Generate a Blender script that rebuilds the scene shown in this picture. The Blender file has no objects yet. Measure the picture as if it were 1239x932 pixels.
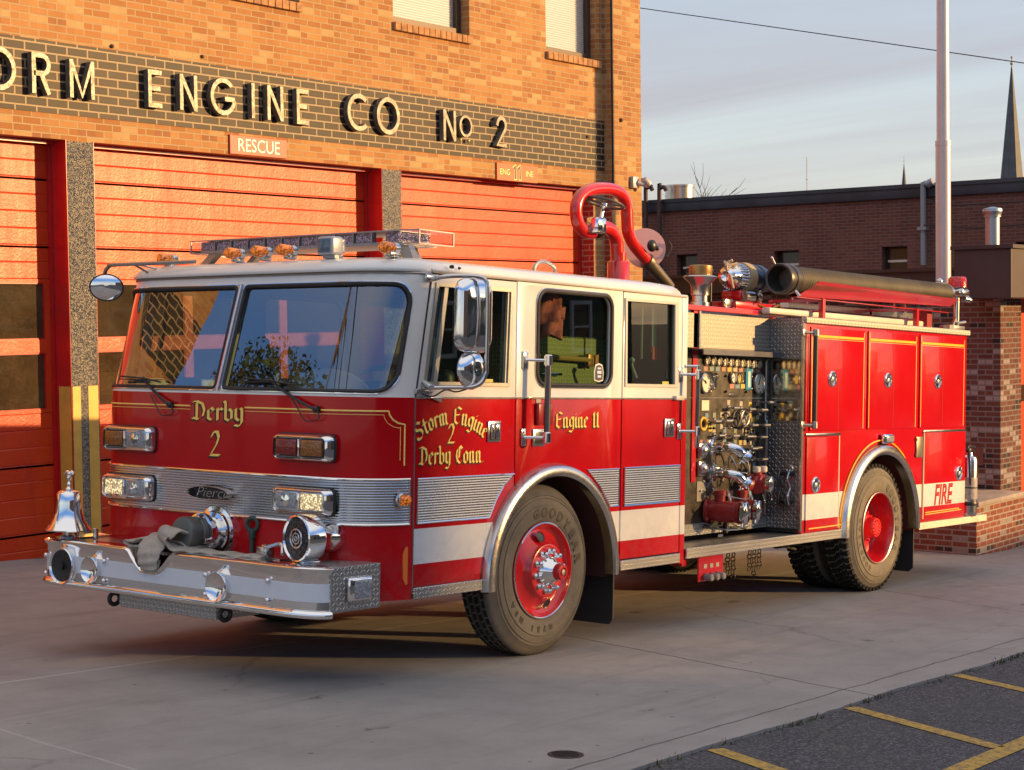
# Red fire engine parked on a sloping concrete forecourt in front of a brick fire station, low evening sun
EXPOSURE = 1.85
import bpy, bmesh, math, random
from mathutils import Vector, Matrix, noise as mnoise
R_ = math.radians
random.seed(7)
sc = bpy.context.scene
COL = sc.collection
pi = math.pi

# ------------------------------------------------------------------ geometry helpers
SPLIT = {'door_track', 'bell_stand', 'strap', 'window_bar', 'clear_end', 'sill_plate', 'reflective_stripe', 'side_wall', 'roof_screw', 'mounting_foot', 'wall_anchor', 'label_tag', 'yellow_label', 'drain_cover', 'body_core', 'body_top', 'body_moulding', 'wye_knob', 'tool_bracket', 'cab_floor', 'rear_bracket', 'valve_bracket', 'chassis', 'painted_jamb', 'rear_wall', 'red_reveal', 'hanging_strap', 'red_strap_end', 'tow_eye', 'hand_hole', 'led_module', 'interior', 'top_rail', 'leaf_spring', 'hub_bolt', 'gold_lettering', 'letter_shadow', 'u_handle', 'axle_casing', 'chrome_trim', 'lintel_trim', 'hanging_chains', 'wall', 'spanner', 'small_plate', 'bumper_end_plate', 'brake_chamber', 'disc_bracket', 'roof_grab_loop', 'hose_strap'}
class M:
    """collects faces; build() links them as ONE mesh object"""
    def __init__(s): s.v = []; s.f = []
    def add(s, v, f):
        o = len(s.v); s.v += [tuple(p) for p in v]; s.f += [tuple(i + o for i in q) for q in f]; return s
    def join(s, m, fn=None):
        return s.add([fn(p) for p in m.v] if fn else m.v, m.f)
    def box(s, x0, x1, y0, y1, z0, z1, bev=0.0, seg=2):
        if bev <= 0:
            v = [(x0,y0,z0),(x1,y0,z0),(x1,y1,z0),(x0,y1,z0),(x0,y0,z1),(x1,y0,z1),(x1,y1,z1),(x0,y1,z1)]
            return s.add(v, [(0,3,2,1),(4,5,6,7),(0,1,5,4),(1,2,6,5),(2,3,7,6),(3,0,4,7)])
        bm = bmesh.new(); bmesh.ops.create_cube(bm, size=1)
        for q in bm.verts: q.co = Vector(((x0+x1)/2+q.co.x*(x1-x0), (y0+y1)/2+q.co.y*(y1-y0), (z0+z1)/2+q.co.z*(z1-z0)))
        b = min(bev, .49*min(abs(x1-x0), abs(y1-y0), abs(z1-z0)))
        bmesh.ops.bevel(bm, geom=bm.edges[:], offset=b, segments=seg, profile=.5, affect='EDGES')
        bm.verts.index_update()
        s.add([tuple(q.co) for q in bm.verts], [tuple(w.index for w in f.verts) for f in bm.faces]); bm.free(); return s
    def rings(s, rings, closed=True, cap0=False, cap1=False):
        n = len(rings[0]); o = len(s.v)
        for r in rings: s.v += [tuple(p) for p in r]
        m = n if closed else n-1
        for i in range(len(rings)-1):
            for j in range(m):
                a = o+i*n+j; b = o+i*n+(j+1) % n
                s.f.append((a, b, b+n, a+n))
        if cap0: s.f.append(tuple(o+j for j in range(n))[::-1])
        if cap1: s.f.append(tuple(o+(len(rings)-1)*n+j for j in range(n)))
        return s
    def lathe(s, prof, c, axis, n=32, cap0=False, cap1=False):
        """prof: (radius, distance along axis from c)"""
        a = Vector(axis).normalized(); u, w = frame(a); c = Vector(c)
        rs = [[c + a*h + (u*math.cos(t)+w*math.sin(t))*max(r, 1e-5) for t in [2*pi*k/n for k in range(n)]] for r, h in prof]
        return s.rings(rs, True, cap0, cap1)
    def cyl(s, p0, p1, r0, r1=None, n=20):
        p0 = Vector(p0); p1 = Vector(p1); r1 = r0 if r1 is None else r1
        return s.lathe([(r0, 0), (r1, (p1-p0).length)], p0, p1-p0, n, True, True)
    def rod(s, p0, p1, r, bev=None, n=20):
        p0 = Vector(p0); p1 = Vector(p1); L = (p1-p0).length; b = bev or r*.25
        return s.lathe([(r-b, 0), (r, b), (r, L-b), (r-b, L)], p0, p1-p0, n, True, True)
    def tube(s, pts, r, n=10, cap=True, sub=0):
        pts = [Vector(p) for p in pts]
        if sub: pts = catmull(pts, sub)
        rr = r if callable(r) else (lambda t: r)
        rs = []; N = len(pts); up = None
        for i, p in enumerate(pts):
            d = (pts[min(i+1, N-1)]-pts[max(i-1, 0)]).normalized()
            if up is None: up, _ = frame(d)
            up = (up - d*up.dot(d))
            up = up.normalized() if up.length > 1e-6 else frame(d)[0]
            w = d.cross(up); q = rr(i/(N-1))
            rs.append([p+(up*math.cos(2*pi*k/n)+w*math.sin(2*pi*k/n))*q for k in range(n)])
        return s.rings(rs, True, cap, cap)
    def torus(s, c, axis, R, r, n=40, m=10, a0=0, a1=2*pi):
        a = Vector(axis).normalized(); u, w = frame(a); c = Vector(c); full = abs(a1-a0-2*pi) < 1e-6
        rs = []
        for k in range(n + (0 if full else 1)):
            t = a0+(a1-a0)*k/n; d = u*math.cos(t)+w*math.sin(t)
            rs.append([c+d*(R+r*math.cos(2*pi*j/m))+a*(r*math.sin(2*pi*j/m)) for j in range(m)])
        if full: rs.append(rs[0])
        return s.rings(rs, True, not full, not full)
    def ball(s, c, rx, ry=None, rz=None, n=20, m=12):
        ry = rx if ry is None else ry; rz = rx if rz is None else rz
        rs = [[(c[0]+rx*math.sin(b)*math.cos(t), c[1]+ry*math.sin(b)*math.sin(t), c[2]-rz*math.cos(b)) for t in [2*pi*k/n for k in range(n)]]
              for b in [max(1e-3, min(pi-1e-3, pi*i/m)) for i in range(m+1)]]
        return s.rings(rs, True, True, True)
    def prism(s, poly, fn, t0, t1):
        """poly 2d (a,b) ; fn(a,b,t)->xyz"""
        n = len(poly)
        return s.add([fn(a, b, t0) for a, b in poly]+[fn(a, b, t1) for a, b in poly],
                     [tuple(range(n))[::-1], tuple(range(n, 2*n))]+[(i, (i+1) % n, (i+1) % n+n, i+n) for i in range(n)])
    def plate(s, outer, holes, t, fn, bev=0.0):
        cu = bpy.data.curves.new('plate_curve', 'CURVE'); cu.dimensions = '2D'; cu.fill_mode = 'BOTH'
        cu.extrude = max(t/2-bev, 1e-5); cu.bevel_depth = bev; cu.bevel_resolution = 1
        if bev: cu.offset = -bev
        for pl in [outer]+list(holes):
            sp = cu.splines.new('POLY'); sp.points.add(len(pl)-1); sp.use_cyclic_u = True
            for i, (a, b) in enumerate(pl): sp.points[i].co = (a, b, 0, 1)
        ob = bpy.data.objects.new('plate_tmp', cu); COL.objects.link(ob)
        dg = bpy.context.evaluated_depsgraph_get()
        me = bpy.data.meshes.new_from_object(ob.evaluated_get(dg))
        s.add([fn(*v.co) for v in me.vertices], [tuple(p.vertices) for p in me.polygons])
        bpy.data.objects.remove(ob); bpy.data.curves.remove(cu); bpy.data.meshes.remove(me)
        return s
    def text(s, body, size, fn, extrude=0.0, align='CENTER', shear=0.0, bold=0.0):
        cu = bpy.data.curves.new('text_curve', 'FONT'); cu.body = body; cu.size = size; cu.align_x = align
        cu.extrude = extrude; cu.shear = shear; cu.offset = bold; cu.resolution_u = 3
        ob = bpy.data.objects.new('text_tmp', cu); COL.objects.link(ob)
        dg = bpy.context.evaluated_depsgraph_get()
        me = bpy.data.meshes.new_from_object(ob.evaluated_get(dg))
        s.add([fn(*v.co) for v in me.vertices], [tuple(p.vertices) for p in me.polygons])
        bpy.data.objects.remove(ob); bpy.data.curves.remove(cu); bpy.data.meshes.remove(me)
        return s
    def strip(s, pts, w, fn, t0, t1, closed=False):
        """stroke of width w along a 2d polyline, extruded t0..t1"""
        n = len(pts); L = []; Rr = []
        for i, p in enumerate(pts):
            a = pts[(i-1) % n] if (closed or i > 0) else None; b = pts[(i+1) % n] if (closed or i < n-1) else None
            ns = []
            for q0, q1 in ((a, p), (p, b)):
                if q0 is None or q1 is None: continue
                dx, dy = q1[0]-q0[0], q1[1]-q0[1]; l = math.hypot(dx, dy) or 1; ns.append((-dy/l, dx/l))
            nx = sum(q[0] for q in ns)/len(ns); ny = sum(q[1] for q in ns)/len(ns); l2 = nx*nx+ny*ny
            k = 1/max(l2, .35); nx *= k; ny *= k
            L.append((p[0]+nx*w/2, p[1]+ny*w/2)); Rr.append((p[0]-nx*w/2, p[1]-ny*w/2))
        v = []
        for i in range(n): v += [fn(*L[i], t0), fn(*Rr[i], t0), fn(*Rr[i], t1), fn(*L[i], t1)]
        f = []
        for i in range(n if closed else n-1):
            a = 4*i; b = 4*((i+1) % n)
            for k in range(4): f.append((a+k, a+(k+1) % 4, b+(k+1) % 4, b+k))
        if not closed: f += [(0, 3, 2, 1), (4*n-4, 4*n-3, 4*n-2, 4*n-1)]
        return s.add(v, f)
    def pieces(s, gap=.004):
        """separate clusters of connected faces"""
        par = list(range(len(s.v)))
        def fd(i):
            while par[i] != i: par[i] = par[par[i]]; i = par[i]
            return i
        for f in s.f:
            for j in f[1:]: par[fd(j)] = fd(f[0])
        comp = {}
        for f in s.f: comp.setdefault(fd(f[0]), []).append(f)
        cl = []
        for fs in comp.values():
            vs = {i for f in fs for i in f}; lo = [min(s.v[i][k] for i in vs)-gap for k in range(3)]; hi = [max(s.v[i][k] for i in vs)+gap for k in range(3)]; cl.append([fs, lo, hi])
        go = True
        while go:
            go = False
            for a in range(len(cl)):
                for b in range(a+1, len(cl)):
                    if all(cl[a][1][k] <= cl[b][2][k] and cl[b][1][k] <= cl[a][2][k] for k in range(3)):
                        cl[a] = [cl[a][0]+cl[b][0], [min(p, q) for p, q in zip(cl[a][1], cl[b][1])], [max(p, q) for p, q in zip(cl[a][2], cl[b][2])]]; cl.pop(b); go = True; break
                if go: break
        out = []
        for fs, _, _ in cl:
            ids = {}; m = M()
            for f in fs: m.f.append(tuple(ids.setdefault(i, len(ids)) for i in f))
            m.v = [s.v[i] for i in ids]; out.append(m)
        return out
    def build(s, name, mat, parent=None, smooth=35, fixn=True, **kw):
        if name in SPLIT:
            ps = s.pieces()
            if len(ps) > 1:
                obs = [p._build(name, mat, parent, smooth, fixn, **kw) for p in ps]; return obs[0]
        return s._build(name, mat, parent, smooth, fixn, **kw)
    def _build(s, name, mat, parent=None, smooth=35, fixn=True, **kw):
        me = bpy.data.meshes.new(name); me.from_pydata(s.v, [], s.f)
        if fixn or True:
            bm = bmesh.new(); bm.from_mesh(me)
            if fixn: bmesh.ops.remove_doubles(bm, verts=bm.verts, dist=1e-5)
            if fixn: bmesh.ops.recalc_face_normals(bm, faces=bm.faces)
            bm.to_mesh(me); bm.free()
        if smooth:
            me.polygons.foreach_set('use_smooth', [True]*len(me.polygons))
            me.set_sharp_from_angle(angle=R_(smooth))
        me.materials.append(mat)
        ob = bpy.data.objects.new(name, me); COL.objects.link(ob)
        if parent is not None: ob.parent = parent
        tag(ob, **kw); return ob

def tag(o, label=None, cat=None, group=None, kind=None):
    if label: o['label'] = label
    if cat: o['category'] = cat
    if group: o['group'] = group
    if kind: o['kind'] = kind
    return o
def thing(name, label, cat, loc=(0, 0, 0), rot=(0, 0, 0), group=None):
    o = bpy.data.objects.new(name, None); COL.objects.link(o); o.location = loc; o.rotation_euler = rot
    o.empty_display_size = .2
    return tag(o, label, cat, group)
def copy_tree(o, parent=None):
    c = o.copy(); COL.objects.link(c); c.parent = parent
    for ch in list(o.children): copy_tree(ch, c)
    return c
def frame(d):
    d = Vector(d).normalized(); a = Vector((0, 0, 1)) if abs(d.z) < .9 else Vector((1, 0, 0))
    u = a.cross(d).normalized(); return u, d.cross(u)
def catmull(p, sub):
    out = []
    for i in range(len(p)-1):
        a = p[i-1] if i else p[0]*2-p[1]; b = p[i]; c = p[i+1]; d = p[i+2] if i+2 < len(p) else c*2-b
        for k in range(sub):
            t = k/sub; out.append(.5*((2*b)+(c-a)*t+(2*a-5*b+4*c-d)*t*t+(3*b-a-3*c+d)*t**3))
    out.append(p[-1]); return out
def rrect(x0, x1, y0, y1, r, n=6):
    o = []
    for cx, cy, a in ((x1-r, y1-r, 0), (x0+r, y1-r, 90), (x0+r, y0+r, 180), (x1-r, y0+r, 270)):
        for k in range(n+1): t = R_(a+90*k/n); o.append((cx+r*math.cos(t), cy+r*math.sin(t)))
    return o
def arc(cx, cy, r, a0, a1, n=24, ry=None):
    ry = r if ry is None else ry
    return [(cx+r*math.cos(R_(a0+(a1-a0)*k/n)), cy+ry*math.sin(R_(a0+(a1-a0)*k/n))) for k in range(n+1)]
def lerp(a, b, t): return a+(b-a)*t
SIDE = lambda off=0.0: (lambda a, b, t: (a, -off-t, b))        # drawn in x,z ; +t faces the camera side
FRONT = lambda X: (lambda a, b, t: (X-t, a, b))               # drawn in y,z ; +t towards -x

# ------------------------------------------------------------------ material helpers
class N:
    def __init__(s, name):
        s.m = bpy.data.materials.new(name); s.m.use_nodes = True; s.t = s.m.node_tree; s.t.nodes.clear()
        s.out = s.n('ShaderNodeOutputMaterial')
    def n(s, typ, ins=None, **kw):
        nd = s.t.nodes.new(typ)
        for k, v in kw.items(): setattr(nd, k, v)
        for k, v in (ins or {}).items(): s.put(nd.inputs[k], v)
        return nd
    def put(s, sock, v):
        if hasattr(v, 'links') or isinstance(v, bpy.types.NodeSocket): s.t.links.new(v, sock)
        elif isinstance(v, (tuple, list)) and len(v) == 3 and sock.type == 'RGBA': sock.default_value = (*v, 1)
        else: sock.default_value = v
    def math(s, op, a, b=0.0, c=None, clamp=False):
        nd = s.n('ShaderNodeMath', operation=op, use_clamp=clamp); s.put(nd.inputs[0], a); s.put(nd.inputs[1], b)
        if c is not None: s.put(nd.inputs[2], c)
        return nd.outputs[0]
    def mix(s, fac, a, b, blend='MIX'):
        nd = s.n('ShaderNodeMix', data_type='RGBA', blend_type=blend); s.put(nd.inputs[0], fac); s.put(nd.inputs[6], a); s.put(nd.inputs[7], b)
        return nd.outputs[2]
    def coord(s, which='Object'): return s.n('ShaderNodeTexCoord').outputs[which]
    def xyz(s, v=None):
        nd = s.n('ShaderNodeSeparateXYZ'); s.put(nd.inputs[0], v if v is not None else s.coord()); return nd.outputs
    def comb(s, x, y, z=0.0):
        nd = s.n('ShaderNodeCombineXYZ'); s.put(nd.inputs[0], x); s.put(nd.inputs[1], y); s.put(nd.inputs[2], z); return nd.outputs[0]
    def noise(s, scale, detail=4, rough=.55, vec=None, out=0):
        nd = s.n('ShaderNodeTexNoise', {'Scale': scale, 'Detail': detail, 'Roughness': rough}); s.put(nd.inputs['Vector'], vec if vec is not None else s.coord()); return nd.outputs[out]
    def ramp(s, fac, stops):
        nd = s.n('ShaderNodeValToRGB'); s.put(nd.inputs[0], fac); e = nd.color_ramp.elements
        while len(e) < len(stops): e.new(.5)
        for i, (p, c) in enumerate(stops):
            e[i].position = p; e[i].color = (*c, 1) if isinstance(c, tuple) else (c, c, c, 1)
        return nd.outputs[0]
    def rng(s, v, a, b, c=0.0, d=1.0):
        nd = s.n('ShaderNodeMapRange'); s.put(nd.inputs[0], v)
        for i, q in enumerate((a, b, c, d)): s.put(nd.inputs[i+1], q)
        return nd.outputs[0]
    def bump(s, h, strength=.5, dist=.01, nrm=None):
        nd = s.n('ShaderNodeBump', {'Strength': strength, 'Distance': dist, 'Height': h})
        if nrm is not None: s.put(nd.inputs['Normal'], nrm)
        return nd.outputs[0]
    def pbr(s, color, rough=.5, metal=0.0, normal=None, coat=0.0, coat_rough=.05, spec=.5, emit=None, estr=0.0, alpha=None, trans=None):
        nd = s.n('ShaderNodeBsdfPrincipled', {'Base Color': color, 'Roughness': rough, 'Metallic': metal, 'Coat Weight': coat, 'Coat Roughness': coat_rough, 'Specular IOR Level': spec})
        if normal is not None:
            s.put(nd.inputs['Normal'], normal)
            if coat_rough > .15: s.put(nd.inputs['Coat Normal'], normal)
        if emit is not None: s.put(nd.inputs['Emission Color'], emit); s.put(nd.inputs['Emission Strength'], estr)
        if trans is not None: s.put(nd.inputs['Transmission Weight'], trans)
        s.t.links.new(nd.outputs[0], s.out.inputs[0]); return s.m

def simple(name, col, rough=.5, metal=0.0, coat=0.0, var=.0, vscale=3.0, bump=0.0, bscale=200.0, rvar=0.0, spec=.5, dirt=0.0):
    k = N(name); c = col
    if var:
        c = k.mix(k.rng(k.noise(vscale, 5), .3, .7, 0, 1), tuple(q*(1-var) for q in col), tuple(min(1, q*(1+var)) for q in col))
    if dirt:
        c = k.mix(k.rng(k.noise(vscale*2.3, 6, .7), .5, .85, 0, dirt), c, (.16, .13, .10))
    r = k.rng(k.noise(vscale*3, 5, .6), .3, .7, max(.02, rough-rvar), min(1, rough+rvar)) if rvar else rough
    nr = k.bump(k.noise(bscale, 3), bump, .002) if bump else None
    return k.pbr(c, r, metal, nr, coat, spec=spec)

def diamond(name, col=(.62, .62, .62), metal=1.0, rough=.28, cell=.030, strength=.9):
    """raised tread plate: alternating lozenges at +-45 degrees, on any axis aligned face"""
    k = N(name); x, y, z = k.xyz(); nr = k.n('ShaderNodeNewGeometry').outputs['Normal']
    tn = k.n('ShaderNodeVectorTransform', vector_type='NORMAL', convert_from='WORLD', convert_to='OBJECT'); k.put(tn.inputs[0], nr)
    nx, ny, nz = k.xyz(tn.outputs[0])
    isz = k.math('GREATER_THAN', k.math('ABSOLUTE', nz), .7); isx = k.math('GREATER_THAN', k.math('ABSOLUTE', nx), .7)
    def mixf(f, a, b): return k.math('ADD', k.math('MULTIPLY', a, k.math('SUBTRACT', 1.0, f)), k.math('MULTIPLY', b, f))
    a = mixf(isx, x, y); b = mixf(isz, z, y)
    ca = k.math('DIVIDE', a, cell); cb = k.math('DIVIDE', b, cell)
    fa = k.math('SUBTRACT', k.math('FRACT', ca), .5); fb = k.math('SUBTRACT', k.math('FRACT', cb), .5)
    par = k.math('MODULO', k.math('ADD', k.math('FLOOR', ca), k.math('FLOOR', cb)), 2.0)
    par = k.math('ABSOLUTE', par); sg = k.math('SUBTRACT', k.math('MULTIPLY', par, 2.0), 1.0)
    fbs = k.math('MULTIPLY', fb, sg)
    p = k.math('MULTIPLY', k.math('ADD', fa, fbs), .7071); q = k.math('MULTIPLY', k.math('SUBTRACT', fa, fbs), .7071)
    d = k.math('ADD', k.math('POWER', k.math('DIVIDE', p, .52), 2.0), k.math('POWER', k.math('DIVIDE', q, .15), 2.0))
    hgt = k.rng(d, 1.0, .35, 0, 1)
    nn = k.bump(hgt, strength, .0026)
    c = k.mix(hgt, tuple(q*.46 for q in col), tuple(min(1, q*1.15) for q in col))
    c = k.mix(k.rng(k.noise(4, 3, .6), .4, .75, 0, .18), c, tuple(q*.6 for q in col))
    r = k.math('ADD', k.math('MULTIPLY', hgt, -.12), rough+.12)
    return k.pbr(c, r, metal, nn)

def ribbed(name, period=.0152):
    k = N(name); z = k.xyz()[2]
    w = k.math('SINE', k.math('MULTIPLY', z, 2*pi/period))
    nn = k.bump(w, .45, .0022)
    c = k.mix(k.rng(w, -1, -.2, 0, 1), (.26, .25, .24), (.56, .54, .52))
    return k.pbr(c, .24, 1.0, nn)

def brick(name, c1, c2, mortar, bw=.215, bh=.0735, ms=.009, accents=(), rough=.85, bias=0.0, stain=.25, mvar=.3, mbump=.6):
    k = N(name); x, y, z = k.xyz(); v = k.comb(k.math('ADD', x, y), z, 0.0)
    def bt(a, b, m):
        nd = k.n('ShaderNodeTexBrick', {'Vector': v, 'Color1': a, 'Color2': b, 'Mortar': m, 'Scale': 1.0, 'Mortar Size': ms, 'Mortar Smooth': .15, 'Bias': bias, 'Brick Width': bw, 'Row Height': bh})
        nd.offset = .5; return nd
    t = bt((0, 0, 0), (1, 1, 1), (.5, .5, .5))
    val = t.outputs['Color']
    stops = [(0.0, c1), (.5, tuple((p+q)/2 for p, q in zip(c1, c2))), (1.0, c2)]
    col = k.ramp(val, stops)
    for thr, ac in accents:                      # whole bricks of another colour
        cell = k.comb(k.math('FLOOR', k.math('DIVIDE', k.math('ADD', k.math('ADD', x, y), k.math('MULTIPLY', k.math('MODULO', k.math('FLOOR', k.math('DIVIDE', z, bh)), 2.0), bw*.5)), bw)), k.math('FLOOR', k.math('DIVIDE', z, bh)), thr*10)
        wn = k.n('ShaderNodeTexWhiteNoise', {'Vector': cell}).outputs[0]
        col = k.mix(k.math('LESS_THAN', wn, thr), col, ac)
    fine = k.noise(60, 5, .7); col = k.mix(k.rng(fine, .25, .8, 0, .35), col, tuple(q*.6 for q in c1))
    big = k.noise(1.1, 5, .6, k.comb(x, k.math('MULTIPLY', y, 1.0), k.math('MULTIPLY', z, .6)))
    col = k.mix(k.rng(big, .45, .8, 0, stain), col, tuple(q*.45 for q in c1))
    stk = k.noise(1, 5, .65, k.comb(k.math('MULTIPLY', k.math('ADD', x, y), 4.5), k.math('MULTIPLY', z, .5), 0.0)); col = k.mix(k.rng(stk, .52, .78, 0, stain*.9), col, tuple(q*.5 for q in c1))
    mc = k.mix(k.rng(k.noise(8, 4), .3, .7, 0, mvar), mortar, tuple(q*.6 for q in mortar))
    col = k.mix(t.outputs['Fac'], col, mc)
    h = k.math('ADD', k.math('MULTIPLY', t.outputs['Fac'], -1.0), k.math('MULTIPLY', fine, .35))
    return k.pbr(col, rough, 0, k.bump(h, mbump, .008), spec=.25)

def glass(name, tint=(.55, .62, .60), ior=1.55, rough=.0, boost=1.0):
    k = N(name)
    bf = k.n('ShaderNodeNewGeometry').outputs['Backfacing']
    fr = k.n('ShaderNodeFresnel', {'IOR': k.rng(bf, 0, 1, ior, 1/ior)}).outputs[0]
    fr = k.math('MULTIPLY', fr, boost, clamp=True)
    tr = k.n('ShaderNodeBsdfTransparent', {'Color': tint}); gl = k.n('ShaderNodeBsdfGlossy', {'Color': (1, 1, 1), 'Roughness': rough})
    mx = k.n('ShaderNodeMixShader'); k.put(mx.inputs[0], fr); k.put(mx.inputs[1], tr.outputs[0]); k.put(mx.inputs[2], gl.outputs[0])
    k.t.links.new(mx.outputs[0], k.out.inputs[0]); return k.m
BAYS = [((-1.615+1.415*i, -2.21), (-1.615+1.415*i-.45, -3.25), .10) for i in range(-2, 8)]+[((-9, -2.83), (12, -4.0), .11)]
BAYS = [((-1.58+1.415*i, -2.215), (-1.58+1.415*i-.44, -3.23), .10) for i in range(-2, 8)]+[((-8, -3.28), (14, -3.28), .11)]
SHX = 30.0
MANHOLE = (-2.209, -1.79)
WIRES = ((24.0, 30.0, 12.7), (24.0, -12.0, 2.6+.0))
WIRES = ((24.0, 23.9, 11.22), (24.0, -2.8, 4.82))
SP1 = ((137.8, 51.0, 12.5), 11.0, 1.16); SP2 = ((75.7, 32.52, 8.0), 1.95, .22)
BT = ((43.4, 24.95, -2.0), 10.9)
# ------------------------------------------------------------------ camera, sky, sun
TILT = math.atan(.0485)                      # the forecourt falls away to the right
def gz(x):
    return -math.tan(TILT)*x if abs(x) < 34 else -math.tan(TILT)*math.copysign(34+8*(1-math.exp(-(abs(x)-34)/8)), x)
cam = bpy.data.cameras.new('camera'); camo = bpy.data.objects.new('camera', cam); COL.objects.link(camo); sc.camera = camo
cam.sensor_width = 36; cam.lens = 2055.08/1239*36; cam.clip_end = 3000; cam.clip_start = .1
right = Vector((.61298, -.78997, -.01270)); down = Vector((-.03975, -.01478, -.99910)); fwd = right.cross(down)*-1
fwd = Vector((.7891, .6129, -.04043)).normalized(); right = (right-fwd*right.dot(fwd)).normalized(); up = right.cross(fwd)
mw = Matrix(((right.x, up.x, -fwd.x, -8.520), (right.y, up.y, -fwd.y, -6.406), (right.z, up.z, -fwd.z, 2.146), (0, 0, 0, 1)))
camo.matrix_world = mw

S = Vector((.67, -1.0, .205)).normalized(); SUN_EL = math.asin(S.z); SUN_AZ = math.atan2(S.x, S.y)
w = bpy.data.worlds.new('World'); sc.world = w; w.use_nodes = True; nt = w.node_tree; nt.nodes.clear()
def wn(t, **kw):
    n = nt.nodes.new(t)
    for k_, v_ in kw.items(): setattr(n, k_, v_)
    return n
sky = wn('ShaderNodeTexSky', sky_type='NISHITA', sun_disc=False); sky.sun_elevation = SUN_EL; sky.sun_rotation = SUN_AZ; sky.air_density = 1.0; sky.dust_density = .9; sky.ozone_density = 1.6
tc = wn('ShaderNodeTexCoord'); sp = wn('ShaderNodeSeparateXYZ'); nt.links.new(tc.outputs['Generated'], sp.inputs[0])
mz = wn('ShaderNodeMath', operation='ADD'); nt.links.new(sp.outputs[2], mz.inputs[0]); mz.inputs[1].default_value = .12
dx = wn('ShaderNodeMath', operation='DIVIDE'); dy = wn('ShaderNodeMath', operation='DIVIDE')
nt.links.new(sp.outputs[0], dx.inputs[0]); nt.links.new(mz.outputs[0], dx.inputs[1]); nt.links.new(sp.outputs[1], dy.inputs[0]); nt.links.new(mz.outputs[0], dy.inputs[1])
cb = wn('ShaderNodeCombineXYZ'); nt.links.new(dx.outputs[0], cb.inputs[0]); nt.links.new(dy.outputs[0], cb.inputs[1])
mp = wn('ShaderNodeMapping'); nt.links.new(cb.outputs[0], mp.inputs[0]); mp.inputs['Rotation'].default_value = (0, 0, R_(-52)); mp.inputs['Scale'].default_value = (1.0, .22, 1)
cn = wn('ShaderNodeTexNoise'); nt.links.new(mp.outputs[0], cn.inputs[0]); cn.inputs['Scale'].default_value = 1.6; cn.inputs['Detail'].default_value = 8; cn.inputs['Roughness'].default_value = .55; cn.inputs['Distortion'].default_value = .5
cr = wn('ShaderNodeMapRange'); nt.links.new(cn.outputs[0], cr.inputs[0])
for i_, v_ in enumerate((.34, .70, .80, .97)): cr.inputs[i_+1].default_value = v_
mxs = wn('ShaderNodeMix', data_type='RGBA'); nt.links.new(cr.outputs[0], mxs.inputs[0]); nt.links.new(sky.outputs[0], mxs.inputs[6]); ce = wn('ShaderNodeMapRange'); nt.links.new(sp.outputs[2], ce.inputs[0]); ce.inputs[1].default_value = .02; ce.inputs[2].default_value = .30
cm = wn('ShaderNodeMix', data_type='RGBA'); nt.links.new(ce.outputs[0], cm.inputs[0]); cm.inputs[6].default_value = (1.10, 1.02, 1.0, 1); cm.inputs[7].default_value = (.80, .95, 1.22, 1); nt.links.new(cm.outputs[2], mxs.inputs[7])
# clear blue gap at mid height, unseen overhead sky whitened as added fill light
def wmix(fa, fb, a_, b_, A, B):
    r_ = wn('ShaderNodeMapRange'); nt.links.new(sp.outputs[2], r_.inputs[0]); r_.inputs[1].default_value = fa; r_.inputs[2].default_value = fb; r_.inputs[3].default_value = a_; r_.inputs[4].default_value = b_
    m_ = wn('ShaderNodeMix', data_type='RGBA'); nt.links.new(r_.outputs[0], m_.inputs[0])
    for s_, v_ in ((6, A), (7, B)):
        if isinstance(v_, tuple): m_.inputs[s_].default_value = v_
        else: nt.links.new(v_, m_.inputs[s_])
    return m_.outputs[2]
mxs_out = wmix(.22, .33, 0, .85, mxs.outputs[2], (.24, .62, 1.50, 1)); mxs_out = wmix(.42, .62, 0, .9, mxs_out, (1.75, 1.68, 1.66, 1))
bg = wn('ShaderNodeBackground'); nt.links.new(mxs_out, bg.inputs[0]); bg.inputs[1].default_value = .15
wo = wn('ShaderNodeOutputWorld'); nt.links.new(bg.outputs[0], wo.inputs[0])
sl = bpy.data.lights.new('sun', 'SUN'); sl.energy = 2.0; sl.angle = R_(.6); sl.color = (1.0, .60, .23)
so = bpy.data.objects.new('sun', sl); COL.objects.link(so); so.rotation_euler = S.to_track_quat('Z', 'Y').to_euler(); so.location = (20, -30, 20)
sc.view_settings.view_transform = 'Standard'; sc.view_settings.look = 'None'; sc.view_settings.gamma = 1.0; sc.view_settings.exposure = EXPOSURE

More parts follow.
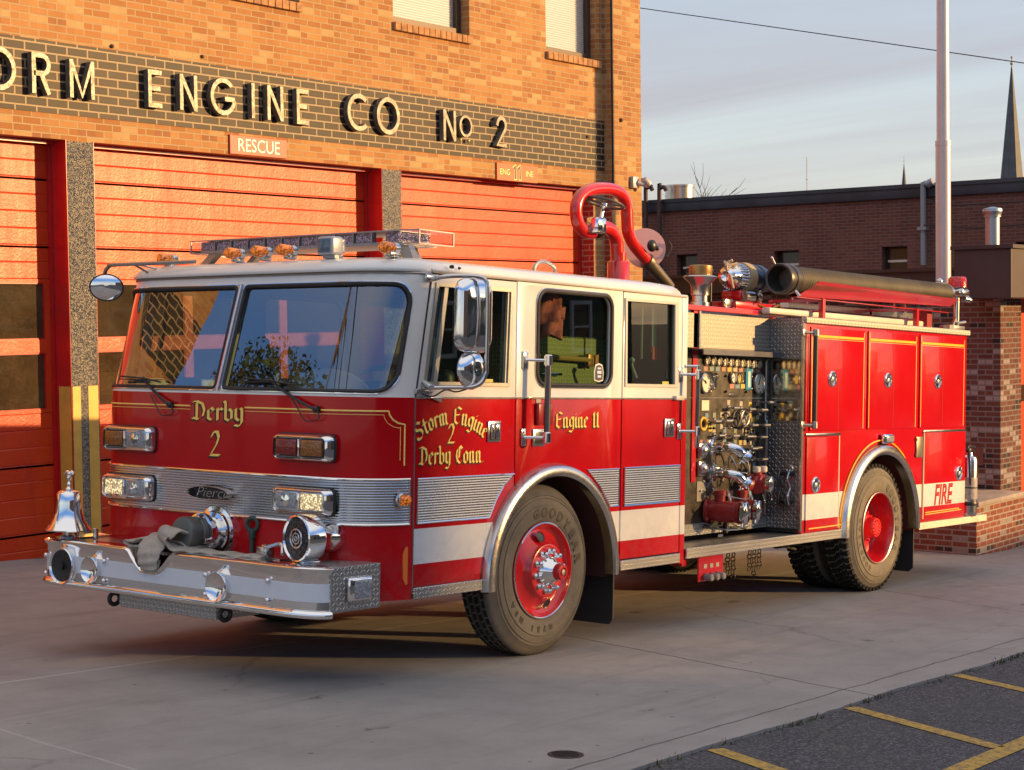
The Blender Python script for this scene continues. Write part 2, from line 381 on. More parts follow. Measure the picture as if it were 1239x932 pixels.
# ------------------------------------------------------------------ ground
def concrete_mat():
    k = N('concrete'); x, y, z = k.xyz()
    c = k.mix(k.rng(k.noise(.5, 5, .6), .3, .7), (.285, .262, .24), (.375, .35, .322))
    c = k.mix(k.rng(k.noise(3.2, 6, .72), .42, .8, 0, .45), c, (.16, .15, .14))
    c = k.mix(k.rng(k.noise(120, 3, .7), .35, .7, 0, .35), c, (.15, .145, .14))
    st = k.n('ShaderNodeTexVoronoi', {'Scale': .9, 'Randomness': 1.0}); k.put(st.inputs['Vector'], k.n('ShaderNodeMapping', {'Vector': k.coord(), 'Scale': (1, 1.8, 1)}).outputs[0])
    dd = k.math('ADD', st.outputs['Distance'], k.rng(k.noise(9, 4, .7), .3, .7, -.05, .05))
    c = k.mix(k.rng(dd, .075, .05, 0, .6), c, (.07, .066, .062))
    # long tyre smears and drips
    sm = k.noise(2.0, 5, .7, k.n('ShaderNodeMapping', {'Vector': k.coord(), 'Scale': (.25, 2.2, 1)}).outputs[0])
    c = k.mix(k.rng(sm, .52, .75, 0, .45), c, (.13, .12, .11))
    v2 = k.n('ShaderNodeTexVoronoi', {'Scale': 4.2}); k.put(v2.inputs['Vector'], k.coord()); c = k.mix(k.rng(k.math('ADD', v2.outputs['Distance'], k.rng(k.noise(22, 3), .3, .7, -.04, .04)), .06, .035, 0, .65), c, (.06, .055, .05))
    ck = k.n('ShaderNodeTexVoronoi', {'Scale': .35}, feature='DISTANCE_TO_EDGE'); nzv = k.noise(1.7, 6, .75, None, 1); k.put(ck.inputs['Vector'], k.mix(.22, k.coord(), nzv)); c = k.mix(k.math('MULTIPLY', k.rng(ck.outputs['Distance'], .005, .002, 0, .35), k.rng(k.noise(.6, 2), .52, .60, 0, 1)), c, (.12, .11, .10))
    wob = k.rng(k.noise(2.5, 4), .3, .7, -.012, .012); wob2 = k.rng(k.noise(1.2, 6, .75), .3, .7, -.05, .05)
    def line(expr, wd): return k.rng(k.math('ABSOLUTE', expr), wd, wd*.4, 0, 1)
    a = k.math('SUBTRACT', y, k.math('ADD', 1.49, k.math('MULTIPLY', x, -.05)))       # long light joint past the nose
    c = k.mix(k.math('MULTIPLY', line(k.math('ADD', a, wob), .016), .75), c, (.5, .48, .45))
    j = line(k.math('ADD', k.math('ADD', y, 1.98), wob), .010)                          # edging joint beside the asphalt
    xx = k.math('SUBTRACT', x, k.math('ADD', .71, k.math('MULTIPLY', y, .24)))
    j = k.math('MAXIMUM', j, k.math('MULTIPLY', line(k.math('ADD', xx, wob), .013), k.math('LESS_THAN', y, .6)))
    x2 = k.math('SUBTRACT', x, k.math('ADD', 4.84, k.math('MULTIPLY', y, .377)))
    j = k.math('MAXIMUM', j, k.math('MULTIPLY', line(k.math('ADD', x2, wob2), .010), k.math('LESS_THAN', y, .9)))
    x3 = k.math('SUBTRACT', k.math('ADD', x, 3.67), k.math('MULTIPLY', y, .10))
    jl = line(k.math('ADD', x3, wob), .012)
    c = k.mix(k.math('MULTIPLY', jl, .5), c, (.45, .43, .41))
    c = k.mix(k.math('MULTIPLY', j, .8), c, (.06, .055, .05))
    h = k.math('ADD', k.noise(160, 4, .7), k.math('MULTIPLY', j, -2.0))
    h = k.math('ADD', h, k.math('MULTIPLY', k.noise(6, 4), 1.2))
    return k.pbr(c, .82, 0, k.bump(h, .35, .004), spec=.3)
def asphalt_mat():
    k = N('asphalt')
    v = k.n('ShaderNodeTexVoronoi', {'Scale': 95.0}); k.put(v.inputs['Vector'], k.coord())
    c = k.mix(k.rng(k.xyz(v.outputs['Color'])[0], .55, 1, 0, .75), (.050, .049, .054), (.20, .195, .20))
    c = k.mix(k.rng(k.noise(1.4, 5, .7), .4, .75, 0, .6), c, (.075, .072, .072))
    ck = k.n('ShaderNodeTexVoronoi', {'Scale': .8}, feature='DISTANCE_TO_EDGE'); k.put(ck.inputs['Vector'], k.mix(.18, k.coord(), k.noise(2.2, 6, .75, None, 1))); c = k.mix(k.rng(ck.outputs['Distance'], .010, .003, 0, .4), c, (.022, .022, .023)); c = k.mix(k.rng(k.noise(3.0, 6, .8), .56, .72, 0, .35), c, (.20, .18, .15))
    return k.pbr(c, .88, 0, k.bump(k.math('ADD', v.outputs['Distance'], k.noise(60, 3)), .7, .006), spec=.3)
CONC = concrete_mat(); ASPH = asphalt_mat()
g = M(); xs = [-600, -300, -150, -90, -60]+list(range(-50, 51, 2))+[60, 90, 150, 300, 600]; ys = [-600, -300, -120, -60, -40, -30, -20, -14, -10, -8, -6, -4, -2, 0, 3, 6, 10, 15, 20, 30, 50, 100, 300, 600]
g.add([(x, y, gz(x)-.016) for y in ys for x in xs], [(j*len(xs)+i, j*len(xs)+i+1, (j+1)*len(xs)+i+1, (j+1)*len(xs)+i) for j in range(len(ys)-1) for i in range(len(xs)-1)])
g.build('ground', ASPH, smooth=0, kind='structure')
# concrete forecourt: a slab in the tilted frame with a ragged edge against the asphalt
def TF(o): o.rotation_euler = (0, TILT, 0); return o
edge = []; x = -16.0
while x < 30: edge.append((x, -2.20+.03*mnoise.noise(Vector((x*.9, 0, 0)))+.014*mnoise.noise(Vector((x*9, 3, 0))) - .008*min(x, 4))); x += .05
pl = edge+[(30, 7.4), (-16, 7.4)]
ap = M().prism(pl, lambda a, b, t: (a, b, t), -.12, 0.0)
TF(ap.build('concrete_forecourt', CONC, smooth=0, kind='structure'))
# yellow bay lines painted on the asphalt
YP = N('yellow_road_paint'); c_ = YP.mix(YP.rng(YP.noise(30, 6, .85), .44, .60, 0, .85), (.50, .30, .035), (.09, .08, .06)); YP = YP.pbr(c_, .75, 0, YP.bump(YP.noise(90, 3), .5, .003))
def bay_line(p, q, wd=.10):
    d = Vector((q[0]-p[0], q[1]-p[1])); d.normalize(); n_ = Vector((-d.y, d.x))*wd/2
    L_ = [(p[0]+n_.x, p[1]+n_.y), (p[0]-n_.x, p[1]-n_.y), (q[0]-n_.x, q[1]-n_.y), (q[0]+n_.x, q[1]+n_.y)]
    return M().add([(a, b, -.0118) for a, b in L_], [(0, 1, 2, 3)])
for p, q, wd in BAYS: TF(bay_line(p, q, wd).build('bay_line', YP, smooth=0, kind='structure'))
# scruffy weeds and grit caught along the edge of the slab
WD = simple('dry_weeds', (.085, .08, .035), .9, var=.4, vscale=20); gr = M()
for i in range(900):
    x = random.uniform(-3, 8); 
    if mnoise.noise(Vector((x*2.2, 5, 0))) < .02 and random.random() < .85: continue
    ed = -2.205-.008*min(x, 4)+.03*mnoise.noise(Vector((x*.9, 0, 0))); y = ed+random.gauss(-.012, .018); h_ = random.uniform(.002, .018); a = random.uniform(0, pi); s_ = random.uniform(.003, .008)
    lx = random.uniform(-.02, .02); ly = random.uniform(-.02, .02)
    gr.add([(x-s_*math.cos(a), y-s_*math.sin(a), -.016), (x+s_*math.cos(a), y+s_*math.sin(a), -.016), (x+lx, y+ly, h_)], [(0, 1, 2)])
TF(gr.build('edge_weeds', WD, smooth=0, fixn=False, kind='stuff', label='dry weeds and grit along the edge of the asphalt'))
mhl = M().lathe([(.001, .003), (.082, .003), (.086, .002), (.086, -.02)], (*MANHOLE, 0), (0, 0, 1), 40)
for i in range(-4, 5):
    for j in range(-4, 5):
        if i*i+j*j < 18: mhl.box(MANHOLE[0]+i*.016-.005, MANHOLE[0]+i*.016+.005, MANHOLE[1]+j*.016-.0035, MANHOLE[1]+j*.016+.0035, .002, .0055)
tag(TF(mhl.build('valve_cover', simple('cast_iron', (.05, .045, .04), .55, .7, var=.3, vscale=30))), 'small round iron cover set flush in the concrete', 'drain cover')

# ------------------------------------------------------------------ fire station
RED = lambda name, rough, bump, bs, coat=.5: simple(name, (.62, .018, .012), rough, 0, coat, var=.12, vscale=2.5, bump=bump, bscale=bs)
BR_TAN = brick('tan_brick', (.36, .155, .056), (.51, .27, .105), (.42, .31, .17), accents=((.12, (.56, .35, .16)), (.05, (.33, .15, .07))), bh=.067, bw=.205, ms=.0075, stain=.36)
BR_DARK = brick('dark_band_brick', (.028, .020, .015), (.055, .037, .025), (.34, .25, .14), bw=.235, bh=.0825, rough=.5, stain=.1, mvar=.1)
BR_RED = brick('painted_red_brick', (.33, .03, .02), (.42, .05, .03), (.46, .25, .15), rough=.6)
DOORM = N('door_skin'); _c = DOORM.mix(DOORM.rng(DOORM.noise(1.2, 4), .3, .7), (.56, .036, .006), (.66, .064, .010))
_h = DOORM.math('ADD', DOORM.noise(42, 3, .6), DOORM.math('MULTIPLY', DOORM.noise(1.6, 3, .5), 3.0)); _x, _y, _z = DOORM.xyz(); _s = DOORM.noise(1, 6, .7, DOORM.comb(DOORM.math('MULTIPLY', _x, 7.0), 0.0, DOORM.math('MULTIPLY', _z, .8))); _c = DOORM.mix(DOORM.rng(_s, .5, .8, 0, .45), _c, (.30, .02, .012)); DOORM = DOORM.pbr(_c, DOORM.rng(_s, .3, .8, .33, .5), 0, DOORM.bump(_h, .6, .005), .0, .30, spec=.42)
JAMB = simple('red_jamb_paint', (.50, .012, .014), .28, 0, .6, var=.15)
k = N('speckled_granite'); vv = k.n('ShaderNodeTexVoronoi', {'Scale': 105.0}); k.put(vv.inputs['Vector'], k.coord()); q_ = k.xyz(vv.outputs['Color'])[0]
GRAN = k.pbr(k.mix(k.rng(q_, .35, .8), (.018, .017, .014), (.34, .28, .16)), .25, 0, k.bump(k.noise(80, 4, .85), .9, .018), 1.0, .34, spec=1.0)
BROWN = simple('brown_metal', (.085, .055, .042), .45, .2, var=.15)
k = N('window_blind'); zz = k.xyz()[2]; ww = k.math('SINE', k.math('MULTIPLY', zz, 2*pi/.03)); BLIND = k.pbr(k.mix(k.rng(ww, -1, 0), (.55, .50, .46), (.80, .76, .72)), .6, 0, k.bump(ww, .5, .004))
WGL = glass('window_glass', (.93, .95, .95), 1.5); DGL = glass('door_glass', (.50, .42, .32), 1.6, .02, 1.2)
k = N('mottled_door_glass'); _d = k.n('ShaderNodeBsdfDiffuse', {'Color': k.mix(k.rng(k.noise(55, 4, .7), .3, .7), (.11, .085, .05), (.22, .17, .10))}); _t = k.n('ShaderNodeBsdfTransparent', {'Color': (.55, .48, .38)}); _g = k.n('ShaderNodeBsdfGlossy', {'Roughness': .03})  # mottled tan diffuse layer mixed into the door panes
_bf = k.n('ShaderNodeNewGeometry').outputs['Backfacing']; _fr = k.n('ShaderNodeFresnel', {'IOR': k.rng(_bf, 0, 1, 1.6, 1/1.6)}).outputs[0]
_m1 = k.n('ShaderNodeMixShader'); k.put(_m1.inputs[0], k.rng(k.noise(2.2, 5, .7), .3, .75, .12, .42)); k.put(_m1.inputs[1], _t.outputs[0]); k.put(_m1.inputs[2], _d.outputs[0]); _m2 = k.n('ShaderNodeMixShader'); k.put(_m2.inputs[0], _fr); k.put(_m2.inputs[1], _m1.outputs[0]); k.put(_m2.inputs[2], _g.outputs[0]); k.t.links.new(_m2.outputs[0], k.out.inputs[0]); DGL = k.m
DARK = simple('dark_room', (.03, .028, .026), .9); BLACK = simple('black_metal', (.02, .02, .022), .45, .3)
YEL = simple('yellow_reflective', (.66, .40, .07), .5, var=.12, vscale=8)
FY = 6.6; DY = 6.83; st = thing('fire_station', 'tan brick fire station with dark brick band and red roll up doors', 'fire station', (0, FY, 0))
def SB(m, name, mat, par=None, **kw):
    m.v = [(a, b-FY, c) for a, b, c in m.v]; return m.build(name, mat, par or st, **kw)
WIN = [(.27, 1.67), (3.18, 4.60), (6.10, 7.48), (9.02, 10.20)]
DOORS = [(-2.60, 1.49), (1.80, 5.85), (6.17, 10.04)]
ZL = 3.84; ZS = 5.53
holes = [[(a, ZS), (b, ZS), (b, 7.1), (a, 7.1)] for a, b in WIN]+[[(a, -.9), (b, -.9), (b, ZL), (a, ZL)] for a, b in DOORS]
SB(M().plate([(-4.9, -1.2), (10.30, -1.2), (10.30, 8.6), (-4.9, 8.6)], holes, .3, lambda a, b, t: (a, FY+.15+t, b)), 'wall', BR_TAN, smooth=0)
SB(M().box(10.30, 11.02, 6.48, 7.0, -1.2, 8.6), 'corner_pier', BR_TAN, smooth=0)
SB(M().box(10.72, 11.0, 7.0, 15.0, -1.2, 8.6).box(-4.9, -4.6, 6.92, 15, -1.2, 8.6).box(-4.9, 11.0, 15.0, 15.2, -1.2, 8.6), 'side_wall', BR_TAN, smooth=0)
SB(M().box(10.034, 10.298, 6.603, 6.86, -1.2, ZL-.002).box(10.297, 10.3005, 6.485, 6.62, -1.2, ZL-.1), 'painted_jamb', BR_RED, smooth=0)
SB(M().box(-5.0, 11.12, 6.38, 15.3, 8.6, 8.75), 'roof', BROWN, smooth=0)
SB(M().box(-4.6, 10.7, 6.95, 14.9, 3.95, 4.1).box(-4.6, 10.7, 14.7, 14.9, -1, 4).box(-4.6, 10.7, 7.0, 14.8, -.8, -.75), 'interior', DARK, smooth=0)
SB(M().box(-4.9, 10.297, FY-.006, FY+.05, 4.072, 4.735), 'dark_brick_band', BR_DARK, smooth=0)
# granite columns with yellow stripes, red steel reveals
for (a, b) in ((1.49, 1.80), (5.85, 6.17)):
    p = SB(M().box(a, b, FY-.022, FY-.001, -.8, ZL-.01), 'granite_column', GRAN, smooth=0)
    SB(M().box(a-.006, a-.001, FY-.02, DY+.06, -.8, ZL).box(b+.001, b+.006, FY-.02, DY+.06, -.8, ZL), 'red_reveal', JAMB, smooth=0)
    q = M()
    for x0, x1 in ((a+.004, a+.095), (b-.125, b-.012)): q.box(x0, x1, FY-.026, FY-.0225, -.7, 1.54)
    q.box(a-.010, a-.0065, FY-.01, FY+.16, -.7, 1.54)
    SB(q, 'reflective_stripe', YEL, smooth=0)
for (a, b) in DOORS: SB(M().box(a+.001, b-.001, FY+.14, DY+.06, ZL-.035, ZL-.002), 'lintel_trim', JAMB, smooth=0)
def garage_door(x0, x1):
    d = thing('garage_door', None, None, (0, 0, 0)); d.parent = st
    x0 += .008; x1 -= .008
    fr = M().box(x0, x0+.035, DY-.03, DY+.03, -.8, ZL-.035).box(x1-.035, x1, DY-.03, DY+.03, -.8, ZL-.035)
    SB(fr, 'door_track', JAMB, d, smooth=0)
    def skin(z0, z1):
        n = max(1, round((z1-z0)/.165)); s_ = (z1-z0)/n; pr = []
        for i in range(n):
            a = z0+i*s_
            dp = .005 if (i % 4) else .007
            pr += [(DY+dp, a), (DY, a+.009), (DY, a+s_-.009)]
            if i % 4 == 1: pr += [(DY, a+s_-.028), (DY+.005, a+s_-.025), (DY, a+s_-.022)]
        pr += [(DY+.011, z1), (DY+.05, z1), (DY+.05, z0)]
        m = M().add([(x0+.03, y, z) for y, z in pr]+[(x1-.03, y, z) for y, z in pr], [(i, (i+1) % len(pr), (i+1) % len(pr)+len(pr), i+len(pr)) for i in range(len(pr))])
        return m
    SB(skin(2.55, ZL-.03), 'upper_panel', DOORM, d, smooth=0); SB(skin(-.78, 1.30), 'lower_panel', DOORM, d, smooth=0)
    rail = M().box(x0+.03, x1-.03, DY-.004, DY+.04, 2.517, 2.549).box(x0+.03, x1-.03, DY-.004, DY+.04, 1.861, 1.983).box(x0+.03, x1-.03, DY-.004, DY+.04, 1.299, 1.326)
    ps = [x0+.03, x0+.09]+[x for i in (1, 2) for x in ((x0+(x1-x0)*i/3-.05), (x0+(x1-x0)*i/3+.05))]+[x1-.09, x1-.03]
    for i in range(0, len(ps), 2):
        for z0, z1 in ((1.983, 2.517), (1.326, 1.861)): rail.box(ps[i], ps[i+1], DY-.0035, DY+.0395, z0-.001, z1+.001)
    SB(rail, 'sash', DOORM, d, smooth=0)
    for i in range(1, len(ps)-1, 2):
        for z0, z1 in ((1.983, 2.517), (1.326, 1.861)):
            gm = M().box(ps[i], ps[i+1], DY+.012, DY+.016, z0, z1); SB(gm, 'pane', DGL, d, smooth=0)
            SB(M().plate([(ps[i], z0), (ps[i+1], z0), (ps[i+1], z1), (ps[i], z1)], [[(ps[i]+.014, z0+.014), (ps[i+1]-.014, z0+.014), (ps[i+1]-.014, z1-.014), (ps[i]+.014, z1-.014)]], .01, lambda a, b, t: (a, DY+.006+t, b)), 'pane_bead', JAMB, d, smooth=0)
ALU = simple('aluminium', (.55, .54, .52), .35, .9)
for a, b in DOORS: garage_door(a, b)
def inside_truck(x, label):
    t = thing('parked_truck', label, 'truck', (x, 7.7, -.1), group='trucks parked inside the station')
    RP = simple('dull_red_paint', (.40, .02, .02), .35); WP = simple('dull_white_paint', (.55, .52, .48), .4)
    M().box(-1.15, 1.15, 0, 4.5, .45, 1.42, .06, 3).build('lower_body', RP, t, smooth=50); M().box(-1.15, 1.15, .02, 4.5, 1.42, 2.75, .10, 3).build('upper_body', WP, t, smooth=50)
    M().box(-1.17, 1.17, -.04, .0, 1.44, 1.52, .01).build('chrome_rail', CHRB, t); M().box(-1.05, 1.05, -.006, .02, 1.72, 2.5, .05, 3).build('windscreen', BLACK, t, smooth=50)
    M().box(-1.2, 1.2, -.25, .02, .45, .75, .04, 3).build('bumper', CHRB, t, smooth=50)
    for s_ in (-1, 1): M().lathe([(.09, 0), (.09, .03), (.07, .04), (.0, .03)], (s_*.85, .0, 1.1), (0, -1, 0), 20).build('headlight', CHRB, t, smooth=50)
    for s_ in (-1, 1): M().lathe([(.2, -.12), (.48, -.12), (.5, 0), (.48, .12), (.2, .12)], (s_*1.0, 1.3, .42), (1, 0, 0), 28, True, True).build('wheel', BLACK, t)
CHRB = simple('bright_trim', (.7, .68, .65), .15, 1.0)
inside_truck(3.7, 'red and white truck parked inside behind the middle garage door'); inside_truck(-.2, 'red and white truck parked inside behind the left garage door')
for a, b in WIN:
    f = M()
    f.plate([(a, ZS), (b, ZS), (b, 7.1), (a, 7.1)], [[(a+.07, ZS+.09), (b-.07, ZS+.09), (b-.07, 7.03), (a+.07, 7.03)]], .07, lambda x, z, t: (x, FY+.17+t, z))
    fo = SB(f, 'window', BROWN, smooth=0)
    SB(M().box(a+.07, b-.07, FY+.16, FY+.164, ZS+.09, 7.03), 'pane', WGL, fo, smooth=0)
    SB(M().box(a+.07, b-.07, FY+.20, FY+.204, ZS+.10, 7.03), 'blind', BLIND, fo, smooth=0)
    s_ = M(); n = int((b-a+.02)/.1); 
    for i in range(n): xx = a-.01+(b-a+.02)*i/n; s_.box(xx+.004, xx+(b-a+.02)/n-.004, FY-.045, FY+.12, ZS-.105, ZS-.012, .004, 1)
    SB(s_, 'window_sill', SILLM := simple('sill_brick', (.40, .20, .085), .85, var=.4, vscale=9, bump=.4, bscale=60), fo)
SB(M().tube([(10.315, 6.47, 3.9), (10.315, 6.47, 8.5)], .012), 'conduit', BLACK)
SB(M().ball((2.06, FY-.01, 4.77), .02).ball((3.20, FY-.01, 4.80), .018).ball((9.9, FY-.012, 4.50), .02).ball((10.52, 6.47, 4.76), .028), 'wall_anchor', simple('rust', (.12, .05, .03), .8))
# lettering on the band
ZB = 4.228
def wall_letters():
    O_ = arc(.5, .5, .46, 90, 450, 40)[:-1]
    G = {'S': [arc(.32, .74, .24, 20, 270, 14)+arc(.32, .26, .24, 90, -160, 14)[1:]], 'T': [[(0, .97), (.62, .97)], [(.31, .97), (.31, 0)]],
         'O': [('c', O_)], 'R': [[(.06, 0), (.06, .97), (.3, .97)]+arc(.33, .74, .23, 80, -80, 10)+[(.06, .51)], [(.30, .51), (.56, 0)]],
         'M': [[(.06, 0), (.06, .98)], [(.06, .95), (.45, .06), (.84, .95)], [(.84, .98), (.84, 0)]], 'E': [[(.52, .955), (.06, .955), (.06, .045), (.52, .045)], [(.06, .51), (.46, .51)]],
         'N': [[(.06, 0), (.06, 1)], [(.07, .95), (.61, .05)], [(.62, 0), (.62, 1)]], 'G': [arc(.49, .5, .45, 42, 352, 36), [(.55, .44), (.94, .44)]], 'I': [[(.05, 0), (.05, 1)]],
         'C': [arc(.49, .5, .45, 48, 312, 34)], '2': [[(.06, .70)]+arc(.32, .72, .25, 175, -35, 14)+[(.06, .045), (.62, .045)]]}
    grp = thing('wall_lettering', 'raised metal letters STORM ENGINE CO No 2 across the dark brick band', 'lettering', (0, FY, ZB))
    METL = simple('weathered_letter_metal', (.19, .175, .15), .48, .38, var=.35, vscale=14, rvar=.12)
    spec = [('S', -1.00, .28, 1), ('T', -.60, .35, 1), ('O', .0, .355, 1)]
    spec = [('S', -.15, .33, 1), ('T', .17, .35, 1), ('O', .56, .37, 1), ('R', 1.08, .36, 1), ('M', 1.50, .36, 1), ('E', 2.43, .35, 1), ('N', 2.83, .355, 1), ('G', 3.24, .365, 1), ('I', 3.80, .36, 1), ('N', 4.02, .365, 1), ('E', 4.45, .36, 1),
            ('C', 5.24, .40, 1), ('O', 5.72, .40, 1), ('N', 6.87, .36, 1), ('O', 7.17, .25, 1), ('2', 7.87, .36, 1)]
    for ch, x0, h_, _ in spec:
        z0 = .07 if (ch == 'O' and h_ == .25) else 0
        m = M(); e = 0
        for stp in G[ch]:
            cl = stp[0] == 'c'; pts = stp[1] if cl else stp
            fn = lambda a, b, t: (x0+a*h_*(.92 if ch != 'M' else .86), t, z0+b*h_)
            # open channel letter: front rim plus deep sides
            m.strip(pts, .125, fn, -.085-e, -.018, cl); e += .0006
        lo = m.build('letter', METL, grp, smooth=40)
    # two dots under the small raised o
    M().ball((7.215, -.05, .03), .02).ball((7.37, -.05, .03), .02).build('letter', simple('bulb', (.7, .5, .2), .3, .5), grp)
wall_letters()
def board(x0, x1, z0, z1, name, label, cat, base):
    t = thing(name, label, cat, ((x0+x1)/2, FY, (z0+z1)/2)); w_ = (x1-x0)/2; h_ = (z1-z0)/2
    M().box(-w_, w_, -.022, -.002, -h_, h_, .004, 1).build('sign_board', base, t, smooth=0); return t
t = board(3.54, 4.35, 3.848, 4.045, 'name_sign', 'small red board lettered RESCUE over the middle garage door', 'sign', simple('orange_board', (.60, .045, .03), .45, var=.1))
M().text('RESCUE', .19, lambda a, b, t_: (a*.92, -.0235-t_, b-.062), .0005).build('lettering', simple('white_outline', (.85, .80, .76), .4), t, smooth=0)
t = board(7.95, 8.78, 3.825, 4.04, 'name_sign', 'small orange board lettered ENGINE 11 over the right hand garage door', 'sign', simple('tan_board', (.50, .10, .03), .5, var=.1))
gm_ = simple('pale_gold', (.95, .80, .25), .4)
M().text('ENG', .105, lambda a, b, t_: (a-.255, -.0235-t_, b-.035), .0005).text('INE', .105, lambda a, b, t_: (a+.245, -.0235-t_, b-.035), .0005).build('lettering', gm_, t, smooth=0)
def ones(w_, off, gr): 
    m = M()
    for x0 in (-.045, .05): m.strip([(x0-.035-gr*.5, .045), (x0, .080+gr*.3), (x0, -.080-gr)], w_, lambda a, b, t_: (a, off-t_, b), 0, .001)
    return m
ones(.056, -.0225, .010).build('number_outline', gm_, t, smooth=0)
ones(.038, -.0242, 0).build('number', simple('black_paint', (.015, .015, .015), .4), t, smooth=0)
t = thing('wall_floodlight', 'grey metal security light on the corner pier of the station', 'lamp', (10.80, 6.48, 3.93)); GREY = simple('grey_paint', (.42, .40, .42), .45, .2)
M().box(-.07, .07, -.06, 0, -.07, .09, .012).cyl((0.02, -.06, .0), (.10, -.12, -.02), .03).build('housing', GREY, t)
M().lathe([(.03, 0), (.055, .02), (.06, .10), (.045, .13), (.0, .135)], (.10, -.10, .06), (.55, -.5, -.75), 20, True).cyl((.08, -.1, .05), (.20, -.1, .05), .022).build('lamp_head', GREY, t)
M().cyl((.165, -.165, -.03), (.185, -.18, -.055), .034).build('lens', simple('dark_lens', (.05, .05, .06), .1), t)

# ------------------------------------------------------------------ brick annex, planter and far block
BR_PUR = brick('purple_red_brick', (.11, .042, .032), (.19, .070, .050), (.21, .175, .155), accents=((.14, (.36, .30, .28)), (.10, (.03, .028, .03))), ms=.008, bh=.058, bw=.175, stain=.3)
BR_FAR = brick('far_red_brick', (.17, .060, .044), (.23, .085, .060), (.21, .14, .12), stain=.6, bh=.064, bw=.2, ms=.007)
BR_PLN = brick('planter_brick', (.20, .055, .034), (.30, .10, .062), (.36, .30, .25), accents=((.10, (.32, .27, .24)), (.07, (.05, .04, .04))), ms=.008, bh=.060, bw=.18, stain=.45)
DBR = simple('dark_brown_fascia', (.050, .032, .030), .5, .1, var=.2, vscale=2)
an = thing('brick_annex', 'low purple brick annex with brown fascia and red door, right', 'building', (9.57, .82, -.6))
def AB(m, name, mat, par=None, o=(9.57, .82, -.6), **kw):
    m.v = [(a-o[0], b-o[1], c-o[2]) for a, b, c in m.v]; return m.build(name, mat, par or an, **kw)
AB(M().box(9.57, 10.17, .82, 2.0, -1.0, 2.268), 'wall', BR_PUR, smooth=0)
AB(M().box(14.2, 14.5, 1.1, 9.5, -1.6, 2.46), 'rear_wall', BR_PUR, smooth=0)
AB(M().box(13.9, 18, 1.10, 9.5, 2.461, 2.70).box(13.85, 18, 1.1, 9.55, 2.70, 2.745), 'roof_fascia', DBR, smooth=0)
AB(M().box(8.94, 16.0, .45, 1.09, 2.27, 2.80, .01).box(8.91, 16, .42, 1.12, 2.80, 2.84), 'canopy_box', DBR, smooth=0)
AB(M().lathe([(.075, 0), (.075, .30), (.09, .30), (.09, .33), (.105, .36), (.10, .39), (.02, .41)], (9.05, .70, 2.84), (0, 0, 1), 24, True, True), 'vent_cap', simple('galvanised', (.36, .40, .44), .4, .8, var=.15))
AB(M().box(10.172, 13.9, 1.25, 1.30, -1.2, 2.28), 'garage_door', DOORM, smooth=0)
AB(M().box(10.25, 13.8, 1.235, 1.249, 1.05, 1.25), 'pane', DGL, smooth=0)
AB(M().box(10.171, 10.30, 1.20, 1.244, -1.0, .95), 'reflective_stripe', YEL, smooth=0)
AB(M().box(9.562, 9.57, 1.02, 1.38, .42, .62).box(9.556, 9.57, 1.30, 1.38, .82, .98), 'wall_plate', simple('maroon_plaque', (.16, .06, .05), .5))
pt = thing('planter', 'waist high red brick planter with stone cap behind the rear step', 'planter', (8.32, .58, -.45))
o_ = (8.32, .58, -.45)
AB(M().box(8.32, 9.66, .58, 2.7, -1.0, .105), 'planter_wall', BR_PLN, pt, o_, smooth=0)
AB(M().box(8.28, 9.56, .54, 2.74, .106, .16, .01), 'stone_cap', simple('stone_cap', (.30, .24, .20), .8, var=.25, vscale=6), pt, o_)
# far block with parapet, windows and roof clutter
fb = thing('brick_warehouse', 'long low red brick building with dark parapet on the skyline', 'building', (22, 8, -1.1)); O2 = (22, 8, -1.1)
wz = [(12.35, 12.86), (9.97, 10.53), (7.64, 8.17), (4.9, 5.5), (15.4, 15.95), (18.2, 18.75)]
AB(M().plate([(-8, -2), (40, -2), (40, 4.31), (-8, 4.31)], [[(a, 2.4), (b, 2.4), (b, 3.40), (a, 3.40)] for a, b in wz], .3, lambda a, b, t: (22.15+t, a, b)).box(22.3, 36, 39.7, 40, -2, 4.3).box(22.3, 36, -8, -7.7, -2, 4.3), 'wall', BR_FAR, fb, O2, smooth=0)
AB(M().box(21.93, 36, -8.1, 40.1, 4.31, 4.56, .015).box(21.9, 22.0, -8.1, 40.1, 4.5, 4.575), 'parapet', simple('parapet_black', (.035, .038, .05), .5, var=.4, vscale=1.5), fb, O2)
for a, b in wz:
    fo = AB(M().plate([(a, 2.4), (b, 2.4), (b, 3.4), (a, 3.4)], [[(a+.04, 2.44), (b-.04, 2.44), (b-.04, 3.36), (a+.04, 3.36)]], .06, lambda x, z, t: (22.2+t, x, z)), 'window', simple('black_frame', (.02, .02, .022), .5), fb, O2, smooth=0)
    AB(M().box(22.19, 22.2, a+.04, b-.04, 2.44, 3.36), 'pane', simple('dark_pane', (.045, .035, .028), .12), fo, O2, smooth=0)
    AB(M().box(22.17, 22.19, a+.05, b-.05, 3.10, 3.145), 'tube_lamp', simple('lamp_white', (.8, .72, .6), .5), fo, O2, smooth=0)
def gooseneck(x, y, z0, z1, label):
    m = M().tube([(x, y, z0), (x, y, z1-.1), (x, y-.03, z1), (x, y-.12, z1+.02), (x, y-.17, z1-.05)], .045, 10, sub=4); m.v = [(a-x, b-y, c-z0) for a, b, c in m.v]
    o = m.build('vent_pipe', simple('rusty_pipe', (.07, .035, .03), .7)); o.location = (x, y, z0); tag(o, label, 'pipe', 'bent vent pipes at the far wall')
gooseneck(21.8, 13.49, 2.2, 4.82, 'rusty bent vent pipe nearest the tan station corner'); gooseneck(21.82, 13.16, 2.2, 4.80, 'second rusty bent vent pipe beside the round metal roof duct')
